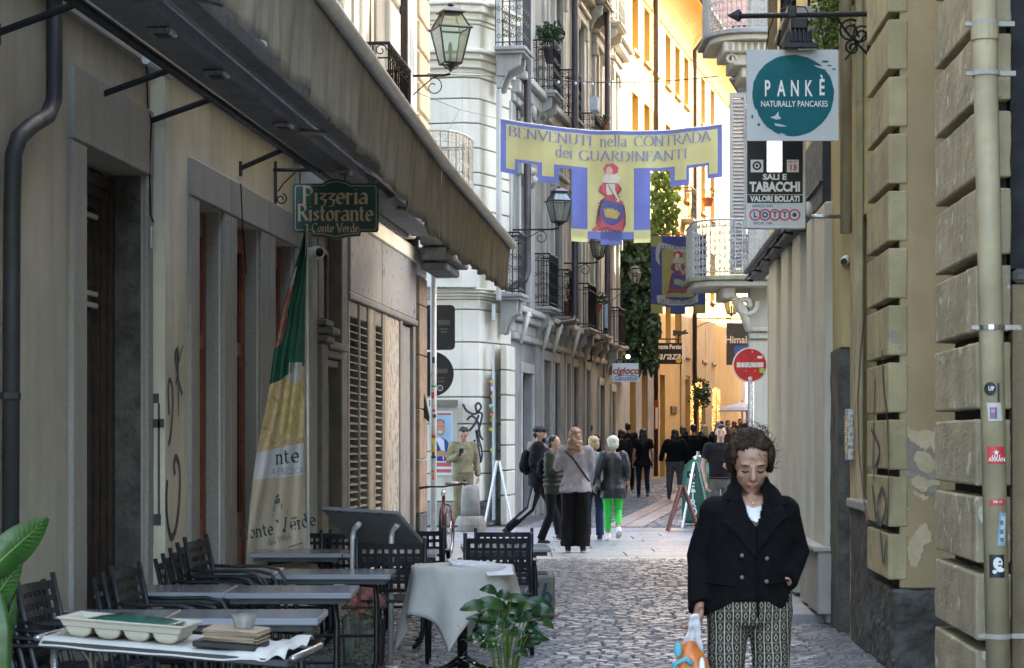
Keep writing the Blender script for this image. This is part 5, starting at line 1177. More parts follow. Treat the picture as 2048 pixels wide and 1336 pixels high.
# no entry sign on the palace corner side
Y = 30.5; t = thing('road_sign', 'round red no-entry sign with black letters scribbled on its white bar', 'road sign', V((GX(1506, Y), Y, 0)), 'road signs')
c = P(1500, 730, Y); n = 40; rt = .238
MB().tube([V((c.x+.03, Y+.04, 0)), V((c.x+.03, Y+.04, c.z+.2))], .03, 10).build('pole', M['steel'], t, smooth=True)
def dsc(r, d, m, nm, k=0, dx=0, dz=0): return MB().prism([c+V((dx+r*math.cos(2*PI*i/n), d, dz+r*math.sin(2*PI*i/n))) for i in range(n)], (0, .012 if k == 0 else .002, 0)).build(nm, m, t)
dsc(.245, 0, M['alu'], 'plate'); dsc(.238, -.003, GLYPH_W, 'white_rim', 1); dsc(.226, -.006, mat('sign_red', (.62,.02,.03), .4, .25, 5, bump=0, patch=((.65,.25,.22), 14, .63)), 'red_disc', 1)
MB().box(W_, c.x-.185, c.x+.185, Y-.009, Y-.006, c.z-.032, c.z+.036).build('white_bar', GLYPH_W, t)
strokes('OAS', .075, lambda x, y, k=0: c+V((x*1.3, -.0105-k*.0002, y-.036)), GLYPH_K, t, nib=(.012, .01), thin=.022, serif=False, track=.25)
MB().box(W_, c.x+.13, c.x+.2, Y-.0115, Y-.0095, c.z-.11, c.z-.045).build('sticker', flat('st_green', (.3,.65,.1)), t); MB().box(W_, c.x+.1, c.x+.17, Y-.0115, Y-.0095, c.z+.09, c.z+.125).build('sticker', GLYPH_W, t); dsc(.03, -.0105, GLYPH_W, 'sticker', 1, 0, -.19)
# back of signs on the post by the left pier
Y = 31.75; t = thing('road_sign', 'tall white post with two black sign backs at the end of the restaurant building', 'road sign', V((GX(866, 31.0), 31.6, 0)), 'road signs')
MB().tube([V((GX(867, 31.6), 31.6, 0)), V((GX(867, 31.6), 31.6, P(0, 540, 31.6).z))], .045, 12).build('pole', mat('pole_white', (.6,.6,.58), .4, .2, 8, streak=.4), t, smooth=True)
cq = V((GX(864, 31.75), 31.75, P(0, 748, 31.75).z)); n = 36; sb = flat('sign_back', (.018,.02,.02), .5)
MB().prism([cq+V((.315*math.cos(2*PI*i/n), 0, .325*math.sin(2*PI*i/n))) for i in range(n)], (0, .01, 0)).build('disc_back', sb, t)
x0, x1, z0, z1 = GX(845, 31.75), GX(910, 31.75), P(0, 700, 31.75).z, P(0, 610, 31.75).z; r = .06; pts = []
for cx, cz, a in ((x1-r, z0+r, -90), (x1-r, z1-r, 0), (x0+r, z1-r, 90), (x0+r, z0+r, 180)): pts += [V((cx+r*math.cos(R(a+q)), 31.75, cz+r*math.sin(R(a+q)))) for q in (0, 30, 60, 90)]
MB().prism(pts, (0, .01, 0)).build('plate_back', sb, t)
gm = flat('back_print', (.12,.13,.13))
for x, y, w2, h2 in ((888, 645, 24, 10), (887, 658, 18, 3), (888, 664, 12, 4), (884, 742, 22, 9), (882, 756, 16, 2), (882, 763, 12, 4)): MB().box(W_, GX(x-w2/2, Y), GX(x+w2/2, Y), 31.735, 31.738, P(0, y+h2/2, Y).z, P(0, y-h2/2, Y).z).build('back_label', gm, t)
mb = MB(); disc(mb, P(880, 776, 31.73), .045, .045); mb.build('sticker', GLYPH_W, t, nrm=False)
mb = MB(); disc(mb, P(880, 776, 31.728), .036, .036); mb.build('sticker', gm, t, nrm=False)
rnd = random.Random(6)
for i in range(16):
    y = rnd.uniform(720, 1010); c = rnd.choice(stc+[(.1,.1,.4), (.05,.05,.05)]); hh = rnd.uniform(.03, .1); z = P(0, y, 31.6).z
    a0, a1 = rnd.uniform(-1, -.2), rnd.uniform(.1, 1); mb = MB(); m_ = 5; cc = V((GX(867, 31.6), 31.6, z))
    mb.add([cc+V((math.sin(a0+(a1-a0)*k/m_)*(.0458+.0003*i), -math.cos(a0+(a1-a0)*k/m_)*(.0458+.0003*i), zz_)) for zz_ in (0, hh) for k in range(m_+1)], [(k, k+1, m_+2+k, m_+1+k) for k in range(m_)]); mb.build('sticker', flat('stp%d%d%d' % tuple(int(v*99) for v in c), c, .5), t, nrm=False)
mb = MB(); mb.prism([P(845, 775, 30.9), P(838, 800, 30.9), P(848, 835, 30.9), P(858, 845, 30.9), P(859, 832, 30.9), P(852, 800, 30.9)], (0, .1, 0)); solo(mb, 'iron_hook', M['iron'], 'black curved iron guard fixed on the brown stone pier', 'iron guard', bev=.01)

# unseen block added on the right, closing the crossing street and shading it
t = thing('added_side_block', 'unseen pale block added to close the crossing street, hidden behind the near right building', 'building', (30, 30, 0))
MB().box(W_, 27, 36, 10, 60, 0, 11).build('wall', M['pale'], t)
# ================================================================ banners and cables
sYel = mat('banner_yellow', (.88,.84,.38), .85, .1, 3, streak=.12, bump=.25, bscale=9, tl=.4); sBlu = mat('banner_blue', (.15,.18,.46), .85, .12, 3, bump=.25, bscale=9, tl=.35)
def rip(x, z, a=1):
    return a*(.018*math.sin(x*5.2+z*1.3)+.012*math.sin(x*11-z*3)+.02*noise.noise(V((x*2.2, z*1.6, .7))))
class Banner:
    """cloth sheet: image-like plan coordinates (px, py) mapped to a rippled sheet hanging at its own distance"""
    def __init__(s, Y, x0, x1, sag, t, tilt=0, amp=1.6): s.Y = Y; s.x0 = x0; s.x1 = x1; s.sag = sag; s.t = t; s.tilt = tilt; s.amp = amp
    def pt(s, px, py, k=0):
        u = (px-s.x0)/(s.x1-s.x0); dy = s.sag*4*u*(1-u); p = P(px, py+dy, s.Y); z = P(px, py, s.Y).z
        p.y += s.tilt*u+rip(p.x, z, s.amp)-.003*k; return p
    def cells(s, rects, m, name, k=0, st=6):
        if name != 'cloth' and name != 'field' and len(rects) > 1:
            for r_ in rects: s.cells([r_], m, name, k, st)
            return
        mb = MB()
        for x0, x1, y0, y1 in rects:
            nx = max(1, int((x1-x0)/st)); ny = max(1, int((y1-y0)/st)); o = len(mb.v)
            mb.v += [s.pt(x0+(x1-x0)*i/nx, y0+(y1-y0)*j/ny, k) for i in range(nx+1) for j in range(ny+1)]
            mb.f += [(o+i*(ny+1)+j, o+(i+1)*(ny+1)+j, o+(i+1)*(ny+1)+j+1, o+i*(ny+1)+j+1) for i in range(nx) for j in range(ny)]
        return mb.build(name, m, s.t, smooth=True, nrm=False)
    def poly(s, pts, m, k, name='print'):
        xs = [p[0] for p in pts]; ys = [p[1] for p in pts]; st = 1.3 if max(xs)-min(xs) > 12 else .8; n = len(pts); mb = MB()
        y = min(ys)
        while y < max(ys):      # scan lines cut to the outline, finely divided so that they follow the folds
            y2 = min(y+st, max(ys)); ym = (y+y2)/2; cr = sorted(pts[i][0]+(ym-pts[i][1])*(pts[(i+1) % n][0]-pts[i][0])/(pts[(i+1) % n][1]-pts[i][1]) for i in range(n) if (pts[i][1] <= ym) != (pts[(i+1) % n][1] <= ym))
            for a, b in zip(cr[::2], cr[1::2]):
                q = max(1, int((b-a)/5))
                for j in range(q): x0, x1 = a+(b-a)*j/q, a+(b-a)*(j+1)/q; mb.quad(s.pt(x0, y2, k), s.pt(x1, y2, k), s.pt(x1, y, k), s.pt(x0, y, k))
            y = y2
        return mb.build(name, m, s.t, nrm=False)
    def stroke(s, pts, r, m, k, name='print'):
        L = []
        for i, p in enumerate(pts):
            a = pts[max(0, i-1)]; b = pts[min(len(pts)-1, i+1)]; dx, dy = b[0]-a[0], b[1]-a[1]; l = math.hypot(dx, dy) or 1
            L += [s.pt(p[0]-dy/l*r, p[1]+dx/l*r, k), s.pt(p[0]+dy/l*r, p[1]-dx/l*r, k)]
        return MB().add(L, [(2*i, 2*i+1, 2*i+3, 2*i+2) for i in range(len(pts)-1)]).build(name, m, s.t, nrm=False)
    def word(s, body, cx, cy, size, m, k=5, sx=1, bend=0, th=.03, nib=(.062, 0)):
        px_m = FP/s.Y
        def mp(x, y, kk=0): return s.pt(cx+x*px_m*sx, cy-y*px_m-bend*(x*px_m)**2, k)+V((0, -kk*.00012, 0))
        return strokes(body, size/px_m, mp, m, s.t, nib=nib, thin=th*.5, name='lettering', track=.05)
t = thing('banner', 'yellow and blue welcome banner with a lady in a red gown, strung across the street', 'banner', P(1226, 480, 34), 'district banners')
B = Banner(34, 1001, 1452, 20, t, .6)
# outline strips (flat drawing before the sag): blue border and yellow field
full = [(1001,1452,238,318),(1001,1036,318,343),(1076,1118,318,350),(1345,1384,318,352),(1420,1452,318,345),(1144,1304,318,455)]
B.cells(full, sBlu, 'cloth')
yel = [(1010,1443,246,318),(1010,1028,318,334),(1085,1108,318,338),(1353,1376,318,340),(1427,1443,318,336)]
B.cells([(1012,1442,245,312),(1012,1030,312,334),(1084,1108,312,338),(1354,1378,312,340),(1424,1442,312,336)], sYel, 'field', 1)
B.cells([(1176,1270,312,440)], sYel, 'field', 2)
B.cells([(1143,1176,437,463),(1270,1304,437,463)], sYel, 'tail', 2); B.cells([(1203,1246,437,466)], sBlu, 'tail', 2)
B.cells([(1176,1203,437,441),(1246,1270,437,441)], sYel, 'hem', 2)
ink_ = flat('banner_ink', (.20,.21,.40), .8, var=.1)
B.word('BENVENUTI', 1102, 268, 20, ink_, sx=1.38); B.word('nella', 1229, 269, 25, ink_, sx=.95); B.word('CONTRADA', 1350, 268, 21, ink_, sx=1.2)
B.word('dei', 1129, 297, 25, ink_, sx=.98); B.word('GUARDINFANTI', 1270, 298, 20, ink_, sx=1.33)
def lady(B, cx, cy, s, red, blu, gold, skin, wht, blk):
    q = lambda L: [(cx+x*s, cy+y*s) for x, y in L]
    B.poly(q([(-12,-10),(12,-10),(24,0),(28,20),(30,45),(24,58),(-26,58),(-34,60),(-40,58),(-30,48),(-28,20),(-22,-2)]), red, 4)
    B.poly(q([(-15,-6),(27,6),(24,30),(16,42),(4,47),(-10,44),(-20,32),(-22,18)]), blu, 5)
    B.poly(q([(-16,12),(-10,16),(-6,10),(-2,15),(3,11),(7,17),(13,15),(13,20),(20,20),(12,34),(-12,30)]), gold, 6)
    B.poly(q([(-24,-30),(-16,-38),(16,-36),(22,-26),(14,-14),(18,-10),(-8,-8),(-26,-20)]), red, 5)
    B.poly(q([(-10,-36),(8,-36),(8,-24),(14,-10),(18,-2),(12,0),(4,-16),(-8,-14),(-10,-22)]), wht, 6)
    B.poly(q([(-20,-46),(-12,-56),(12,-56),(20,-46),(14,-38),(-14,-38)]), wht, 7)
    B.poly(q([(-16,-66),(-10,-76),(4,-78),(14,-70),(14,-60),(8,-56),(-12,-56)]), red, 6)
    B.poly(q([(-8+4+8*math.cos(a*PI/6)*.9, -62+9*math.sin(a*PI/6)) for a in range(12)]), skin, 7)
    for L in ([(-12,-10),(-24,10),(-30,46)], [(-20,-4),(-24,20),(-22,40)], [(26,8),(29,30),(24,56)], [(-26,58),(-10,50),(4,58),(24,58)], [(-6,-34),(2,-20),(12,-4)], [(-20,-30),(-22,-20),(-10,-12)], [(16,-32),(20,-24),(12,-16)]):
        B.stroke(q(L), .6*s+.15, blk, 8)
    for i in range(8): B.stroke(q([(-27+i*.2, 2+i*6.5), (-23+i*.2, 4+i*6.5)]), .7*s, blk, 8); B.stroke(q([(25, 14+i*5), (28, 12+i*5)]), .6*s, blk, 8)
bk = flat('banner_line', (.04,.03,.05)); wt = flat('banner_white', (.62,.58,.5)); skn = flat('banner_skin', (.62,.42,.32))
lady(B, 1224, 380, 1.0, flat('banner_red', (.52,.10,.13)), sBlu, flat('banner_gold', (.48,.38,.12)), skn, wt, bk)
mb = MB(); mb.tube([B.pt(1001+451*i/20, 237, 0) for i in range(21)], .012, 6); mb.build('rod', M['alu'], t)
mb = MB(); pA = FL(29.5, .1, EYE+(HY-183)/FP*29.5); mb.tube([pA, P(919, 219, 31), P(1001, 238, 34)], .005, 4); mb.tube([P(919, 219, 31), P(896, 262, 29.9)], .004, 4); mb.tube([P(1452, 238, 34.6), P(1458, 236, 41.9)], .006, 4); mb.build('rope', M['iron'], t)
t = thing('banner', 'smaller dark blue and olive banner with scroll lettering, farther down the street', 'banner', P(1355, 628, 55), 'district banners')
D = Banner(55, 1302, 1412, 2, t, .1, .7); dB = mat('banner_navy', (.05,.07,.22), .85, .15, 3, bump=.1); dY = mat('banner_olive', (.30,.28,.10), .85, .15, 3, bump=.1)
D.cells([(1302,1412,470,612),(1341,1371,612,626)], dB, 'cloth', 0, 5); D.cells([(1302,1324,470,493),(1302,1326,608,626),(1390,1412,608,626)], dY, 'corner', 1); D.cells([(1324,1388,494,592)], dY, 'field', 2)
sw = flat('scroll_white', (.36,.37,.35))
D.poly([(1316,486),(1322,483),(1360,492),(1392,487),(1392,496),(1360,503),(1322,494),(1318,510),(1320,530),(1312,520),(1311,500)], sw, 3); D.poly([(1374,498),(1380,508),(1390,500),(1390,493)], sw, 4)
D.poly([(1313,590),(1330,588),(1331,594),(1345,598),(1370,599),(1388,594),(1396,585),(1397,602),(1385,607),(1345,609),(1315,605)], sw, 3)
D.word('LA CONTRADA', 1354, 498, 9, bk, 6, sx=.9, th=.06, nib=(.06, 0)); D.word('DEI GUARDINFANTI', 1356, 605, 8.5, bk, 6, sx=.8, th=.06, nib=(.06, 0))
lady(D, 1357, 548, .62, flat('banner_wine', (.26,.04,.06)), dB, flat('banner_dullgold', (.30,.26,.12)), skn, flat('banner_dim', (.36,.34,.3)), bk)
mb = MB(); mb.tube([D.pt(1296, 470, 0), D.pt(1418, 470, 0)], .015, 6); mb.tube([D.pt(1296, 470), FM(59, 0, 7.5)], .006, 4); mb.tube([D.pt(1418, 470), P(1480, 460, 56)], .006, 4); mb.build('rod', M['iron'], t)
# light cable across the street
t = thing('light_cable', 'cable with small bulbs stretched across the street above the banner', 'cable', P(1200, 160, 37))
pa, pb = V((FM(41.2, .1, 0).x, 41.2, EYE+(HY-153)/FP*41.2)), P(1436, 152, 42.1)
q = [pa.lerp(pb, i/24)+V((0, 0, -.12*4*(i/24)*(1-i/24))) for i in range(25)]; MB().tube([FL(31, .1, EYE+(HY-147)/FP*31)]+q, .011, 5).build('cable', M['iron'], t)
for i in (2, 5, 7, 8, 9, 11, 14): MB().ell(q[i]+V((0, 0, -.03)), .022, .022, .03, 8, 6).build('bulb', M['white'], t, smooth=True)
# distant shop signs
def board(label, cx, cy, w, h, Y, m, cat='sign', arm=None):
    t = thing('hanging_sign', label, cat, P(cx, cy+h/2, Y), 'hanging shop signs')
    MB().box(W_, GX(cx-w/2, Y), GX(cx+w/2, Y), Y-.04, Y+.04, P(0, cy+h/2, Y).z, P(0, cy-h/2, Y).z).build('sign_board', m, t)
    if arm:
        mb = MB(); z = P(0, cy-h/2, Y).z+.12; mb.tube([P(arm, cy-h/2-8, Y), P(cx+w/2-2, cy-h/2-8, Y)], .02, 5)
        for x in (cx-w*.35, cx+w*.35): mb.tube([P(x, cy-h/2-8, Y), P(x, cy-h/2, Y)], .01, 4)
        mb.build('arm', M['iron'], t)
    return t, lambda s, x, y, sz, m2, sx=1, bd=.02, sh=0: text(s, sz, m2, t, P(x, y, Y)+V((0, -.042, 0)), sx=sx, bold=bd, shear=sh)
t, w = board('small white and light blue ice cream sign with red lettering, left of the ivy foot', 1251, 745, 52, 37, 56, flat('sign_sky', (.50,.62,.70), .4, emit=.02), arm=1222)
rd = flat('sign_redtext', (.5,.05,.05)); w('cigioco', 1251, 742, .25, rd, .95, .035, .25); w('Gianottoli', 1250, 757, .18, flat('sign_bluetext', (.06,.1,.35)), .8, .02, .3); w('il tuo gelato', 1258, 751, .07, flat('sign_bluetext', (.06,.1,.35)))
MB().ell(P(1256, 713, 56), .05, .05, .05, 8, 6).build('bulb', mat('bulb_lit', (1,.95,.85), .5, emit=1.5, var=0, bump=0), t)
t, w = board('black Persian restaurant sign with white script and a golden moon', 1336, 707, 56, 42, 66, flat('sign_black', (.012,.012,.014), .4), arm=1300)
w('Ristorante Persiano', 1334, 694, .19, GLYPH_W, .72, .03); w('Sharazad', 1333, 712, .34, GLYPH_W, .95, .01, .35)
mb = MB(); mb.lathe(P(1357, 722, 66)+V((0,-.05,-.001)), [(.075, 0), (.075, .002)], 12); c = P(1357, 721, 65.94)
mb = MB(); disc(mb, c, .08, .08); mb.build('moon', flat('moon_gold', (.7,.4,.06)), t, nrm=False)
t, w = board('dark grey sign with white letters partly behind the corner house', 1480, 688, 54, 84, 70, flat('sign_slate', (.05,.06,.07), .5), arm=1452)
w('Himalaya', 1484, 680, .33, GLYPH_W, .9, .015); MB().box(W_, GX(1469, 69.9), GX(1498, 69.9), 69.93, 69.95, P(0, 708, 69.9).z, P(0, 691, 69.9).z).build('picture', flat('sign_bluepic', (.05,.15,.5)), t)
# lamp and fittings on the yellow house
arm_lamp('distant street lamp at the far end of the yellow house', FY, FY.sp(1386), EYE+(HY-637)/FP*77, 1.35, .42, .8)
t = thing('wall_spotlight', 'flat metal spotlight shelf on the yellow wall above the Persian restaurant sign', 'lamp', P(1360, 670, 70))
MB().hexa([P(1346,672,70),P(1375,668,70),P(1375,668,69.2),P(1346,672,69.2),P(1346,660,70),P(1377,664,70),P(1377,664,69.2),P(1346,660,69.2)]).build('shelf', M['pipe_br'], t); MB().tube([P(1356, 686, 70), P(1357, 672, 69.8), P(1372, 660, 69.6)], .03, 5).build('arm', M['iron'], t)
# doors dressed with fairy lights
el = mat('fairy_light', (1,.60,.20), .5, emit=.16, var=0, bump=0); rnd = random.Random(21)
t = thing('fairy_lights', 'warm fairy light garlands round the two far doorways on the yellow side', 'lights', P(1410, 870, 76)); mb = MB(); gr = MB()
for x0, x1, y0, y1, n in ((1381,1387,772,868,170),(1398,1403,800,868,90),(1391,1405,764,776,60),(1424,1431,778,866,170),(1434,1440,780,866,170),(1425,1440,776,786,60)):
    for _ in range(n):
        p = P(rnd.uniform(x0, x1), rnd.uniform(y0, y1), 75.5+(.6 if x0 > 1410 else 0)+rnd.uniform(-.1, .1)); mb.ell(p, .016, .016, .018, 5, 3)
o = mb.build('bulb_cloud', el, t, nrm=False, kind='stuff')
for _ in range(9): leaves(gr, P(1400+rnd.uniform(-7, 7), 785+rnd.uniform(-12, 18), 75.7), .35, 40, .1, rnd, shell=0)
gr.build('garland', M['leaf_d'], t, nrm=False)
# cafe umbrella and far clutter
t = thing('parasol', 'pale grey cafe parasol far down the street', 'parasol', P(1484, 872, 84))
c = P(1484, 816, 84); zg = gz(84); MB().loft([[c+V((r*math.cos(2*PI*j/8), r*math.sin(2*PI*j/8), z)) for j in range(8)] for r, z in ((.03, .22), (.8, .02), (1.0, -.1), (.98, -.12), (.78, -.02), (.02, .16))]).build('canopy', flat('parasol_grey', (.34,.36,.42), .8), t)
MB().tube([V((c.x, c.y, zg)), c+V((0,0,.3))], .03, 6).build('pole', M['steel'], t)
t, w = board('red menu case with a curved top on the yellow wall beside the far door', 1313, 830, 8, 60, 64, flat('case_red', (.3,.05,.03)), 'menu board')
MB().box(W_, GX(1310.5, 64), GX(1315.5, 64), 63.94, 63.95, P(0, 857, 64).z, P(0, 815, 64).z).build('paper', M['white'], t)
# ================================================================ terrace furniture
iron2 = M['iron']
def table(label, x, y, w, d, h=.73, rz=0):
    """square bistro table, metal-clad top on bent tube legs; front edge centre at (x, y)"""
    t = thing('bistro_table', label, 'table', (x, y+d/2, 0), 'bistro tables on the terrace')
    F = Mx(Matrix.Translation((x, y+d/2, 0)) @ Matrix.Rotation(rz, 4, 'Z')); e = .035
    MB().box(F, -w/2, w/2, -d/2, d/2, h-e, h).build('tabletop', M['table'], t, bev=.006)
    MB().box(F, -w/2+.03, w/2-.03, -d/2+.03, d/2-.03, h-e-.03, h-e-.001).build('apron', M['dkgrey'], t)
    for sx in (-1, 1):
        a = sx*(w/2-.12)
        pts = [F(a*.2, 0, h-.07), F(a, -.02, h-.09), F(a*1.05, -.02, h-.2), F(a*1.05, -d*.1, .14), F(a*.98, -d*.2, .05), F(a*.8, -d*.38, .02)]
        MB().tube(pts, .017, 8).build('leg', M['iron'], t, smooth=True)
        MB().tube([F(a, .02, h-.09), F(a*1.05, .03, h-.2), F(a*1.05, d*.1, .14), F(a*.98, d*.2, .05), F(a*.8, d*.38, .02)], .017, 8).build('leg', M['iron'], t, smooth=True)
    MB().tube([F(-w/2+.1, 0, .3), F(w/2-.1, 0, .3)], .012, 6).build('stretcher', M['iron'], t)
    return t
TB = [('nearest left bistro table, behind the cutlery tray', 175, 1237, 10.57, .74, .56), ('nearest right bistro table, bare, behind the napkins', 483, 1237, 10.59, .74, .58),
 ('second row bistro table on the left beside a stack of chairs', 318, 1185, 12.36, .73, .66), ('second row bistro table on the right, its edge before the flower vase', 575, 1186, 12.38, .72, .66),
 ('third row bistro table on the left in front of the red doors', 433, 1146, 14.1, .745, .62), ('third row bistro table on the right under the feather flag', 665, 1149, 14.12, .745, .62),
 ('fourth row bistro table on the left, mostly behind the flag', 590, 1107, 16.5, .70, .7), ('fourth row bistro table on the right behind the menu stand', 778, 1107, 16.52, .70, .7),
 ('bistro table standing apart on the street side, with the cobbles behind it', 1010, 1096, 17.3, .70, .62)]
for lab, px, py, Yf, w, d in TB: table(lab, GX(px, Yf), Yf, w, d, h=EYE-(py-HY)/FP*Yf+.0, rz=0 if px != 1010 else .05)
# ---- the perforated metal armchair
ch = M['iron']; chm = mat('chair_metal', (.035,.037,.042), .38, .3, 8, bump=.05, metal=.4)
def make_chair():
    t = thing('armchair', 'x', 'chair', (0, 0, 0), 'black perforated metal chairs')
    bk_ = lambda x, z: V((x, .2+.22*(z-.44)+.03*(1-(x/.23)**2), z))     # front is -Y, back leans to +Y
    mb = MB()
    for i in range(9):
        x = -.205+.41*i/8; mb.hexa([bk_(x-.0115, .50)+V((0,-.0,0)), bk_(x+.0115, .50), bk_(x+.0115, .50)+V((0,.004,0)), bk_(x-.0115, .50)+V((0,.004,0)), bk_(x-.0115, .82), bk_(x+.0115, .82), bk_(x+.0115, .82)+V((0,.004,0)), bk_(x-.0115, .82)+V((0,.004,0))])
    for j in range(6):
        z = .505+.06*j; n = 6
        for i in range(n):
            x0, x1 = -.215+.43*i/n, -.215+.43*(i+1)/n; hh = .013 if j < 5 else .02
            o = V((0, -.005, 0)); mb.hexa([bk_(x0, z-hh)+o, bk_(x1, z-hh)+o, bk_(x1, z-hh), bk_(x0, z-hh), bk_(x0, z+hh)+o, bk_(x1, z+hh)+o, bk_(x1, z+hh), bk_(x0, z+hh)])
    mb.build('backrest', chm, t)
    mb = MB(); st = lambda x, y: V((x, y, .45-.015*math.cos(y*6)))
    for i in range(9): x = -.2+.4*i/8; mb.hexa([V((x-.012,-.2,.44)),V((x+.012,-.2,.44)),V((x+.012,.2,.43)),V((x-.012,.2,.43)),V((x-.012,-.2,.444)),V((x+.012,-.2,.444)),V((x+.012,.2,.434)),V((x-.012,.2,.434))])
    for j in range(9): y = -.2+.4*j/8; z = .444-.01*(j/8); mb.hexa([V((-.2,y-.013,z)),V((.2,y-.013,z)),V((.2,y+.013,z)),V((-.2,y+.013,z)),V((-.2,y-.013,z+.004)),V((.2,y-.013,z+.004)),V((.2,y+.013,z+.004)),V((-.2,y+.013,z+.004))])
    mb.build('seat', chm, t)
    MB().tube([V((-.215,-.21,.44)), V((.215,-.21,.44)), V((.22,.21,.43)), V((-.22,.21,.43))], .012, 6, closed=True).build('seat_frame', chm, t)
    for s in (-1, 1):
        MB().tube([V((s*.24,.17,0)), V((s*.235,.19,.42)), bk_(s*.23, .55)+V((0,.0,0)), bk_(s*.23, .86)], .014, 8).build('leg', chm, t, smooth=True)
        MB().tube([V((s*.24,-.24,0)), V((s*.245,-.22,.44))], .014, 8).build('leg', chm, t, smooth=True)
        MB().tube([V((s*.245,-.22,.43)), V((s*.255,-.21,.58)), V((s*.26,-.17,.64)), V((s*.262,-.08,.66)), V((s*.255,.12,.655)), bk_(s*.235, .66)], [(.012,.012),(.014,.012),(.02,.011),(.022,.011),(.02,.011),(.012,.011)], 8).build('armrest', chm, t, smooth=True)
    return t
proto = make_chair(); usedp = [False]
def chair(label, x, y, rz, z=0, s=1):
    if not usedp[0]:
        usedp[0] = True; proto.location = (x, y, z); proto.rotation_euler = (0, 0, rz); proto['label'] = label; proto.scale = (s,)*3; return proto
    o = dup(proto, (x, y, z), rz, label); o.scale = (s,)*3; return o
order = ['topmost', 'second from the top', 'third from the top', 'fourth from the top', 'lowest']
def stack(px, Yc, n, where, dx=.045, dz=.033, rz=PI/2-.15, zb=0):
    x = GX(px, Yc)
    for i in range(n): chair('%s black perforated chair of the stack %s' % (order[i] if i < n-1 else 'lowest', where), x-i*dx, Yc+i*.004, rz, zb+(n-1-i)*dz)
stack(190, 10.2, 4, 'by the big leaf'); stack(355, 11.75, 3, 'beside the second row of tables'); stack(482, 13.6, 5, 'beside the third row of tables')
chair('chair with its back to us behind the menu stand, before the fourth row', GX(790, 15.95), 15.7, PI-.0, 0, 1.04)
chair('chair with its back to us behind the round cloth-covered table', GX(995, 16.6), 16.35, PI+.03, 0, 1.05)
chair('chair half hidden directly behind the one at the lone table, facing it', GX(1008, 18.4), 18.3, PI, 0, 1.0)
chair('chair beyond the fourth row tables, seen past the flag edge', GX(708, 18.1), 18.0, PI-.02)
chair('chair at the far left end of the fourth row, cut by the flag', GX(608, 18.3), 18.1, PI+.1)
chair('chair farthest back along the wall beyond the menu stand', GX(835, 18.6), 18.5, PI)
# ---- menu stand
t = thing('menu_stand', 'grey lectern-like menu stand on two bent steel legs seen from behind', 'menu stand', P(740, 1336, 15.5))
A, Bp, Cp, Dp = P(645,1012,15.6), P(797,1021,15.27), P(853,1086,15.62), P(703,1077,15.95); nn = (Bp-A).cross(Dp-A).normalized(); nn = nn if nn.z < 0 else -nn
MB().prism([A, Bp, Cp, Dp], nn*.03).build('panel', flat('stand_grey', (.20,.21,.225), .5), t, bev=.006)
MB().prism([A+nn*.031, Bp+nn*.031, Bp+nn*.031+(Cp-Bp)*.02, A+nn*.031+(Dp-A)*.02], nn*.004).build('edge', M['steel'], t)
for px, yt in ((706, 1050), (783, 1052)):
    Yl = 15.5; MB().tube([V((GX(px-2, Yl), Yl, 0)), P(px, yt+22, Yl), P(px+3, yt+8, Yl-.0), P(px+12, yt-2, Yl-.10)], .020, 10).build('leg', M['alu'], t, smooth=True)
MB().box(W_, GX(690, 15.5), GX(800, 15.5), 15.3, 15.7, .0, .012).build('foot_plate', M['steel'], t)
# ---- glass floor vase with dried roses
Yv = 15.2; c = V((GX(728, Yv), Yv, 0)); t = thing('glass_vase', 'tall square glass lantern vase filled with dried pink roses beside the tables', 'vase', c)
w = .125
for (ax, ay, bx, by) in ((-1,-1,1,-1), (1,-1,1,1), (1,1,-1,1), (-1,1,-1,-1)):
    MB().prism([c+V((ax*w,ay*w,.03)), c+V((bx*w,by*w,.03)), c+V((bx*w*1.1,by*w*1.1,.36)), c+V((ax*w*1.1,ay*w*1.1,.36))], V((-(ay+by), (ax+bx), 0)).normalized()*.0 + (c-V((c.x+(ax+bx)*w/2, c.y+(ay+by)*w/2, 0)))*V((1,1,0)).length*.04).build('pane', M['glass'], t)
mb = MB(); mb.box(W_, c.x-w*1.15, c.x+w*1.15, c.y-w*1.15, c.y+w*1.15, 0, .03); mb.build('base', M['pipe_br'], t)
mb = MB(); mb.tube([c+V((a*w*1.12, b*w*1.12, .435)) for a, b in ((-1,-1),(1,-1),(1,1),(-1,1))], .014, 6, closed=True)
for a, b in ((-1,-1),(1,-1),(1,1),(-1,1)): mb.tube([c+V((a*w, b*w, 0)), c+V((a*w*1.1, b*w*1.1, .36))], .007, 4)
mb.build('frame', M['pipe_br'], t)
rnd = random.Random(3); rose = mat('rose_dry', (.48,.20,.17), .8, .4, 20, bump=.2)
for i, (dx, dz, r) in enumerate(((.03,.50,.08), (-.07,.44,.055), (.10,.44,.055), (.0,.40,.05))):
    mb = MB(); cc = c+V((dx, -.03, dz))
    for k in range(6):
        rr = r*(1-.14*k); mb.tube([cc+V((rr*math.cos(a*.6+k)*(1+.1*math.sin(a*2)), rr*math.sin(a*.6+k)*.8, .012*k*r*18+.006*math.sin(a))) for a in range(9)], [(.004+.004*k/5, .018*r/.07)]*9, 5)
    mb.build('rose', rose, t)
mb = MB()
for k in range(9): a = rnd.uniform(0, 6.3); mb.tube([c+V((.06*math.cos(a), .06*math.sin(a), .04)), c+V((-.03*math.cos(a), -.03*math.sin(a), .34)), c+V((rnd.uniform(-.1,.12), -.03, .44))], .005, 4)
mb.tube([c+V((.08,-.12,.44)), c+V((.10,-.15,.36)), c+V((.09,-.16,.28)), c+V((.08,-.16,.22))], [.03,.02,.016,.004], 7); mb.build('stem', flat('dry_stem', (.2,.15,.08)), t)
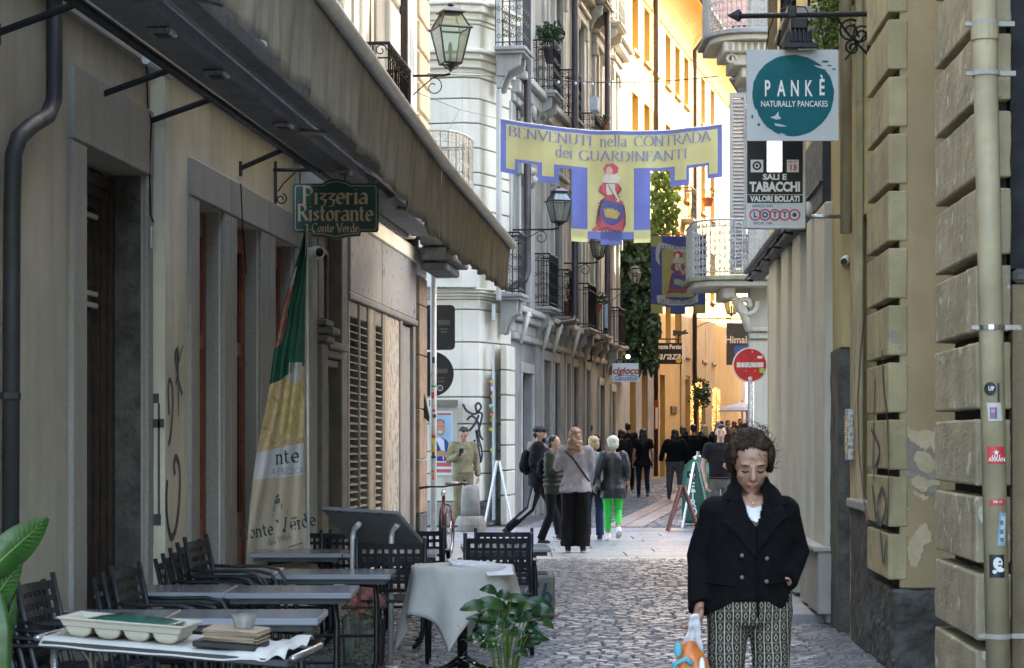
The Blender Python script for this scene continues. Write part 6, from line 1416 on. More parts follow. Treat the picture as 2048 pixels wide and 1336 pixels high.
mb = MB(); leaves(mb, c+V((.02,0,.1)), .1, 160, .03, rnd, shell=0); leaves(mb, c+V((0,0,.38)), .11, 120, .035, rnd, shell=0); mb.build('dry_leaves', flat('dry_leaf', (.34,.30,.20), var=.3), t, nrm=False)
# ---- round table with linen cloth and menus
Yt = 14.9; c = V((GX(925, Yt), Yt, 0)); ht = EYE-(1131-HY)/FP*Yt; t = thing('round_table', 'round pedestal table hidden under a linen cloth at the street edge', 'table', c)
MB().lathe(c+V((0,0,ht-.03)), [(.003,0),(.33,0),(.34,.015),(.33,.028),(.003,.028)], 32).build('tabletop', M['table'], t)
MB().tube([c+V((0,0,.04)), c+V((0,0,ht-.03))], .035, 12).build('pedestal', M['iron'], t, smooth=True)
for a in range(4): MB().tube([c+V((0,0,.12)), c+V((.12*math.cos(a*PI/2+.4), .12*math.sin(a*PI/2+.4), .05)), c+V((.27*math.cos(a*PI/2+.4), .27*math.sin(a*PI/2+.4), .015))], [(.03,.02),(.025,.015),(.02,.012)], 8).build('foot', M['iron'], t, smooth=True)
mb = MB(); n = 44; S = .64; rot = R(38); g = []
for i in range(n+1):
    for j in range(n+1):
        u, v = (i/n*2-1)*S, (j/n*2-1)*S; x = u*math.cos(rot)-v*math.sin(rot)-.04; y = u*math.sin(rot)+v*math.cos(rot); r = math.hypot(x, y); a = math.atan2(y, x)
        if r < .335: p = V((x, y, .004+.003*noise.noise(V((x*9, y*9, 0)))))
        else:
            ov = r-.335; f = 1+.10*math.sin(a*7+.8)+.05*math.sin(a*13); rad = .345+ov*(.16+.10*math.sin(a*7+.5)); p = V((rad*math.cos(a), rad*math.sin(a), -ov*.96+.01))
        g.append(c+V((0,0,ht))+p)
mb.add(g, [(i*(n+1)+j, (i+1)*(n+1)+j, (i+1)*(n+1)+j+1, i*(n+1)+j+1) for i in range(n) for j in range(n)])
o = solo(mb, 'tablecloth', mat('linen', (.56,.53,.48), .95, .12, 6, bump=.2, bscale=90), 'creased grey linen cloth hanging in points from the round table', 'tablecloth', smooth=True, nrm=False); sm = o.modifiers.new('s', 'SOLIDIFY'); sm.thickness = .003
mb = MB(); mb.hexa([P(892,1121,15.05)+V((0,0,.0)),P(985,1127,14.85),P(1002,1135,14.7),P(905,1131,14.75)]+[p+V((0,0,.012)) for p in (P(892,1121,15.05),P(985,1127,14.85),P(1002,1135,14.7),P(905,1131,14.75))])
for i in range(len(mb.v)): mb.v[i].z += (ht+.012)-min(mb.v[i].z, ht+.012) if False else 0
o = solo(mb, 'menu_card', flat('menu_paper', (.62,.68,.74), .25), 'pale blue menu folder lying on the linen-covered table', 'menu')
mb = MB(); mb.hexa([P(962,1134,14.8),P(1022,1130,14.8),P(1028,1150,14.55),P(975,1152,14.5)]+[p+V((0,0,.006)) for p in (P(962,1134,14.8),P(1022,1130,14.8),P(1028,1150,14.55),P(975,1152,14.5))])
solo(mb, 'paper_sheet', flat('paper', (.62,.62,.66), .7), 'white paper sheet sliding over the street side of the linen cloth', 'paper')
# ---- feather flag
Yf = 17.2; t = thing('feather_flag', 'drooping feather flag printed green above, pasta picture and restaurant crest below', 'flag', P(618, 1300, Yf))
MB().tube([P(618, 1280, Yf), P(616, 900, Yf), P(613, 448, Yf)], .012, 8).build('pole', M['alu'], t, smooth=True); MB().box(W_, GX(600, Yf), GX(636, Yf), Yf-.2, Yf+.2, 0, .02).build('base', M['iron'], t)
L_ = [(450,612,613),(500,598,614),(560,579,612),(620,562,609),(700,547,607),(760,540,607),(820,531,606),(900,513,606),(960,504,607),(1020,497,610),(1080,492,616),(1128,489,632),(1150,488,640)]
def edge(py, k):
    for a, b in zip(L_, L_[1:]):
        if a[0] <= py <= b[0]: q = (py-a[0])/(b[0]-a[0]); return a[k]+(b[k]-a[k])*q
    return L_[-1][k]
def fp(u, py, k=0):   # u across 0..1
    x0, x1 = edge(py, 1), edge(py, 2); px = x0+(x1-x0)*u
    dy = .08*math.sin(u*8+py*.007)*(.3+u*(1-u)*3)+.035*math.sin(u*17+py*.013)+.10*abs(u-.45); p = P(px, py, Yf-.02); p.y += dy-.0012*k; return p
def fband(f0, f1, m, k, name='cloth', u0=0, u1=1, ny=24, nx=14):
    mb = MB(); g = []
    for j in range(ny+1):
        for i in range(nx+1):
            u = u0+(u1-u0)*i/nx; a, b = f0(u), f1(u); g.append(fp(u, a+(b-a)*j/ny, k))
    mb.add(g, [(j*(nx+1)+i, j*(nx+1)+i+1, (j+1)*(nx+1)+i+1, (j+1)*(nx+1)+i) for j in range(ny) for i in range(nx)]); return mb.build(name, m, t, smooth=True, nrm=False)
fg = mat('flag_green', (.025,.15,.10), .7, .3, 4, bump=.1, tl=.2); fw_ = mat('flag_white', (.60,.60,.62), .7, .1, 4, bump=.05); fb = mat('flag_beige', (.56,.47,.35), .75, .12, 3, bump=.1); fr = mat('flag_red', (.45,.08,.06), .7, .4, 16, col2=(.55,.45,.4), bump=.05)
fpast = mat('flag_pasta', (.60,.47,.26), .7, .45, 14, col2=(.55,.40,.25), bump=.05, patch=((.45,.28,.12), 16, .6))
c1 = lambda u: 450; c2 = lambda u: 770-40*u; c3 = lambda u: 800-65*u if u < .5 else 767-70*(u-.5); c4 = lambda u: 905-20*u; c5 = lambda u: 960-10*u; c6 = lambda u: 1150
fband(c1, c2, fg, 0); fband(c2, c4, fpast, 0, 'picture'); fband(c4, c5, fw_, 0); fband(c5, c6, fb, 0)
fband(lambda u: 580-40*u, lambda u: 700-60*u, fr, 1, 'picture', 0, .32); fband(lambda u: 545-40*u, lambda u: 582-40*u, fw_, 1.5, 'print', 0, .3)
fband(lambda u: 725, lambda u: 790-10*u, fw_, 1, 'print', .55, 1); fband(lambda u: 765, lambda u: 868, mat('ravioli', (.66,.52,.22), .6, .3, 20, bump=.3), 2, 'picture', .45, .98)
inkf = flat('flag_ink', (.03,.07,.06)); 
def fword(body, u, py, sz, m=inkf, rot=0, nib=(.06,.045), serif=True, sx=1, sty=1):
    pxm = FP/Yf; W = edge(py, 2)-edge(py, 1)
    def mp(x, y, k=0): X = x*pxm*sx; Yy = -y*pxm; X, Yy = X*math.cos(rot)-Yy*math.sin(rot), X*math.sin(rot)+Yy*math.cos(rot); return fp(u+X/W, py+Yy, 5+k*.1)
    strokes(body, sz/pxm, mp, m, t, nib=nib, thin=.03, serif=serif, track=.05, sx=1)
fword('nte', .68, 926, 30, rot=-.1); fword('A FRESCA'.replace('F','F'), .68, 948, 12, nib=(.03,.03), serif=False, rot=-.05)
fword('Conte Verde', .52, 1066, 26, rot=-.2); fword('dal 1986', .55, 1084, 12, rot=-.25, nib=(.04,.03)); 
mb = MB()
for (x0, y0, x1, y1, r) in ((540,1040,585,1032,3),(545,1030,575,1024,3),(548,1018,566,1012,6),(550,1004,562,1000,5),(553,994,560,990,3),(538,1046,592,1036,2)):
    W = edge(y0, 2)-edge(y0, 1); u0, u1 = (x0-edge(y0,1))/W, (x1-edge(y0,1))/W; mb.quad(fp(u0, y0+r, 5), fp(u1, y1+r, 5), fp(u1, y1-r, 5), fp(u0, y0-r, 5))
mb.build('crest', flat('crest_green', (.16,.24,.21), var=.4), t, nrm=False)
mb = MB(); W = 120; mb.quad(fp(.08, 1116, 5), fp(.9, 1085, 5), fp(.9, 1086.5, 5), fp(.08, 1117.5, 5)); mb.build('print', inkf, t, nrm=False)
# ---- service table in front with tray, cutlery box, napkins, glass
Yq = 8.0; q0 = P(82, 1277, Yq); q1 = P(545, 1315, Yq+.0); q2 = P(618, 1322, 8.25); q3 = P(158, 1262, 8.5)
zt_ = (q0.z+q1.z)/2
t = thing('service_table', 'folding service table covered with a white napkin cloth in the left foreground', 'table', V((q0.x+.4, 8.2, 0)))
ux = V((q1.x-q0.x, -.12, -.055)); vy = V((.06, .5, .0)); o_ = V((q0.x, Yq, q0.z))
def T(a, b, h=0): return o_+ux*a+vy*b+V((0,0,h))
MB().hexa([T(0,0,-.035),T(1.08,0,-.035),T(1.08,1,-.035),T(0,1,-.035),T(0,0,-.008),T(1.08,0,-.008),T(1.08,1,-.008),T(0,1,-.008)]).build('tray_top', M['dkgrey'], t, bev=.005)
for a in (.05, .98):
    for b in (.05, .95): p = T(a, b, -.03); MB().tube([p, V((p.x, p.y, 0))], .014, 8).build('leg', M['steel'], t, smooth=True)
for a in (-.02, 1.1): MB().tube([T(a, .0, .0), T(a, 1, .0)], .012, 8).build('handle', M['steel'], t, smooth=True)
mb = MB(); n = 60; m_ = 14; g = []
for i in range(n+1):
    for j in range(m_+1):
        a, b = -.01+1.08*i/n, j/m_; h = .004+.004*noise.noise(V((a*6, b*3, 0)))
        if j == 0: h -= .028
        if a > .8: h += .03*noise.noise(V((a*14, b*5, 4)))*min(1, (a-.8)*8)+.02*min(1, (a-.8)*4)
        g.append(T(a, b-.012*(j == 0), h))
mb.add(g, [(i*(m_+1)+j, (i+1)*(m_+1)+j, (i+1)*(m_+1)+j+1, i*(m_+1)+j+1) for i in range(n) for j in range(m_)])
o = solo(mb, 'napkin_cloth', mat('linen_white', (.48,.46,.41), .95, .1, 8, bump=.15, bscale=60), 'off-white cloth spread over the service table with a rumpled right end', 'cloth', smooth=True, nrm=False); sm = o.modifiers.new('s', 'SOLIDIFY'); sm.thickness = .003
# beige cutlery tray with four round-bottomed wells
t = thing('cutlery_tray', 'beige plastic tray with four rounded wells on the service table', 'tray', T(.35, .5, .01)); tm = mat('plastic_beige', (.40,.37,.29), .4, .08, 6, bump=.02)
a0, a1, b0, b1 = .06, .60, .12, .62; h0 = .045; H = .072
def ring(e, h): return [T(a0-e, b0-e*1.2, h), T(a1+e, b0-e*1.2, h), T(a1+e, b1+e*1.2, h), T(a0-e, b1+e*1.2, h)]
mb = MB(); mb.loft([ring(-.012, h0), ring(0, H-.005), ring(.014, H), ring(.014, H+.006), ring(.004, H+.008), ring(-.006, H), ring(-.02, h0+.012)]); mb.build('rim', tm, t, bev=.003)
aw = (a1-a0-.02)/4
for i in range(4):
    mb = MB(); c0 = a0+.014+aw*i; rows_ = []
    for j, (e, h) in enumerate(((.0, h0+.006), (.002, h0-.006), (.008, h0-.02), (.022, h0-.034), (.042, h0-.04))): rows_.append([T(c0+e, b0+.03+e, h), T(c0+aw-.012-e, b0+.03+e, h), T(c0+aw-.012-e, b1-.05-e, h), T(c0+e, b1-.05-e, h)])
    mb.loft(rows_[::-1]); mb.build('well', tm, t, smooth=False, bev=.006)
mb = MB(); g = []; n = 18
for i in range(n+1):
    for j in range(7): a, b = a0+.1+(a1-a0-.16)*i/n, b0+.1+.4*j/6; g.append(T(a, b, H+.0+.022*math.sin(PI*i/n)*math.sin(PI*(j+.5)/7)+.006*noise.noise(V((a*20, b*9, 0)))))
mb.add(g, [(i*7+j, (i+1)*7+j, (i+1)*7+j+1, i*7+j+1) for i in range(n) for j in range(6)])
o = solo(mb, 'plastic_bag', flat('bag_green', (.008,.07,.05), .3), 'dark green plastic bag lying in the beige tray', 'bag', smooth=True, nrm=False); sm = o.modifiers.new('s', 'SOLIDIFY'); sm.thickness = .002
t = thing('napkin_box', 'black low box holding the brown napkins on the service table', 'box', T(.8, .4, .01))
MB().hexa([T(.66,.04,.012),T(.935,.04,.012),T(.935,.5,.012),T(.66,.5,.012),T(.66,.04,.034),T(.935,.04,.034),T(.935,.5,.034),T(.66,.5,.034)]).build('box', M['black'], t, bev=.004)
rnd = random.Random(5); t = thing('napkin_stack', 'pile of folded brown paper napkins in the black box', 'napkins', T(.83, .4, .05)); nm = mat('napkin_brown', (.33,.25,.17), .95, .15, 20, bump=.1)
for k in range(11):
    j = lambda: rnd.uniform(-.012, .012); z = .036+k*.0042; a_, b_ = .70+j(), .93+j()+.01*(k > 6)
    MB().hexa([T(a_,.07+j(),z),T(b_,.07+j(),z),T(b_+j(),.48,z),T(a_+j(),.48,z),T(a_,.07+j(),z+.0035),T(b_,.07+j(),z+.0035),T(b_+j(),.48,z+.0035),T(a_+j(),.48,z+.0035)]).build('napkin', nm, t)
c = T(.855, .26, .084); mb = MB(); mb.lathe(c, [(.003, 0), (.034, 0), (.048, .05), (.045, .05), (.031, .008), (.003, .008)], 24); solo(mb, 'glass_bowl', clear_glass('glass_bowl', (.95,.96,.95), .35), 'small clear glass standing on the brown napkins', 'glass', smooth=True)
# ---- plants in the foreground
def blade(mb, base, tip, w, droop, fold=.25, n=9, up=V((0,0,1))):
    base, tip = V(base), V(tip); d = tip-base; L = d.length; side = d.cross(up).normalized(); nrm_ = side.cross(d).normalized(); rows_ = []
    for i in range(n+1):
        q = i/n; wd = w*(math.sin(PI*min(1, q*.94+.04))**.75)*(1-.25*q); p = base+d*q+nrm_*droop*math.sin(PI*q)
        rows_.append([p-side*wd+nrm_*fold*wd, p-side*wd*.5+nrm_*fold*wd*.4, p, p+side*wd*.5+nrm_*fold*wd*.4, p+side*wd+nrm_*fold*wd])
    mb.add([x for r in rows_ for x in r], [(5*i+j, 5*i+j+1, 5*i+5+j+1, 5*i+5+j) for i in range(n) for j in range(4)])
Yl = 11.6; c = V((GX(1010, Yl), Yl, 0)); t = thing('potted_plant', 'bushy peace lily with broad glossy leaves at the bottom edge of the street', 'plant', c, 'foreground plants')
pot(c, .17, .26, 'dkgrey').build('pot', M['dkgrey'], t)
LL2 = mat('leaf_lily_light', (.035,.095,.02), .3, .5, 14, bump=.08, tl=.25); rnd = random.Random(14); st = MB(); tg = [(945,1215),(925,1232),(950,1250),(985,1215),(1010,1200),(1035,1215),(1060,1222),(1085,1205),(1100,1228),(1110,1245),(1080,1262),(1055,1250),(1015,1232),(990,1250),(965,1270),(1040,1275),(1075,1290),(1020,1265),(995,1285),(940,1290),(1050,1310),(1085,1245),(1000,1225),(1030,1240),(975,1235),(1062,1300),(970,1195),(1025,1205)]
for i, (x, y) in enumerate(tg):
    dyv = rnd.uniform(-.14, .12); end = P(x, y, Yl)+V((0, dyv, 0)); out_ = (x-1010)/100
    root = c+V((out_*.03+rnd.uniform(-.03,.03), rnd.uniform(-.03,.03), .24)); mid = V((c.x+(end.x-c.x)*.45, c.y+dyv*.5, end.z-.02)); b = V((end.x-(.07 if out_ > 0 else -.07)*(.5+abs(out_)), end.y-dyv*.2, end.z+.02))
    st.tube([root, root.lerp(mid, .6)+V((0,0,.03)), b], .0035, 5)
    mb = MB(); sg1 = 1 if out_ > 0 else -1; blade(mb, b, b+V((sg1*rnd.uniform(.08,.15), rnd.uniform(-.05,.03), rnd.uniform(-.05,.05))), rnd.uniform(.028, .042), .022, up=V((rnd.uniform(-.3,.3), -.8, rnd.uniform(.2,.9)))); mb.build('leaf', M['leaf_lily'] if i % 3 else LL2, t, smooth=True, nrm=False)
st.build('stem', M['leaf_l'], t)
mb = MB()
for k in range(60): x, y = rnd.uniform(920, 1000), rnd.uniform(1255, 1340); b = P(x, y, Yl-.12); blade(mb, b, b+V((rnd.uniform(-.03,.03), rnd.uniform(-.02,.02), rnd.uniform(.0,.03))), .008, .003, n=4)
mb.build('small_leaves', mat('leaf_variegated', (.25,.32,.16), .5, .4, 40, bump=0), t, nrm=False)
Yb = 6.6; t = thing('potted_plant', 'large fleshy green leaf on a thick stem reaching in at the left edge', 'plant', V((GX(-60, Yb), Yb, 0)), 'foreground plants')
pot(V((GX(-90, Yb), Yb, 0)), .2, .35).build('pot', M['terra'], t)
mb = MB(); st = MB(); b = P(-30, 1180, Yb)
st.tube([V((GX(-70, Yb), Yb, .3)), P(0, 1400, Yb), P(5, 1260, Yb), P(-5, 1190, Yb), b], [.03,.034,.03,.02,.012], 10); st.build('stem', M['leaf_big'], t, smooth=True)
def bl(base, tip, w, droop, up, fold=.35):
    mb = MB(); blade(mb, base, tip, w, droop, fold, 16, up); lf = mb.build('leaf', M['leaf_big'], t, smooth=True, nrm=False); base, tip = V(base), V(tip); d = tip-base; sd_ = d.cross(up).normalized(); nr = sd_.cross(d).normalized(); mb = MB()
    mb.tube([base+d*q+nr*(droop*math.sin(PI*q)+.001) for q in [i/10 for i in range(11)]], [.0035*(1-.8*i/10) for i in range(11)], 5); mb.build('midrib', flat('midrib_green', (.10,.20,.05), .5), lf)
    for q in range(2, 15):
        for sg in (-1, 1):
            f0, f1 = q/16, min(.97, q/16+.10); wd = w*(math.sin(PI*(f1*.94+.04))**.75)*(1-.25*f1)*.93; MB().tube([base+d*f0+nr*(droop*math.sin(PI*f0)+.0008), base+d*(f0*.45+f1*.55)+sd_*sg*wd*.5+nr*(droop*math.sin(PI*f1)+fold*wd*.42), base+d*f1+sd_*sg*wd+nr*(droop*math.sin(PI*f1)+fold*wd)], [.0012, .0009, .0004], 3).build('vein', MATS['midrib_green'], lf)
bl(P(-40, 1160, Yb), P(96, 1036, Yb-.02), .062, .015, V((.2,.9,.45))); bl(P(-60, 1260, Yb+.05), P(44, 1120, Yb+.03), .05, .01, V((.1,.95,.2)), .2)
bl(P(-20, 1330, Yb), P(30, 1190, Yb+.08), .035, .01, V((.6,.7,.1)))
# ---- planter block, bollard, boards, bucket, bicycle
t = thing('planter_block', 'low concrete block with a blue sprayed tag behind the lone chair', 'planter', V((GX(1000, 19.3), 19.5, 0)))
x0, x1 = GX(885, 19.3), GX(1110, 19.3); MB().box(W_, x0, x1, 19.3, 19.95, .02, .39).build('block', M['conc'], t, bev=.02); MB().box(W_, x0+.05, x1-.05, 19.4, 19.9, 0, .03).build('plinth', M['granite_dk'], t)
MB().box(W_, x0+.06, x1-.06, 19.37, 19.88, .385, .395).build('soil', flat('soil', (.03,.02,.015), .9), t)
mb = MB()
def ink4(pts, r, k):
    L = []; P_ = [P(x, y, 19.29-.001*k) for x, y in sp_(pts)]
    for i, p in enumerate(P_):
        a = P_[max(0, i-1)]; b = P_[min(len(P_)-1, i+1)]; u = (b-a).normalized(); n = V((-u.z, 0, u.x)); L += [p+n*r, p-n*r]
    mb.add(L, [(2*i, 2*i+1, 2*i+3, 2*i+2) for i in range(len(P_)-1)])
ink4([(1058,1178),(1070,1178),(1076,1168),(1068,1164),(1060,1176),(1060,1195),(1068,1205),(1078,1200)], .014, 1); ink4([(1092,1166),(1087,1190),(1082,1215)], .013, 2); ink4([(1084,1195),(1094,1186),(1102,1196),(1098,1210),(1108,1222)], .013, 3); ink4([(1062,1205),(1052,1215),(1056,1195)], .012, 4)
solo(mb, 'graffiti', flat('spray_teal', (.02,.08,.10)), 'teal looped tag sprayed on the concrete planter block', 'graffiti', nrm=False)
Yo = 37.6; c = V((GX(941, Yo), Yo, 0)); t = thing('bollard', 'worn stone bollard on a round foot in front of the man in beige', 'bollard', c)
MB().lathe(c, [(.003, 0), (.26, 0), (.27, .12), (.24, .22), (.215, .26)], 20).build('foot', M['conc'], t, smooth=False, bev=.01); MB().lathe(c+V((0,0,.25)), [(.17, 0), (.16, .3), (.15, .46), (.11, .52), (.003, .54)], 20).build('shaft', mat('stone_worn', (.28,.26,.22), .9, .3, 6, bump=.3), t, smooth=True)
def lframe(label, xs, Y0, top, m, fr=.02, cat='sign board', depth=.5, panel=None):
    """A-board seen from its side: legs run from the ridge (top) to the two feet"""
    t = thing('sandwich_board', label, cat, V((GX((xs[0]+xs[1])/2, Y0), Y0, gz(Y0))), 'folding pavement boards')
    zt2 = P(0, top[1], Y0).z; r0 = V((GX(top[0], Y0), Y0, zt2))
    for i, x in enumerate(xs):
        f = V((GX(x, Y0), Y0, gz(Y0)+.005)); d = V((0, depth, 0)); pn = MB()
        for k in (0, 1): mb = MB().tube([f+d*k, r0+V((0.02*(1 if i else -1), 0, 0))+d*k], fr, 4); mb.build('leg', m, t)
        MB().tube([f.lerp(r0, .98), f.lerp(r0, .98)+d], fr, 4).build('top_rail', m, t)
        a, b = f.lerp(r0, .12), f.lerp(r0, .96); MB().prism([a+d*.04, a+d*.96, b+d*.96, b+d*.04], (.012, 0, 0)).build('panel', panel or m, t)
    return t
lframe('white folding pavement board standing open beside the bollard', (967, 1025), 38.0, (996, 922), M['white'])
lframe('reddish wooden folding board in front of the green bell container', (1337, 1400), 37.2, (1366, 972), mat('board_wood', (.26,.08,.05), .6, .3, 8), panel=M['dkgrey'])
lframe('dark metal folding frame leaning before the green bell container', (1366, 1424), 38.6, (1392, 925), M['steel'], .018, depth=.2, panel=M['iron'])
c = V((GX(963, 39.2), 39.2, 0)); t = thing('flower_pot', 'empty dark round pot by the palace corner behind the bollard', 'pot', c); pot(c, .17, .44).build('pot', mat('pot_dark', (.09,.085,.08), .8), t)
# green bell-shaped recycling container
Yg = 39.6; c = V((GX(1396, Yg), Yg, gz(Yg))); t = thing('recycling_bell', 'green bell-shaped bottle container with white lettering behind the folding boards', 'recycling container', c)
gb = mat('bell_green', (.02,.11,.06), .4, .25, 4, bump=.03); MB().lathe(c, [(.003,.04),(.27,.04),(.29,.1),(.29,.75),(.275,.95),(.22,1.1),(.12,1.18),(.003,1.2)], 24).build('shell', gb, t, smooth=True)
MB().lathe(c+V((0,0,1.19)), [(.1,0),(.1,.05),(.03,.07),(.03,.14),(.003,.14)], 10).build('hook', M['steel'], t); MB().box(W_, c.x-.22, c.x-.06, c.y-.28, c.y-.2, .88, 1.0).build('slot', M['black'], t)
for i, ch_ in enumerate('VETRO'): text(ch_, .2, GLYPH_W, t, c+V((-.13+.006*i, -.31, .85-.15*i)), right=V((0,-.3,-1)) if False else V((1,0,0)), sx=.8, bold=.03)
# bicycle seen head on
Yk = 29.4; t = thing('bicycle', 'dark red city bicycle parked head-on beside the white post', 'bicycle', V((GX(893, Yk), Yk, 0)), )
def wheel(c, r, yaw, nm):
    F = Matrix.Translation(c) @ Matrix.Rotation(yaw, 4, 'Z'); n = 28
    o = MB().tube([F @ V((0, r*math.cos(2*PI*i/n), r*math.sin(2*PI*i/n))) for i in range(n)], .022, 8, closed=True).build('tyre', M['black'], t, smooth=True)
    MB().tube([F @ V((0, (r-.03)*math.cos(2*PI*i/n), (r-.03)*math.sin(2*PI*i/n))) for i in range(n)], .011, 6, closed=True).build('rim', M['steel'], t, smooth=True)
    mb = MB()
    for i in range(16): a = 2*PI*i/16; mb.tube([F @ V((.02*(-1)**i, 0, 0)), F @ V((0, (r-.04)*math.cos(a), (r-.04)*math.sin(a)))], .0022, 3)
    mb.tube([F @ V((-.045,0,0)), F @ V((.045,0,0))], .022, 8); mb.build('spokes', M['steel'], t)
xw = GX(898, 29.2); wheel(V((xw, 29.2, .335)), .31, -.14, 'f'); wheel(V((GX(884, 30.2)-.0, 30.25, .335)), .31, -.05, 'r')
redp = flat('bike_red', (.16,.015,.02), .3); hd = V((GX(888, 29.5), 29.55, .78))
for s in (-1, 1): MB().tube([V((xw+s*.055, 29.2, .335)), V((xw+s*.05-.03, 29.4, .68)), hd+V((s*.03,0,-.08))], .013, 8).build('fork', redp, t, smooth=True)
mb = MB(); bb = V((GX(886, 29.9), 29.85, .3)); sd = V((GX(886,30), 30.05, .82)); rx = V((GX(884,30.2), 30.25, .335))
for a, b in ((hd, hd+V((-.01,-.03,.12))), (hd+V((0,0,-.05)), bb), (hd, sd+V((0,0,-.15))), (bb, sd), (bb, rx), (sd+V((0,0,-.2)), rx)): mb.tube([a, b], .017, 8)
mb.build('frame', redp, t, smooth=True)
hb = hd+V((-.01,-.05,.16)); MB().tube([hb+V((-.3,.05,-.02)), hb+V((-.18,0,.0)), hb, hb+V((.18,0,.03)), hb+V((.29,.05,.04))], .012, 8).build('handlebar', M['iron'], t, smooth=True)
for s in (-1, 1): MB().tube([hb+V((s*.2,.01,0 if s < 0 else .03)), hb+V((s*.32,.06,-.02 if s < 0 else .05))], .018, 8).build('grip', M['black'], t, smooth=True)
mb = MB(); mb.ell(V((GX(905,29.9), 30.0, .97)), .11, .14, .035, 12, 7); mb.build('saddle', flat('saddle_grey', (.22,.22,.22), .6), t, smooth=True)
MB().lathe(hb+V((.0,-.06,-.12)), [(.02,0),(.03,.01),(.03,.05),(.01,.07)], 10).build('headlamp', M['steel'], t)
for s in (-1, 1): MB().box(W_, bb.x+s*.1, bb.x+s*.2, bb.y-.05+s*.12, bb.y+.04+s*.12, .28+s*.1, .30+s*.1).build('pedal', M['iron'] if s > 0 else flat('reflector', (.4,.02,.02)), t)
# ================================================================ people
def remesh(mb, vox, smooth=4, disp=0, dsc=8, dz=1, seed=0):
    """fuse overlapping closed lofts into one continuous surface; optional cloth folds"""
    me = bpy.data.meshes.new('tmp'); me.from_pydata(mb.v, [], mb.f); bm = bmesh.new(); bm.from_mesh(me); bmesh.ops.recalc_face_normals(bm, faces=bm.faces); bm.to_mesh(me); bm.free()
    ob = bpy.data.objects.new('tmp', me); C.objects.link(ob); m = ob.modifiers.new('r', 'REMESH'); m.mode = 'VOXEL'; m.voxel_size = vox
    if smooth: k = ob.modifiers.new('s', 'SMOOTH'); k.iterations = smooth; k.factor = .5
    dg = bpy.context.evaluated_depsgraph_get(); dg.update(); m2 = bpy.data.meshes.new_from_object(ob.evaluated_get(dg))
    bpy.data.objects.remove(ob); out = MB(); ns = [v.normal.copy() for v in m2.vertices]
    for v, n in zip(m2.vertices, ns):
        p = v.co.copy()
        if disp: q = V((p.x*dsc, p.y*dsc, p.z*dsc*dz+seed)); p += n*disp*(noise.noise(q)+.5*noise.noise(q*2.3))
        out.v.append(p)
    out.f = [tuple(f.vertices) for f in m2.polygons]; bpy.data.meshes.remove(m2); return out
POSE = dict(hipL=(.095,0,.90), hipR=(-.095,0,.90), kneeL=(.10,-.015,.49), kneeR=(-.10,-.015,.49), ankL=(.105,.02,.09), ankR=(-.105,.02,.09),
            shL=(.165,.0,1.395), shR=(-.165,.0,1.395), elL=(.225,.03,1.12), elR=(-.225,.03,1.12), wrL=(.24,-.05,.87), wrR=(-.24,-.05,.87))
SKIN = mat('skin', (.50,.29,.20), .5, .1, 12, bump=.03, sss=.15); SKIN2 = mat('skin_pale', (.60,.38,.28), .5, .1, 12, bump=.03, sss=.15)
SOLE = flat('shoe_sole', (.5,.48,.44)); 
def cl(name, c, r=.85, **k): return mat('cloth_'+name, c, r, k.pop('var', .3), k.pop('scale', 9), bump=k.pop('bump', .35), bscale=k.pop('bscale', 60), spec=k.pop('spec', .2), **k)
def hand(mb, w, d, side, s=1, curl=.5, thumbdir=None):
    """palm and five unequal bent fingers; w wrist, d direction of the hand, side = direction of the thumb"""
    w = V(w); d = V(d).normalized(); t = V(side); t = (t-d*t.dot(d)).normalized(); n = d.cross(t)
    pm = w+d*.045*s; mb.tube([w-d*.02*s, w+d*.02*s, w+d*.06*s, w+d*.085*s], [(.020*s,.026*s),(.022*s,.036*s),(.018*s,.040*s),(.012*s,.036*s)], 10) if False else None
    def rg(c, a, b): return [c+t*a*math.cos(2*PI*j/10)+n*b*math.sin(2*PI*j/10) for j in range(10)]
    mb.loft([rg(w-d*.02*s, .024*s, .019*s), rg(w+d*.01*s, .028*s, .018*s), rg(w+d*.05*s, .040*s, .016*s), rg(w+d*.085*s, .038*s, .012*s)])
    for i, (o, L) in enumerate(((.030,.068), (.011,.078), (-.010,.072), (-.029,.055))):
        p = w+d*.075*s+t*o*s; q = [p]; dd = d.copy()
        for k in range(3):
            dd = (dd*math.cos(curl)+n*math.sin(curl)).normalized(); p = p+dd*L*s*(.45, .32, .23)[k]; q.append(p)
        mb.tube(q, [.0088*s, .0085*s, .0078*s, .006*s], 6)
    p = w+d*.02*s+t*.026*s; e = (d*.6+t*.7+n*.3).normalized(); mb.tube([p, p+e*.035*s, p+e*.05*s+d*.018*s+n*.008*s, p+e*.055*s+d*.038*s+n*.016*s], [.012*s, .0105*s, .0095*s, .007*s], 6)
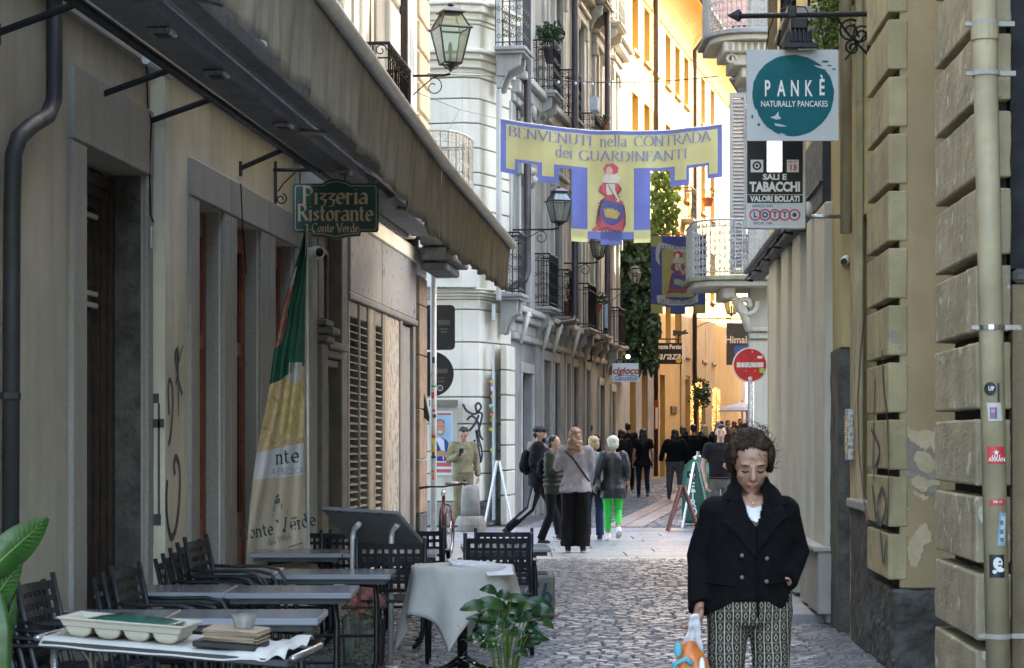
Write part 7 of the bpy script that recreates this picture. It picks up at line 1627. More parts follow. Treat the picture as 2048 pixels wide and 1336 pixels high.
def headmesh(mb, c, M, s=1, fem=False):
    """skull, jaw, nose, brow, cheeks, ears in one cluster; local front -Y"""
    q = lambda x, y, z: c+M @ V((x*s, y*s, z*s))
    mb.ell(q(0, .012, .03), .074*s, .092*s, .088*s, 18, 12, M); mb.ell(q(0, -.022, -.035), .055*s, .062*s, .068*s, 16, 10, M)
    mb.ell(q(0, -.045, -.085), .026*s, .030*s, .022*s, 10, 8, M); mb.ell(q(0, -.05, -.02), .046*s, .038*s, .05*s, 12, 8, M)
    for e in (-1, 1):
        mb.ell(q(e*.040, -.058, -.022), .02*s, .018*s, .018*s, 8, 6, M); mb.ell(q(e*.030, -.074, .022), .024*s, .012*s, .008*s, 8, 6, M)
        mb.ell(q(e*.076, .012, -.005), .008*s, .018*s, .030*s, 8, 6, M); mb.ell(q(e*.038, -.02, -.056), .014*s, .03*s, .022*s, 8, 6, M)
    mb.tube([q(0, -.084, .018), q(0, -.098, -.008), q(0, -.106, -.026), q(0, -.092, -.034)], [.008*s, .011*s, .014*s, .009*s], 8)
    mb.tube([q(-.022, -.078, -.058), q(0, -.088, -.056), q(.022, -.078, -.058)], [.006*s, .010*s, .006*s], 6)
def facebits(t, c, M, s, skin_dark, hairm, down=False, lip=None):
    q = lambda x, y, z: c+M @ V((x*s, y*s, z*s))
    mb = MB()
    for e in (-1, 1): mb.ell(q(e*.030, -.0795, .002), .014*s, .009*s, (.004 if down else .0075)*s, 10, 6, M)
    mb.build('eye_white' if not down else 'eyelid', flat('eye_white', (.55,.52,.48), .3) if not down else skin_dark, t, smooth=True)
    if not down:
        mb = MB()
        for e in (-1, 1): mb.ell(q(e*.030, -.087, .002), .006*s, .004*s, .006*s, 8, 6, M)
        mb.build('iris', flat('iris', (.03,.02,.012), .2), t, smooth=True)
    else:
        mb = MB()
        for e in (-1, 1): mb.tube([q(e*.016, -.083, -.001), q(e*.03, -.089, -.005), q(e*.044, -.080, -.001)], .0022*s, 4)
        mb.build('eyelash', hairm, t)
    for e in (-1, 1): MB().tube([q(e*.014, -.088, .020), q(e*.032, -.088, .026), q(e*.048, -.074, .019)], [.0035*s, .004*s, .002*s], 5, fl=.6).build('eyebrow', hairm, t)
    mb = MB(); mb.tube([q(-.023, -.083, -.058), q(-.008, -.094, -.0545), q(.008, -.094, -.0545), q(.023, -.083, -.058)], [.002*s, .005*s, .005*s, .002*s], 6); mb.tube([q(-.018, -.085, -.0625), q(0, -.094, -.065), q(.018, -.085, -.0625)], [.002*s, .0055*s, .002*s], 6)
    mb.build('lips', lip or flat('lips', (.36,.13,.10), .5), t, smooth=True)
def person(label, px, Yv, heading, H, top, bottom, shoes, hair, hairc, pose={}, skin=None, female=False, bulk=1.0, sleeve='long', hem=.86, flare=0, legw=1.0, lean=0,
           hd=(0, 0), vox=.012, topvox=None, topkw={}, legtype='slim', detail=True, X=None, group=None, arm=1.0, collar=False, hipw=1.0, crop=.09, hands=True, headc=None, curl=.6, legend=None):
    gx = GX(px, Yv) if X is None else X; g0 = gz(Yv); base = V((gx, Yv, g0)); t = thing('person', label, 'person', base, group); S = H/1.70
    Mt = Matrix.Translation(base) @ Matrix.Rotation(heading, 4, 'Z') @ Matrix.Scale(S, 4)
    def lo(p): p = V(p); p.y -= lean*max(0, p.z-.9); return p
    J = {k: lo(v) for k, v in {**POSE, **pose}.items()}
    for k in ('ankL', 'ankR', 'kneeL', 'kneeR', 'hipL', 'hipR'): J[k] = V({**POSE, **pose}[k])
    def Wm(mb): mb.v = [Mt @ p for p in mb.v]; return mb
    def tor(rings, e=0, bk_=0):
        out = []
        for z, rx, ry in rings: c = lo((0, bk_, z)); out.append([c+V(((rx*bulk+e)*math.cos(2*PI*j/20), (ry*bulk+e)*math.sin(2*PI*j/20), 0)) for j in range(20)])
        return out
    fs = -.008 if female else .008
    TR = [(.86, .14*hipw, .10), (.93, .162*hipw, .115), (1.02, .142+fs, .105), (1.10, .132+fs, .10), (1.25, .150+fs, .112), (1.35, .158+fs, .105), (1.40, .135, .085), (1.43, .085, .07)]
    neck = lo((0, .0, 1.44)); hc = lo((0, -.012, 1.595)) if headc is None else V(headc); Mh = (Matrix.Rotation(hd[1], 3, 'Z') @ Matrix.Rotation(hd[0], 3, 'X')); hc = neck+Matrix.Rotation(hd[0]*.6, 3, 'X') @ (hc-neck)
    bm_ = MB(); bm_.loft(tor(TR, -.006)); bm_.tube([neck-V((0,0,.06)), neck+V((0,.005,.02)), hc+V((0, .01, -.04))], [.058 if not female else .05, .052 if not female else .045, .048], 12); headmesh(bm_, hc, Mh, 1, female)
    for s in 'LR':
        bm_.tube([J['sh'+s], J['el'+s], J['wr'+s]], [.045*arm, .038*arm, .025], 10); bm_.tube([J['hip'+s], J['knee'+s], J['ank'+s]], [.075, .05, .035], 10); bm_.ell(J['sh'+s], .052*arm, .052, .05, 10, 8)
    body = remesh(bm_, vox, 3)
    if hands:
        for s, sg in (('L', 1), ('R', -1)):
            d = (J['wr'+s]-J['el'+s]).normalized(); side = V((-sg*.3, -1, 0)) if abs(d.z) > .6 else V((0, 0, 1)); hand(body, J['wr'+s]+d*.01, d, side, 1, curl*(1 if sg > 0 else -1))
    Wm(body).build('body', skin or SKIN, t, smooth=True, nrm=False)
    # trousers / legs
    mb = MB(); lw = legw
    mb.loft([[V((x, y, z)) for x, y in [((rx*hipw*bulk)*math.cos(2*PI*j/18), ry*bulk*math.sin(2*PI*j/18)) for j in range(18)]] for z, rx, ry in ((.80, .13, .10), (.88, .165, .125), (.95, .163, .122), (1.04, .150, .112))])
    for s in 'LR':
        h, k, a = J['hip'+s], J['knee'+s], J['ank'+s]; a2 = a+(k-a)*((crop-.09)/max(.01, (k.z-a.z))); end = {'slim': (.048, .042), 'straight': (.07, .065), 'wide': (.10, .115), 'jogger': (.065, .05)}[legtype]
        mb.tube([h+V((0,0,.03)), h+(k-h)*.35, k, k+(a2-k)*.5, a2], [(.092*lw*bulk, .1*lw*bulk), (.086*lw, .09*lw), (.066*lw if legtype != 'wide' else .085*lw, .066*lw), ((.06 if legtype == 'slim' else .066 if legtype != 'wide' else .095)*lw, .064*lw), end], 14)
    Wm(remesh(mb, vox*.95, 2, .006, 9, .5, px)).build('trousers', bottom, t, smooth=True, nrm=False)
    for s, sg in (('L', 1), ('R', -1)):
        a = J['ank'+s]; k = J['knee'+s]; f = V((0, -1, 0)); sh = (a-k).normalized(); tip = 0
        fd = V((0, -1, -.0)); up = V((0, 0, 1))
        if a.z > .12: fd = (V((0, -1, 0))-sh*0+V((0, 0, -1))*min(1.2, (a.z-.09)*5)).normalized(); up = (V((0,0,1))+V((0,-1,0))*min(1.2, (a.z-.09)*5)).normalized()
        mb = MB(); R3 = Matrix((V((1,0,0)), -fd, up)).transposed(); c = a-up*.045
        mb.ell(c-fd*.01, .040, .052, .045, 12, 8, R3); mb.ell(c+fd*.075, .043, .085, .034, 12, 8, R3); mb.tube([a+up*.03, a-up*.02], .046, 10)
        Wm(remesh(mb, .011, 1)).build('shoe', shoes, t, smooth=True, nrm=False)
        mb = MB(); cc = c-up*.032
        mb.prism([cc+fd*(.165*math.cos(q*PI/8)*.85+.05)+V((1,0,0))*.044*math.sin(q*PI/8) for q in range(16)], up*.014); Wm(mb).build('sole', SOLE, t)
    # top garment
    mb = MB(); e = topkw.get('e', .014); TG = [r for r in TR if r[0] > hem+.03]; h0 = (hem, (.155+flare)*hipw, .115+flare*.8)
    if hem < .86: TG = [h0, (.87, (.155+flare*.7)*hipw, .12+flare*.5)]+[r for r in TR if r[0] > .9]
    else: TG = [(hem, .155*hipw+flare, .118)]+TG
    mb.loft(tor(TG[:-1]+[(1.43, .09, .075), (1.455, .062, .062)], e))
    for s in 'LR':
        a, b, c = J['sh'+s], J['el'+s], J['wr'+s]; mb.ell(a, .058*arm+e, .06+e, .056+e, 12, 8); wa = topkw.get('sl', .05)
        mb.tube([a, a+(b-a)*.5, b]+([b+(c-b)*.5, c] if sleeve == 'long' else []) if sleeve != 'short' else [a, a+(b-a)*.62], [.056*arm+e, .05*arm+e, wa*.88+e*.6, wa*.8+e*.6, wa*.72+e*.6] if sleeve == 'long' else ([.056+e, .054+e*.9] if sleeve == 'short' else [.056+e, .05+e, .045+e]), 12)
    if topkw.get('puff'):
        for z in (.9, .98, 1.06, 1.14, 1.22, 1.3): mb.loft(tor([(z, .135, .10), (z+.02, .155+topkw['puff'], .115+topkw['puff']), (z+.055, .155+topkw['puff'], .115+topkw['puff']), (z+.078, .135, .10)], e))
    o = Wm(remesh(mb, topvox or vox, 2, topkw.get('disp', .010), topkw.get('ds', 8), .7, px*.3)).build(topkw.get('name', 'jacket'), top, t, smooth=True, nrm=False)
    # hair
    hm = hairc; mb = MB(); q = lambda x, y, z: hc+Mh @ V((x, y, z)); dsp = .012
    if hair == 'short': mb.ell(q(0, .026, .046), .081, .090, .082, 16, 10, Mh); mb.ell(q(0, -.035, .095), .062, .05, .03, 12, 8, Mh); mb.ell(q(0, .06, -.01), .068, .05, .06, 12, 8, Mh)
    if hair == 'bob': mb.ell(q(0, .022, .045), .092, .100, .092, 16, 10, Mh); mb.ell(q(0, .05, -.02), .088, .075, .09, 14, 8, Mh); dsp = .02
    if hair == 'beret': mb.ell(q(0, .02, .055), .098, .105, .085, 16, 10, Mh); mb.ell(q(0, .045, -.01), .09, .08, .08, 14, 8, Mh); dsp = .015
    if hair == 'long': mb.ell(q(0, .022, .04), .090, .098, .092, 16, 10, Mh); mb.tube([q(0, .06, .04), q(0, .085, -.06), q(0, .10, -.17), q(0, .10, -.29), q(0.01, .09, -.38)], [(.075,.05), (.10,.06), (.115,.055), (.10,.045), (.05,.02)], 14); dsp = .018
    if hair == 'bun': mb.ell(q(0, .028, .04), .084, .092, .085, 16, 10, Mh); mb.ell(q(0, .10, .03), .045, .045, .045, 10, 8, Mh); mb.ell(q(0, .06, -.03), .07, .045, .05, 10, 8, Mh)
    if hair == 'pony': mb.ell(q(0, .028, .04), .084, .092, .085, 16, 10, Mh); mb.tube([q(0, .10, .02), q(0, .13, -.05), q(0, .12, -.16)], [.03, .035, .015], 8)
    if hair == 'cap':
        mb.ell(q(0, .012, .055), .086, .098, .070, 16, 10, Mh); mb.ell(q(0, .06, -.01), .07, .045, .05, 10, 8, Mh)
        b_ = MB(); b_.prism([q(.07*math.cos(a), -.06-.085*math.sin(a), .045) for a in [PI*i/10 for i in range(11)]], V((0,0,.008))); Wm(b_).build('cap_brim', hm, t)
    if hair == 'hood': mb.ell(q(0, .02, .03), .11, .115, .12, 16, 10, Mh)
    if mb.v: Wm(remesh(mb, vox*.9, 1, dsp, 22, 1)).build('hair' if hair not in ('cap', 'hood', 'beret') else {'cap': 'cap', 'hood': 'hood', 'beret': 'hair'}[hair], hm, t, smooth=True, nrm=False)
    if detail:
        n0 = len(bpy.data.objects)
        class TT: pass
        hcw = Mt @ hc; Mw = (Mt.to_3x3() @ Mh); Sx = Mw.col[0].length; Mw = Mw*(1/Sx)
        facebits(t, hcw, Mw, Sx, SKIN, hm if hair not in ('cap', 'hood', 'beret') else HBLK, down=hd[0] > .3)
    return t, Mt, J, hc, Mh
HBLK = flat('hair_black', (.012,.010,.010), .45); HBR = mat('hair_brown', (.09,.05,.03), .45, .5, 60, bump=.3, bscale=120, bz=.1); HGB = mat('hair_greybrown', (.030,.016,.010), .6, .5, 60, spec=.15, bump=.4, bscale=120, bz=.2)
HW = mat('hair_white', (.62,.58,.48), .6, .3, 50, bump=.4, bscale=90); HBD = mat('hair_blonde', (.50,.36,.18), .55, .4, 50, bump=.4, bscale=90)
def put(t, Mt, mb, name, m, smooth=True, vox=None, disp=0, **k):
    if vox: mb = remesh(mb, vox, 2, disp, 9)
    mb.v = [Mt @ p for p in mb.v]; return mb.build(name, m, t, smooth=smooth, nrm=False)
def backpack(t, Mt, m, y=.18, z=1.2, s=1):
    mb = MB(); mb.ell((0, y, z), .135*s, .085*s, .19*s, 14, 10); mb.ell((0, y+.06, z-.06), .10*s, .05*s, .10*s, 12, 8); o = put(t, Mt, mb, 'x', m, vox=.012, disp=.008)
    o.name = 'backpack'; mb = MB()
    for sx in (-1, 1): mb.tube([(sx*.10, y-.04, z+.14), (sx*.12, .0, z+.235), (sx*.12, -.13, z+.12), (sx*.14, -.1, z-.08), (sx*.13, y-.06, z-.14)], [(.022, .006)]*5, 6)
    put(t, Mt, mb, 'strap', m)
# man in beige sweatshirt reading his phone
BE = cl('beige', (.27,.235,.13)); BE2 = cl('beige_trousers', (.24,.19,.11))
t, Mt, J, hc, Mh = person('man in a beige sweatshirt and trousers looking down at his phone by the stone bollard', 926, 38.9, .25, 1.76, BE, BE2, M['black'], 'short', HBLK, dict(elR=(-.24,.02,1.14), wrR=(-.12,-.24,1.24), elL=(.24,.03,1.13), wrL=(.26,-.02,.88)), hd=(.38, -.25), legtype='jogger', topkw=dict(e=.026, disp=.014, name='sweatshirt'), hem=.93)
mb = MB(); mb.box(Mx(Matrix.Translation((-.11,-.32,1.27)) @ Matrix.Rotation(.5, 4, 'X')), -.035, .035, -.004, .004, -.05, .09); put(t, Mt, mb, 'phone', M['black'], False)
mb = MB(); q = lambda x, y, z: hc+Mh @ V((x, y, z))
for e in (-1, 1): mb.tube([q(e*.032+.02*math.cos(a*PI/5), -.093, .003+.015*math.sin(a*PI/5)) for a in range(10)], .0025, 4, closed=True); mb.tube([q(e*.052, -.09, .006), q(e*.075, -.02, .006)], .002, 4)
put(t, Mt, mb, 'glasses', flat('glasses', (.25,.08,.04)), False)
# man with cap, fur hood and backpack, striding right
BK = cl('black', (.005,.005,.006)); BK2 = cl('black_track', (.006,.006,.007), .7)
hR = PI/2-.1
t, Mt, J, hc, Mh = person('bearded man in dark cap and black parka with grey fur hood, striding right', 1078, 33.6, hR, 1.76, cl('parka', (.007,.007,.009)), BK2, M['black'], 'cap', flat('cap_navy', (.012,.014,.022), .8), dict(kneeL=(.10,-.2,.52), ankL=(.1,-.30,.12), kneeR=(-.10,.12,.50), ankR=(-.10,.46,.20), elL=(.25,.06,1.14), wrL=(.2,-.16,1.0), elR=(-.25,.06,1.14), wrR=(-.22,-.15,1.0)), legtype='straight', hem=.84, topkw=dict(e=.045, disp=.014, sl=.06, name='parka'), hd=(.02, 0))
mb = MB(); mb.tube([(0,.09,1.42), (.1,.06,1.45), (.13,-.02,1.44), (.08,-.09,1.40), (-.08,-.09,1.40), (-.13,-.02,1.44), (-.1,.06,1.45)], .045, 10, closed=True); mb.ell((0,.12,1.40), .12,.07,.09); put(t, Mt, mb, 'fur_hood', mat('fur_grey', (.36,.32,.26), .95, .5, 60, bump=.8, bscale=120), vox=.012, disp=.02)
mb = MB(); mb.ell(hc+V((0,-.055,-.075)), .045, .045, .045); put(t, Mt, mb, 'beard', HBLK)
backpack(t, Mt, BK, .19, 1.18)
mb = MB()
for sg, k in ((1, 'R'), (-1, 'R')):
    for off in (-.012, .014): mb.tube([V((-.165,.02,.95+0)), V((-.178,.07+off,.72)), V((-.17,.12+off,.50)), V((-.163,.28+off,.36)), V((-.155,.42+off,.24))], [(.006,.012)]*5, 5)
put(t, Mt, mb, 'side_stripe', M['white'], False)
# woman in green puffer with backpack
GP = cl('puffer', (.025,.03,.018), .5)
t, Mt, J, hc, Mh = person('dark-haired woman in a green padded jacket with a small black backpack', 1108, 32.6, hR-.35, 1.62, GP, BK, M['black'], 'bun', HBLK, dict(kneeL=(.09,-.12,.48), ankL=(.09,-.12,.09), kneeR=(-.09,.02,.48), ankR=(-.09,.18,.10), elR=(-.22,.0,1.14), wrR=(-.15,-.2,1.2)), female=True, hem=.80, topkw=dict(e=.03, puff=.022, disp=.006), legtype='straight')
backpack(t, Mt, BK, .19, 1.2, .9)
# tall woman in linen shirt seen from behind
LS = cl('linen_shirt', (.27,.255,.275), .9, bump=.2); HH = mat('hair_ombre', (.15,.085,.05), .45, .6, 8, col2=(.32,.18,.10), bump=.4, bscale=120, bz=.1)
t, Mt, J, hc, Mh = person('tall long-haired woman in a loose grey linen shirt and wide black trousers, seen from behind', 1151, 30.6, PI-.12, 1.72, LS, BK, M['black'], 'long', HH, dict(elR=(-.21,-.04,1.15), wrR=(-.10,-.24,1.22), elL=(.25,.0,1.16), wrL=(.12,-.22,1.25)), female=True, hem=.83, flare=.03, topkw=dict(e=.034, disp=.018, ds=7, name='shirt'), legtype='wide', legw=1.15, bulk=1.05, detail=False)
mb = MB(); mb.tube([(.14,.12,1.40), (.02,.17,1.30), (-.12,.18,1.10), (-.20,.12,.98)], [(.006,.016)]*4, 6); put(t, Mt, mb, 'bag_strap', M['black'])
# blonde woman in denim jacket, partly hidden
t, Mt, J, hc, Mh = person('short-haired blonde woman in a light denim jacket and blue jeans, half hidden', 1187, 34.2, PI+.1, 1.60, cl('denim_light', (.30,.35,.38)), cl('denim', (.02,.045,.10)), cl('shoe_blue', (.05,.06,.09)), 'bob', HBD, dict(elR=(-.24,-.02,1.14)), female=True, hem=.84, topkw=dict(e=.024), legtype='straight', detail=False)
# white-haired woman, leather jacket and vivid green trousers, walking away
LE = mat('leather_black', (.012,.014,.014), .42, .1, 6, bump=.12, bscale=10)
t, Mt, J, hc, Mh = person('white-haired woman in black leather coat and vivid green trousers carrying a shoulder bag', 1226, 34.0, PI+.05, 1.60, LE, mat('green_trousers', (.01,.50,.05), .6, .08, 8, bump=.3, bscale=20), M['white'], 'beret', HW, dict(kneeL=(.085,-.02,.48), ankL=(.08,.0,.10), kneeR=(-.085,-.04,.50), ankR=(-.07,.24,.20), elL=(.25,.06,1.16), wrL=(.30,.04,.92), elR=(-.23,.02,1.13), wrR=(-.24,-.12,1.02)), female=True, hem=.70, flare=.035, topkw=dict(e=.034, disp=.012, ds=6, name='leather_coat'), legtype='slim', crop=.15, detail=False)
mb = MB(); mb.ell((.26,.02,.96), .06,.12,.10); mb.ell((.26,.05,.90), .055,.15,.06); put(t, Mt, mb, 'handbag', flat('leather_brown', (.05,.035,.028), .5), vox=.012, disp=.01)
mb = MB(); mb.tube([(.24,-.07,1.0), (.21,-.03,1.2), (.16,.02,1.43), (.21,.10,1.25), (.25,.12,1.0)], .009, 5); put(t, Mt, mb, 'bag_strap', M['black'])
# distant walkers
NV = cl('navy', (.006,.008,.014)); JN = cl('jeans_dark', (.012,.025,.055)); GY = cl('grey_trousers', (.10,.105,.115))
person('dark-haired woman walking away in blue jeans, a jacket tied at her waist', 1286, 52.0, PI, 1.62, BK, JN, M['dkgrey'], 'long', HBLK, dict(ankL=(.1,-.12,.09), ankR=(-.1,.2,.16), kneeR=(-.1,0,.49)), female=True, sleeve='short', hem=.80, flare=.07, topkw=dict(e=.03, name='top'), legtype='slim', detail=False, vox=.016)
person('man in dark clothes ahead of the girl in jeans, near the brown doors', 1256, 56.5, PI, 1.74, NV, BK, M['black'], 'short', HBLK, {}, topkw=dict(e=.03), detail=False, vox=.018, hem=.82)
person('woman in a dark coat at the left of the distant pair', 1243, 54.0, PI+.2, 1.58, cl('plum', (.02,.014,.018)), BK, M['black'], 'bob', HBLK, {}, female=True, topkw=dict(e=.05), detail=False, vox=.018, hem=.6)
person('heavy woman in a black top and grey leggings walking away beside the folding boards', 1350, 51.0, PI-.05, 1.62, BK, GY, M['black'], 'long', HBLK, dict(ankL=(.14,-.12,.09), kneeL=(.13,-.06,.49), ankR=(-.12,.22,.16), kneeR=(-.13,.02,.49), elL=(.30,.0,1.16), wrL=(.34,-.08,.95), elR=(-.30,.0,1.16)), female=True, bulk=1.28, hipw=1.1, legw=1.25, topkw=dict(e=.04, name='top'), detail=False, vox=.016, hem=.93, arm=1.25)
person('man in dark jacket and blue jeans with both arms raised to his head', 1387, 53.5, PI, 1.72, BK, cl('jeans_mid', (.05,.09,.16)), M['black'], 'short', HBLK, dict(elL=(.30,-.05,1.36), wrL=(.14,-.1,1.52), elR=(-.30,-.05,1.36), wrR=(-.14,-.1,1.52)), topkw=dict(e=.035), legtype='straight', detail=False, vox=.016)
person('blonde woman in black walking away next to the man with raised arms', 1408, 54.5, PI, 1.70, BK, BK, M['black'], 'long', HBD, {}, female=True, topkw=dict(e=.035), detail=False, vox=.016)
person('person with reddish hair beyond the heavy woman in black', 1366, 57.0, PI, 1.64, NV, BK, M['black'], 'bob', HBR, {}, female=True, topkw=dict(e=.03), detail=False, vox=.018)
person('small figure in a wine-red coat by the far doors of the grey palace', 1177, 53.0, PI, 1.72, cl('wine', (.09,.01,.03)), BK, M['black'], 'short', HBLK, {}, topkw=dict(e=.03), detail=False, vox=.018, X=GX(1182, 52)) 
for i, (px, Yv, H, hr, c) in enumerate(((1437, 62, 1.7, 'hood', (.03,.03,.035)), (1443, 74, 1.72, 'short', (.05,.05,.06)), (1456, 82, 1.7, 'bob', (.02,.03,.06)), (1468, 78, 1.68, 'bob', (.22,.16,.11)), (1480, 86, 1.74, 'short', (.03,.04,.07)), (1490, 70, 1.66, 'long', (.13,.10,.08)))):
    person(['figure in a grey hood just right of the man in the dark T-shirt', 'dark-haired passer-by under the right fairy light garland', 'far passer-by in navy left of the grey parasol pole', 'far passer-by in a tan coat under the grey parasol', 'farthest man in dark blue under the right edge of the parasol', 'long-haired passer-by in brown nearest the corner house'][i], px, Yv, PI if i % 2 else .1, H, cl('far%d' % i, c), BK, M['black'], hr, [flat('hood_grey', (.06,.065,.075)), HBLK, HBR, HBR, HBLK, HGB][i], {}, topkw=dict(e=.035), detail=False, vox=.022)
# man in dark T-shirt facing us with a phone
t, Mt, J, hc, Mh = person('man in a dark grey T-shirt and grey jeans facing us, phone in hand', 1441, 33.0, .08, 1.78, cl('tee', (.016,.015,.02)), cl('grey_jeans', (.13,.14,.13)), M['black'], 'short', flat('hair_dark', (.03,.024,.022), .6), dict(elL=(.26,.04,1.13), wrL=(.10,-.24,1.12), elR=(-.25,.03,1.12), wrR=(-.22,-.04,.88)), skin=SKIN2, sleeve='short', hem=.93, topkw=dict(e=.022, name='tshirt', disp=.012), hd=(.05, -.1), arm=1.05)
mb = MB(); mb.box(Mx(Matrix.Translation((.03,-.29,1.14)) @ Matrix.Rotation(1.2, 4, 'X')), -.04, .035, -.004, .004, -.06, .06); put(t, Mt, mb, 'phone', M['alu'], False)
mb = MB(); mb.tube([(.175*math.cos(a*PI/8), .13*math.sin(a*PI/8), .955) for a in range(16)], [(.018,.006)]*16, 6, closed=True); put(t, Mt, mb, 'belt', flat('belt', (.12,.05,.03)), False)
# ---------------- woman in the foreground
Yw = 8.46; CO = mat('coat_black', (.004,.004,.0048), .9, .5, 30, bump=.5, bscale=220, spec=.12)
def nodes_trousers():
    m = bpy.data.materials.new('patterned_trousers'); m.use_nodes = True; t = m.node_tree; L = t.links.new; b = t.nodes['Principled BSDF']; b.inputs['Roughness'].default_value = .8
    g = nod(t, 'ShaderNodeNewGeometry'); sp = nod(t, 'ShaderNodeSeparateXYZ'); L(g.outputs['Position'], sp.inputs[0])
    nz = nod(t, 'ShaderNodeTexNoise'); nz.inputs['Scale'].default_value = 6; L(g.outputs['Position'], nz.inputs['Vector'])
    def mth(op, a, b_=None, c=None):
        n = nod(t, 'ShaderNodeMath', operation=op)
        for i, x in enumerate((a, b_, c)):
            if x is None: continue
            if isinstance(x, (int, float)): n.inputs[i].default_value = x
            else: L(x, n.inputs[i])
        return n.outputs[0]
    wob = mth('MULTIPLY', mth('SUBTRACT', nz.outputs[0], .5), .025); x = mth('ADD', sp.outputs[0], wob); z = mth('ADD', sp.outputs[2], wob)
    u = mth('FRACT', mth('DIVIDE', x, .030)); v = mth('FRACT', mth('DIVIDE', z, .041)); du = mth('ABSOLUTE', mth('SUBTRACT', u, .5)); dv = mth('ABSOLUTE', mth('SUBTRACT', v, .5))
    line = mth('GREATER_THAN', du, .45); r = mth('ADD', mth('MULTIPLY', du, 1.9), mth('MULTIPLY', dv, 1.3)); ring = mth('MULTIPLY', mth('GREATER_THAN', r, .34), mth('LESS_THAN', r, .47)); bar = mth('MULTIPLY', mth('GREATER_THAN', dv, .42), mth('LESS_THAN', dv, .47)); dot = mth('LESS_THAN', r, .12)
    f = mth('MAXIMUM', mth('MAXIMUM', line, ring), mth('MULTIPLY', bar, .35)); mx = nod(t, 'ShaderNodeMix', data_type='RGBA'); L(f, mx.inputs[0]); mx.inputs[6].default_value = (.004,.004,.005,1); mx.inputs[7].default_value = (.36,.32,.215,1); L(mx.outputs[2], b.inputs['Base Color']); return m
TP = nodes_trousers()
t = thing('person', 'foreground woman with lowered eyes in a black double-breasted coat and patterned trousers', 'person', V((GX(1497, Yw), Yw, 0)))
Mt = Matrix.Translation((GX(1497, Yw), Yw, 0)); k = 1/520.
def f(px, py, y=0): return V(((px-1497)*k, y, 1.6-(py-875)*k))     # figure plan at 520 px per metre
neckp = f(1500, 975, .02); hc = f(1500, 926, -.03); Mh = Matrix.Rotation(.36, 3, 'X')
bm_ = MB(); headmesh(bm_, hc, Mh, 1.0, True); bm_.tube([f(1502, 1030, .03), f(1501, 985, .03), f(1500, 950, .0)], [(.06,.05), .052, .055], 14)
bm_.loft([[f(x0, y, 0)+V((rx*math.cos(2*PI*j/20), ry*math.sin(2*PI*j/20), 0)) for j in range(20)] for x0, y, rx, ry in ((1505, 1236, .12, .09), (1502, 1200, .15, .11), (1500, 1100, .14, .105), (1502, 1040, .14, .10), (1502, 1005, .12, .085), (1502, 990, .07, .06))])
shR, elR, wrR = f(1430, 1024, .02), f(1400, 1115, .05), f(1397, 1208, -.03); shL, elL, wrL = f(1569, 1022, .02), f(1598, 1105, .06), f(1566, 1162, -.07)
bm_.tube([shR, elR, wrR], [.045, .04, .026], 10); bm_.tube([shL, elL, wrL], [.045, .04, .026], 10)
for s in (-1, 1): bm_.tube([V((s*.083, 0, .88)), V((s*.083, -.02+s*.02, .5)), V((s*.085, .03+s*.06, .10))], [.055, .045, .035], 12)
body = remesh(bm_, .0065, 4)
skm = mat('skin_tan', (.31,.165,.11), .5, .14, 16, bump=.08, bscale=60, sss=.15)
hand(body, wrR+V((0,-.005,.0)), V((-.12,-.25,-1)), V((.35,-1,.1)), .95, .95); hand(body, f(1560, 1165, -.05), V((-.5,.25,-.8)), V((-.5,-.3,.2)), .85, .3)
put(t, Mt, body, 'body', skm)
# face details
hcw = Mt @ hc; facebits(t, hcw, Mh, 1.0, mat('eyelid', (.20,.10,.07), .5, .1, 20, bump=0), HGB, True, flat('lips_dull', (.20,.08,.06), .5))
q = lambda x, y, z: hc+Mh @ V((x, y, z)); mb = MB()
for e in (-1, 1): mb.ell(q(e*.008, -.103, -.035), .0035, .003, .002, 6, 4)
put(t, Mt, mb, 'nostril', flat('nostril', (.06,.025,.02)))
mb = MB()   # soft wrinkles: folds from the nose to the mouth
for e in (-1, 1): mb.tube([q(e*.018, -.094, -.032), q(e*.027, -.087, -.045), q(e*.031, -.078, -.062)], [.001, .0018, .001], 4)
put(t, Mt, mb, 'smile_line', mat('skin_fold', (.27,.14,.10), .6, .1, 16, bump=0))
# hair: swept up, loose wisps
mb = MB(); mb.ell(q(0, .030, .046), .080, .088, .072, 18, 12, Mh); mb.ell(q(0, .07, -.01), .075, .05, .065, 12, 8, Mh); mb.ell(q(-.02, -.012, .085), .052, .046, .028, 12, 8, Mh); mb.ell(q(.028, -.012, .085), .05, .05, .03, 12, 8, Mh)
for e in (-1, 1): mb.ell(q(e*.072, -.005, .04), .022, .05, .05, 10, 8, Mh); mb.ell(q(e*.074, .028, .0), .022, .045, .05, 8, 6, Mh)
mb.ell(q(.0, .03, .108), .055, .05, .018, 10, 8, Mh)
put(t, Mt, remesh(mb, .005, 2, .005, 26, 2), 'hair', HGB); rnd = random.Random(31); mb = MB()
for i in range(420):    # locks swept back from the forehead over the skull
    ph = rnd.uniform(-1.42, 1.42); r0 = rnd.uniform(1.0, 1.055); t0 = rnd.uniform(.18, .5)+.25*abs(ph) if abs(ph) < .9 else rnd.uniform(-.3, .5); wv = rnd.uniform(-.06, .06); P_ = []
    for kk in range(9): th = t0+(2.7-t0)*kk/8*rnd.uniform(.96, 1.0); pp = ph+wv*math.sin(kk*1.1)+.006*kk*(1 if ph > .15 else -1); P_.append(q(.083*r0*math.sin(pp), .03-.094*r0*math.cos(pp)*math.cos(th), .048+.079*r0*math.cos(pp)*math.sin(th)+(-.03*abs(math.sin(pp))*kk/8)))
    mb.tube(P_, [.0012, .0022, .0024, .0024, .0022, .002, .002, .0016, .001], 4)
put(t, Mt, mb, 'hair_lock', HGB, True); mb = MB()
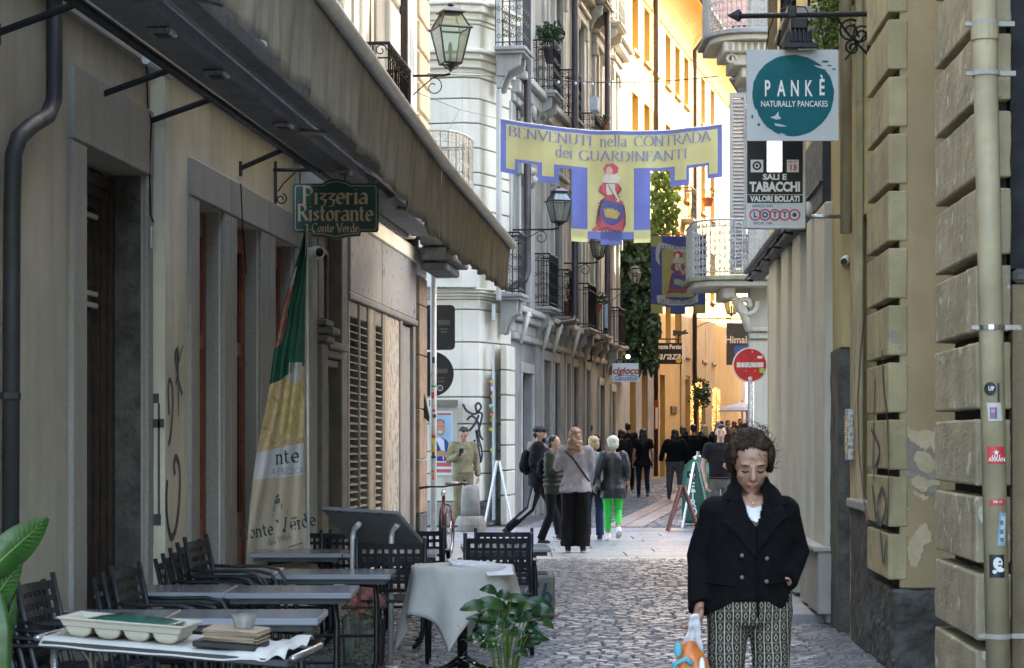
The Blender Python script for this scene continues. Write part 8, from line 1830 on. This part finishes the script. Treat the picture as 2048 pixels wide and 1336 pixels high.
for i in range(150):
    a = rnd.uniform(0, 2*PI); e = rnd.uniform(-.2, 1.2); p = V((.084*math.cos(a)*math.cos(e*.9), .03+.088*math.sin(a)*math.cos(e*.9), .05+.082*math.sin(e))); d = p-V((0,.03,.03)); d.normalize(); sidev = d.cross(V((rnd.gauss(0,1), rnd.gauss(0,1), rnd.gauss(0,1)))).normalized(); L = rnd.uniform(.015, .05)
    mb.tube([q(*p), q(*(p+d*.012+sidev*L*.4)), q(*(p+d*rnd.uniform(.0,.028)+sidev*L))], [.0015, .0012, .0004], 3)
for i in range(16): sgx = rnd.choice((-1, 1, 1)); z = rnd.uniform(-.02, .06); p = V((sgx*.085, .03, z)); mb.tube([q(*p), q(*(p+V((sgx*.012, -.01, -.01)))), q(*(p+V((sgx*rnd.uniform(.02,.045), rnd.uniform(-.02,.02), rnd.uniform(-.03,.02)))))], [.0015, .001, .0004], 3)
put(t, Mt, mb, 'hair_strand', HGB, False)
mb = MB(); mb.ell(q(.079, .005, -.03), .004, .004, .005, 6, 5); mb.ell(q(-.079, .005, -.03), .004, .004, .005, 6, 5); put(t, Mt, mb, 'earring', flat('gold', (.6,.42,.18), .3, metal=.8))
# white top in the neckline, necklace
mb = MB(); mb.prism([f(1488, 1008, -.085), f(1500, 1015, -.092), f(1518, 1010, -.085), f(1522, 1035, -.11), f(1506, 1042, -.12), f(1488, 1035, -.11)], (0, .03, 0)); put(t, Mt, mb, 'white_top', cl('white', (.62,.6,.56)), False, vox=None)
mb = MB(); mb.tube([f(1484, 975, -.025), f(1490, 994, -.07), f(1500, 1003, -.085), f(1512, 995, -.07), f(1519, 977, -.025)], .0016, 4); mb.ell(f(1501, 1006, -.088), .005, .003, .006, 6, 5); put(t, Mt, mb, 'necklace', flat('gold', (.6,.42,.18), .3, metal=.8))
# coat: body with open neckline, sleeves, wide collar and lapels
def cring(x0, y, rx, ry, yo=.01, cut=0):
    out = []
    for j in range(28):
        a = 2*PI*j/28; out.append(f(x0, y)+V((rx*math.cos(a), yo+ry*math.sin(a), 0)))
    return out
mb = MB(); mb.loft([cring(1492, 1222, .180, .14), cring(1493, 1205, .180, .145), cring(1494, 1160, .176, .15), cring(1497, 1110, .17, .15), cring(1500, 1060, .17, .145), cring(1502, 1025, .158, .13), cring(1502, 1000, .128, .10), cring(1502, 984, .098, .08), cring(1502, 975, .085, .066)])
for a, b, c, ra in ((shR, elR, wrR, (.066, .060, .055, .053, .056)), (shL, elL, wrL, (.066, .060, .058, .056, .054))):
    mb.ell(a, .072, .075, .062, 12, 8); mb.tube([a, a.lerp(b, .5), b, b.lerp(c, .5), b.lerp(c, .96)], list(ra), 16)
coat = remesh(mb, .0075, 3, .009, 6, .6, 3)
zh = f(0, 1185).z
for p in coat.v:      # hem dips at the sides and rises at the front
    if p.z < zh and p.y < .12: p.z = zh-(zh-p.z)*(.35+max(0, abs(p.x+.005)-.07)*9.5 if p.y < .06 else .9)
# carve the V of the neckline: drop vertices that sit inside it, front side only
for p in coat.v: p.x = .01+(p.x-.01)*.965
def inV(p):
    x, z = p.x-.008, p.z; top, bot = f(0, 955).z, f(0, 1050).z; q_ = (z-bot)/(top-bot); return p.y < .03 and q_ > 0 and abs(x) < .008+.050*q_
keep = [not inV(p) for p in coat.v]; coat.f = [f_ for f_ in coat.f if all(keep[i] for i in f_)]
o = put(t, Mt, coat, 'coat', CO)
sm = o.modifiers.new('s', 'SOLIDIFY'); sm.thickness = .004; sm.offset = -1
def surf_y(x, z):   # front of the coat at a height
    yy = (1.6-z)/k+875; L = [(975, .085, .066), (984, .115, .08), (1000, .158, .10), (1025, .178, .13), (1060, .178, .145), (1110, .18, .15), (1232, .198, .15)]
    for a, b in zip(L, L[1:]):
        if a[0] <= yy <= b[0]: w_ = (yy-a[0])/(b[0]-a[0]); rx = a[1]+(b[1]-a[1])*w_; ry = a[2]+(b[2]-a[2])*w_; break
    else: rx, ry = (.085, .06) if yy < 975 else (.198, .15)
    return .01-ry*math.sqrt(max(.02, 1-((x-.01)/rx)**2))
def lapel(pts, nm, off=.009):
    n = len(pts); P3 = []
    for px, py, e in pts: p = f(px, py); p.y = surf_y(p.x, p.z)-off-e; P3.append(p)
    c = sum(P3, V())/n; mb = MB(); mb.add(P3+[c+V((0,-.006,0))]+[p+V((0,.008,0)) for p in P3]+[c+V((0,.004,0))], [(i, (i+1) % n, n) for i in range(n)]+[(n+1+(i+1) % n, n+1+i, 2*n+1) for i in range(n)]+[(i, n+1+i, n+1+(i+1) % n, (i+1) % n) for i in range(n)])
    return put(t, Mt, mb, nm, CO, False)
lapel([(1478,985,0),(1462,992,0),(1450,1015,.004),(1440,1040,.006),(1462,1060,.006),(1485,1090,.004),(1504,1110,.002),(1504,1052,0),(1490,1030,0)], 'lapel')
lapel([(1522,985,0),(1545,990,0),(1562,1012,.004),(1568,1030,.006),(1545,1050,.006),(1522,1080,.004),(1506,1100,.002),(1506,1050,0),(1520,1028,0)], 'lapel', .011)
# stand-away collar
for s, pts in ((-1, [((1480,938),.02),((1470,952),.0),((1452,975),-.02),((1448,1000),-.07),((1470,1004),-.10),((1482,985),-.075)]), (1, [((1520,940),.02),((1530,955),.0),((1556,978),-.02),((1572,1008),-.07),((1540,1012),-.11),((1520,985),-.075)])):
    mb = MB(); P3 = [f(*a, y) for a, y in pts]; mb.prism(P3, (0, .014, .0)); put(t, Mt, remesh(mb, .006, 3), 'collar', CO)
mb = MB(); mb.tube([f(1476, 962, -.01), f(1480, 945, .05), f(1500, 938, .085), f(1522, 945, .05), f(1528, 964, -.01)], [(.030,.012)]*5, 8); put(t, Mt, mb, 'collar', CO)
for px, py in ((1476, 1107), (1525, 1113), (1476, 1150), (1524, 1158)):
    p = f(px, py); p.y = surf_y(p.x, p.z)-.014; mb = MB(); mb.ell(p, .009, .006, .009, 12, 6); put(t, Mt, mb, 'button', flat('button_horn', (.09,.06,.04), .4))
mb = MB(); p0 = f(1507, 1105); p0.y = surf_y(p0.x, p0.z)-.006; q1 = []
for yy in (1105, 1140, 1175, 1205, 1230): p = f(1508, yy); p.y = surf_y(p.x, p.z)-.004; q1.append(p)
mb.tube(q1, [(.004, .003)]*5, 4); put(t, Mt, mb, 'front_edge', CO)
for s, (px, py) in ((1, (1545, 1160)), (-1, (1440, 1165))):
    mb = MB(); q1 = []
    for d_ in (-25, 0, 25): p = f(px+d_, py-d_*.12*s); p.y = surf_y(p.x, p.z)-.004; q1.append(p)
    mb.tube(q1, [(.012, .004)]*3, 5); put(t, Mt, mb, 'pocket_flap', CO)
# trousers
mb = MB(); mb.loft([[f(1497, y)+V((rx*math.cos(2*PI*j/20), ry*math.sin(2*PI*j/20)+.0, 0)) for j in range(20)] for y, rx, ry in ((1246, .15, .11), (1225, .165, .125), (1180, .165, .12), (1130, .15, .11))])
for s, x0, x1, x2 in ((-1, 1455, 1450, 1450), (1, 1541, 1541, 1541)):
    mb.tube([f(x0, 1215), f(x0, 1260, .0), f(x1, 1340, -.01), f(x1, 1440, -.02+s*.02), f(x2, 1560, .02+s*.05), f(x2, 1655, .03+s*.06)], [(.085, .095), (.078, .095), (.073, .085), (.070, .075), (.068, .075), (.068, .072)], 18)
put(t, Mt, remesh(mb, .009, 3, .006, 8, .5, 5), 'trousers', TP)
for s, px in ((-1, 1450), (1, 1540)):
    p = f(px, 0); mb = MB(); mb.ell(V((p.x, -.04+s*.06, .045)), .045, .12, .045, 12, 8); mb.ell(V((p.x, .03+s*.06, .06)), .04, .06, .06, 10, 8); put(t, Mt, mb, 'shoe', M['black'], vox=.01)
# carrier bag
t = thing('carrier_bag', 'crumpled white, orange and turquoise plastic carrier bag hanging from the woman\'s hand', 'bag', P(1378, 1450, 8.3))
bw = mat('bag_white', (.62,.60,.62), .35, .15, 9, bump=.3, bscale=18); bo = mat('bag_orange', (.62,.17,.03), .35, .3, 8, bump=.3, bscale=18)
def bring(y, rx, ry, x=1378): return [P(x, y, 8.34)+V((rx*math.cos(2*PI*j/20)*(1+.08*math.sin(j*2.3)), ry*math.sin(2*PI*j/20), 0)) for j in range(20)]
mb = MB(); mb.loft([bring(1470, .06, .05), bring(1450, .085, .07), bring(1380, .082, .068), bring(1335, .072, .055), bring(1300, .05, .035), bring(1285, .03, .02)])
remesh(mb, .008, 1, .016, 14, .6, 2).build('bag_body', bo, t, smooth=True, nrm=False)
mb = MB()
for xs, w_ in ((((1392,1228),(1380,1260),(1365,1300),(1352,1345)), .012), (((1392,1228),(1396,1262),(1400,1300),(1408,1345)), .014), (((1388,1230),(1384,1250),(1380,1285)), .018), (((1380,1290),(1366,1320),(1358,1345)), .010)):
    mb.tube([P(x, y, 8.32+.03*i) for i, (x, y) in enumerate(xs)], [(w_, w_*.35)]*len(xs), 8)
remesh(mb, .005, 1, .004, 30).build('handle', bw, t, smooth=True, nrm=False)
mb = MB(); mb.ell(P(1356, 1300, 8.29), .016, .008, .03, 8, 6); mb.tube([P(1345, 1345, 8.27), P(1352, 1326, 8.265), P(1372, 1318, 8.26), P(1386, 1330, 8.265)], [(.010,.004)]*4, 6); mb.build('print', flat('bag_turq', (.08,.32,.36)), t, smooth=True, kind='stuff')
mb = MB(); mb.ell(P(1404, 1340, 8.29), .014, .02, .05, 8, 6); mb.ell(P(1350, 1338, 8.29), .012, .02, .04, 8, 6); mb.build('print', bw, t, smooth=True)
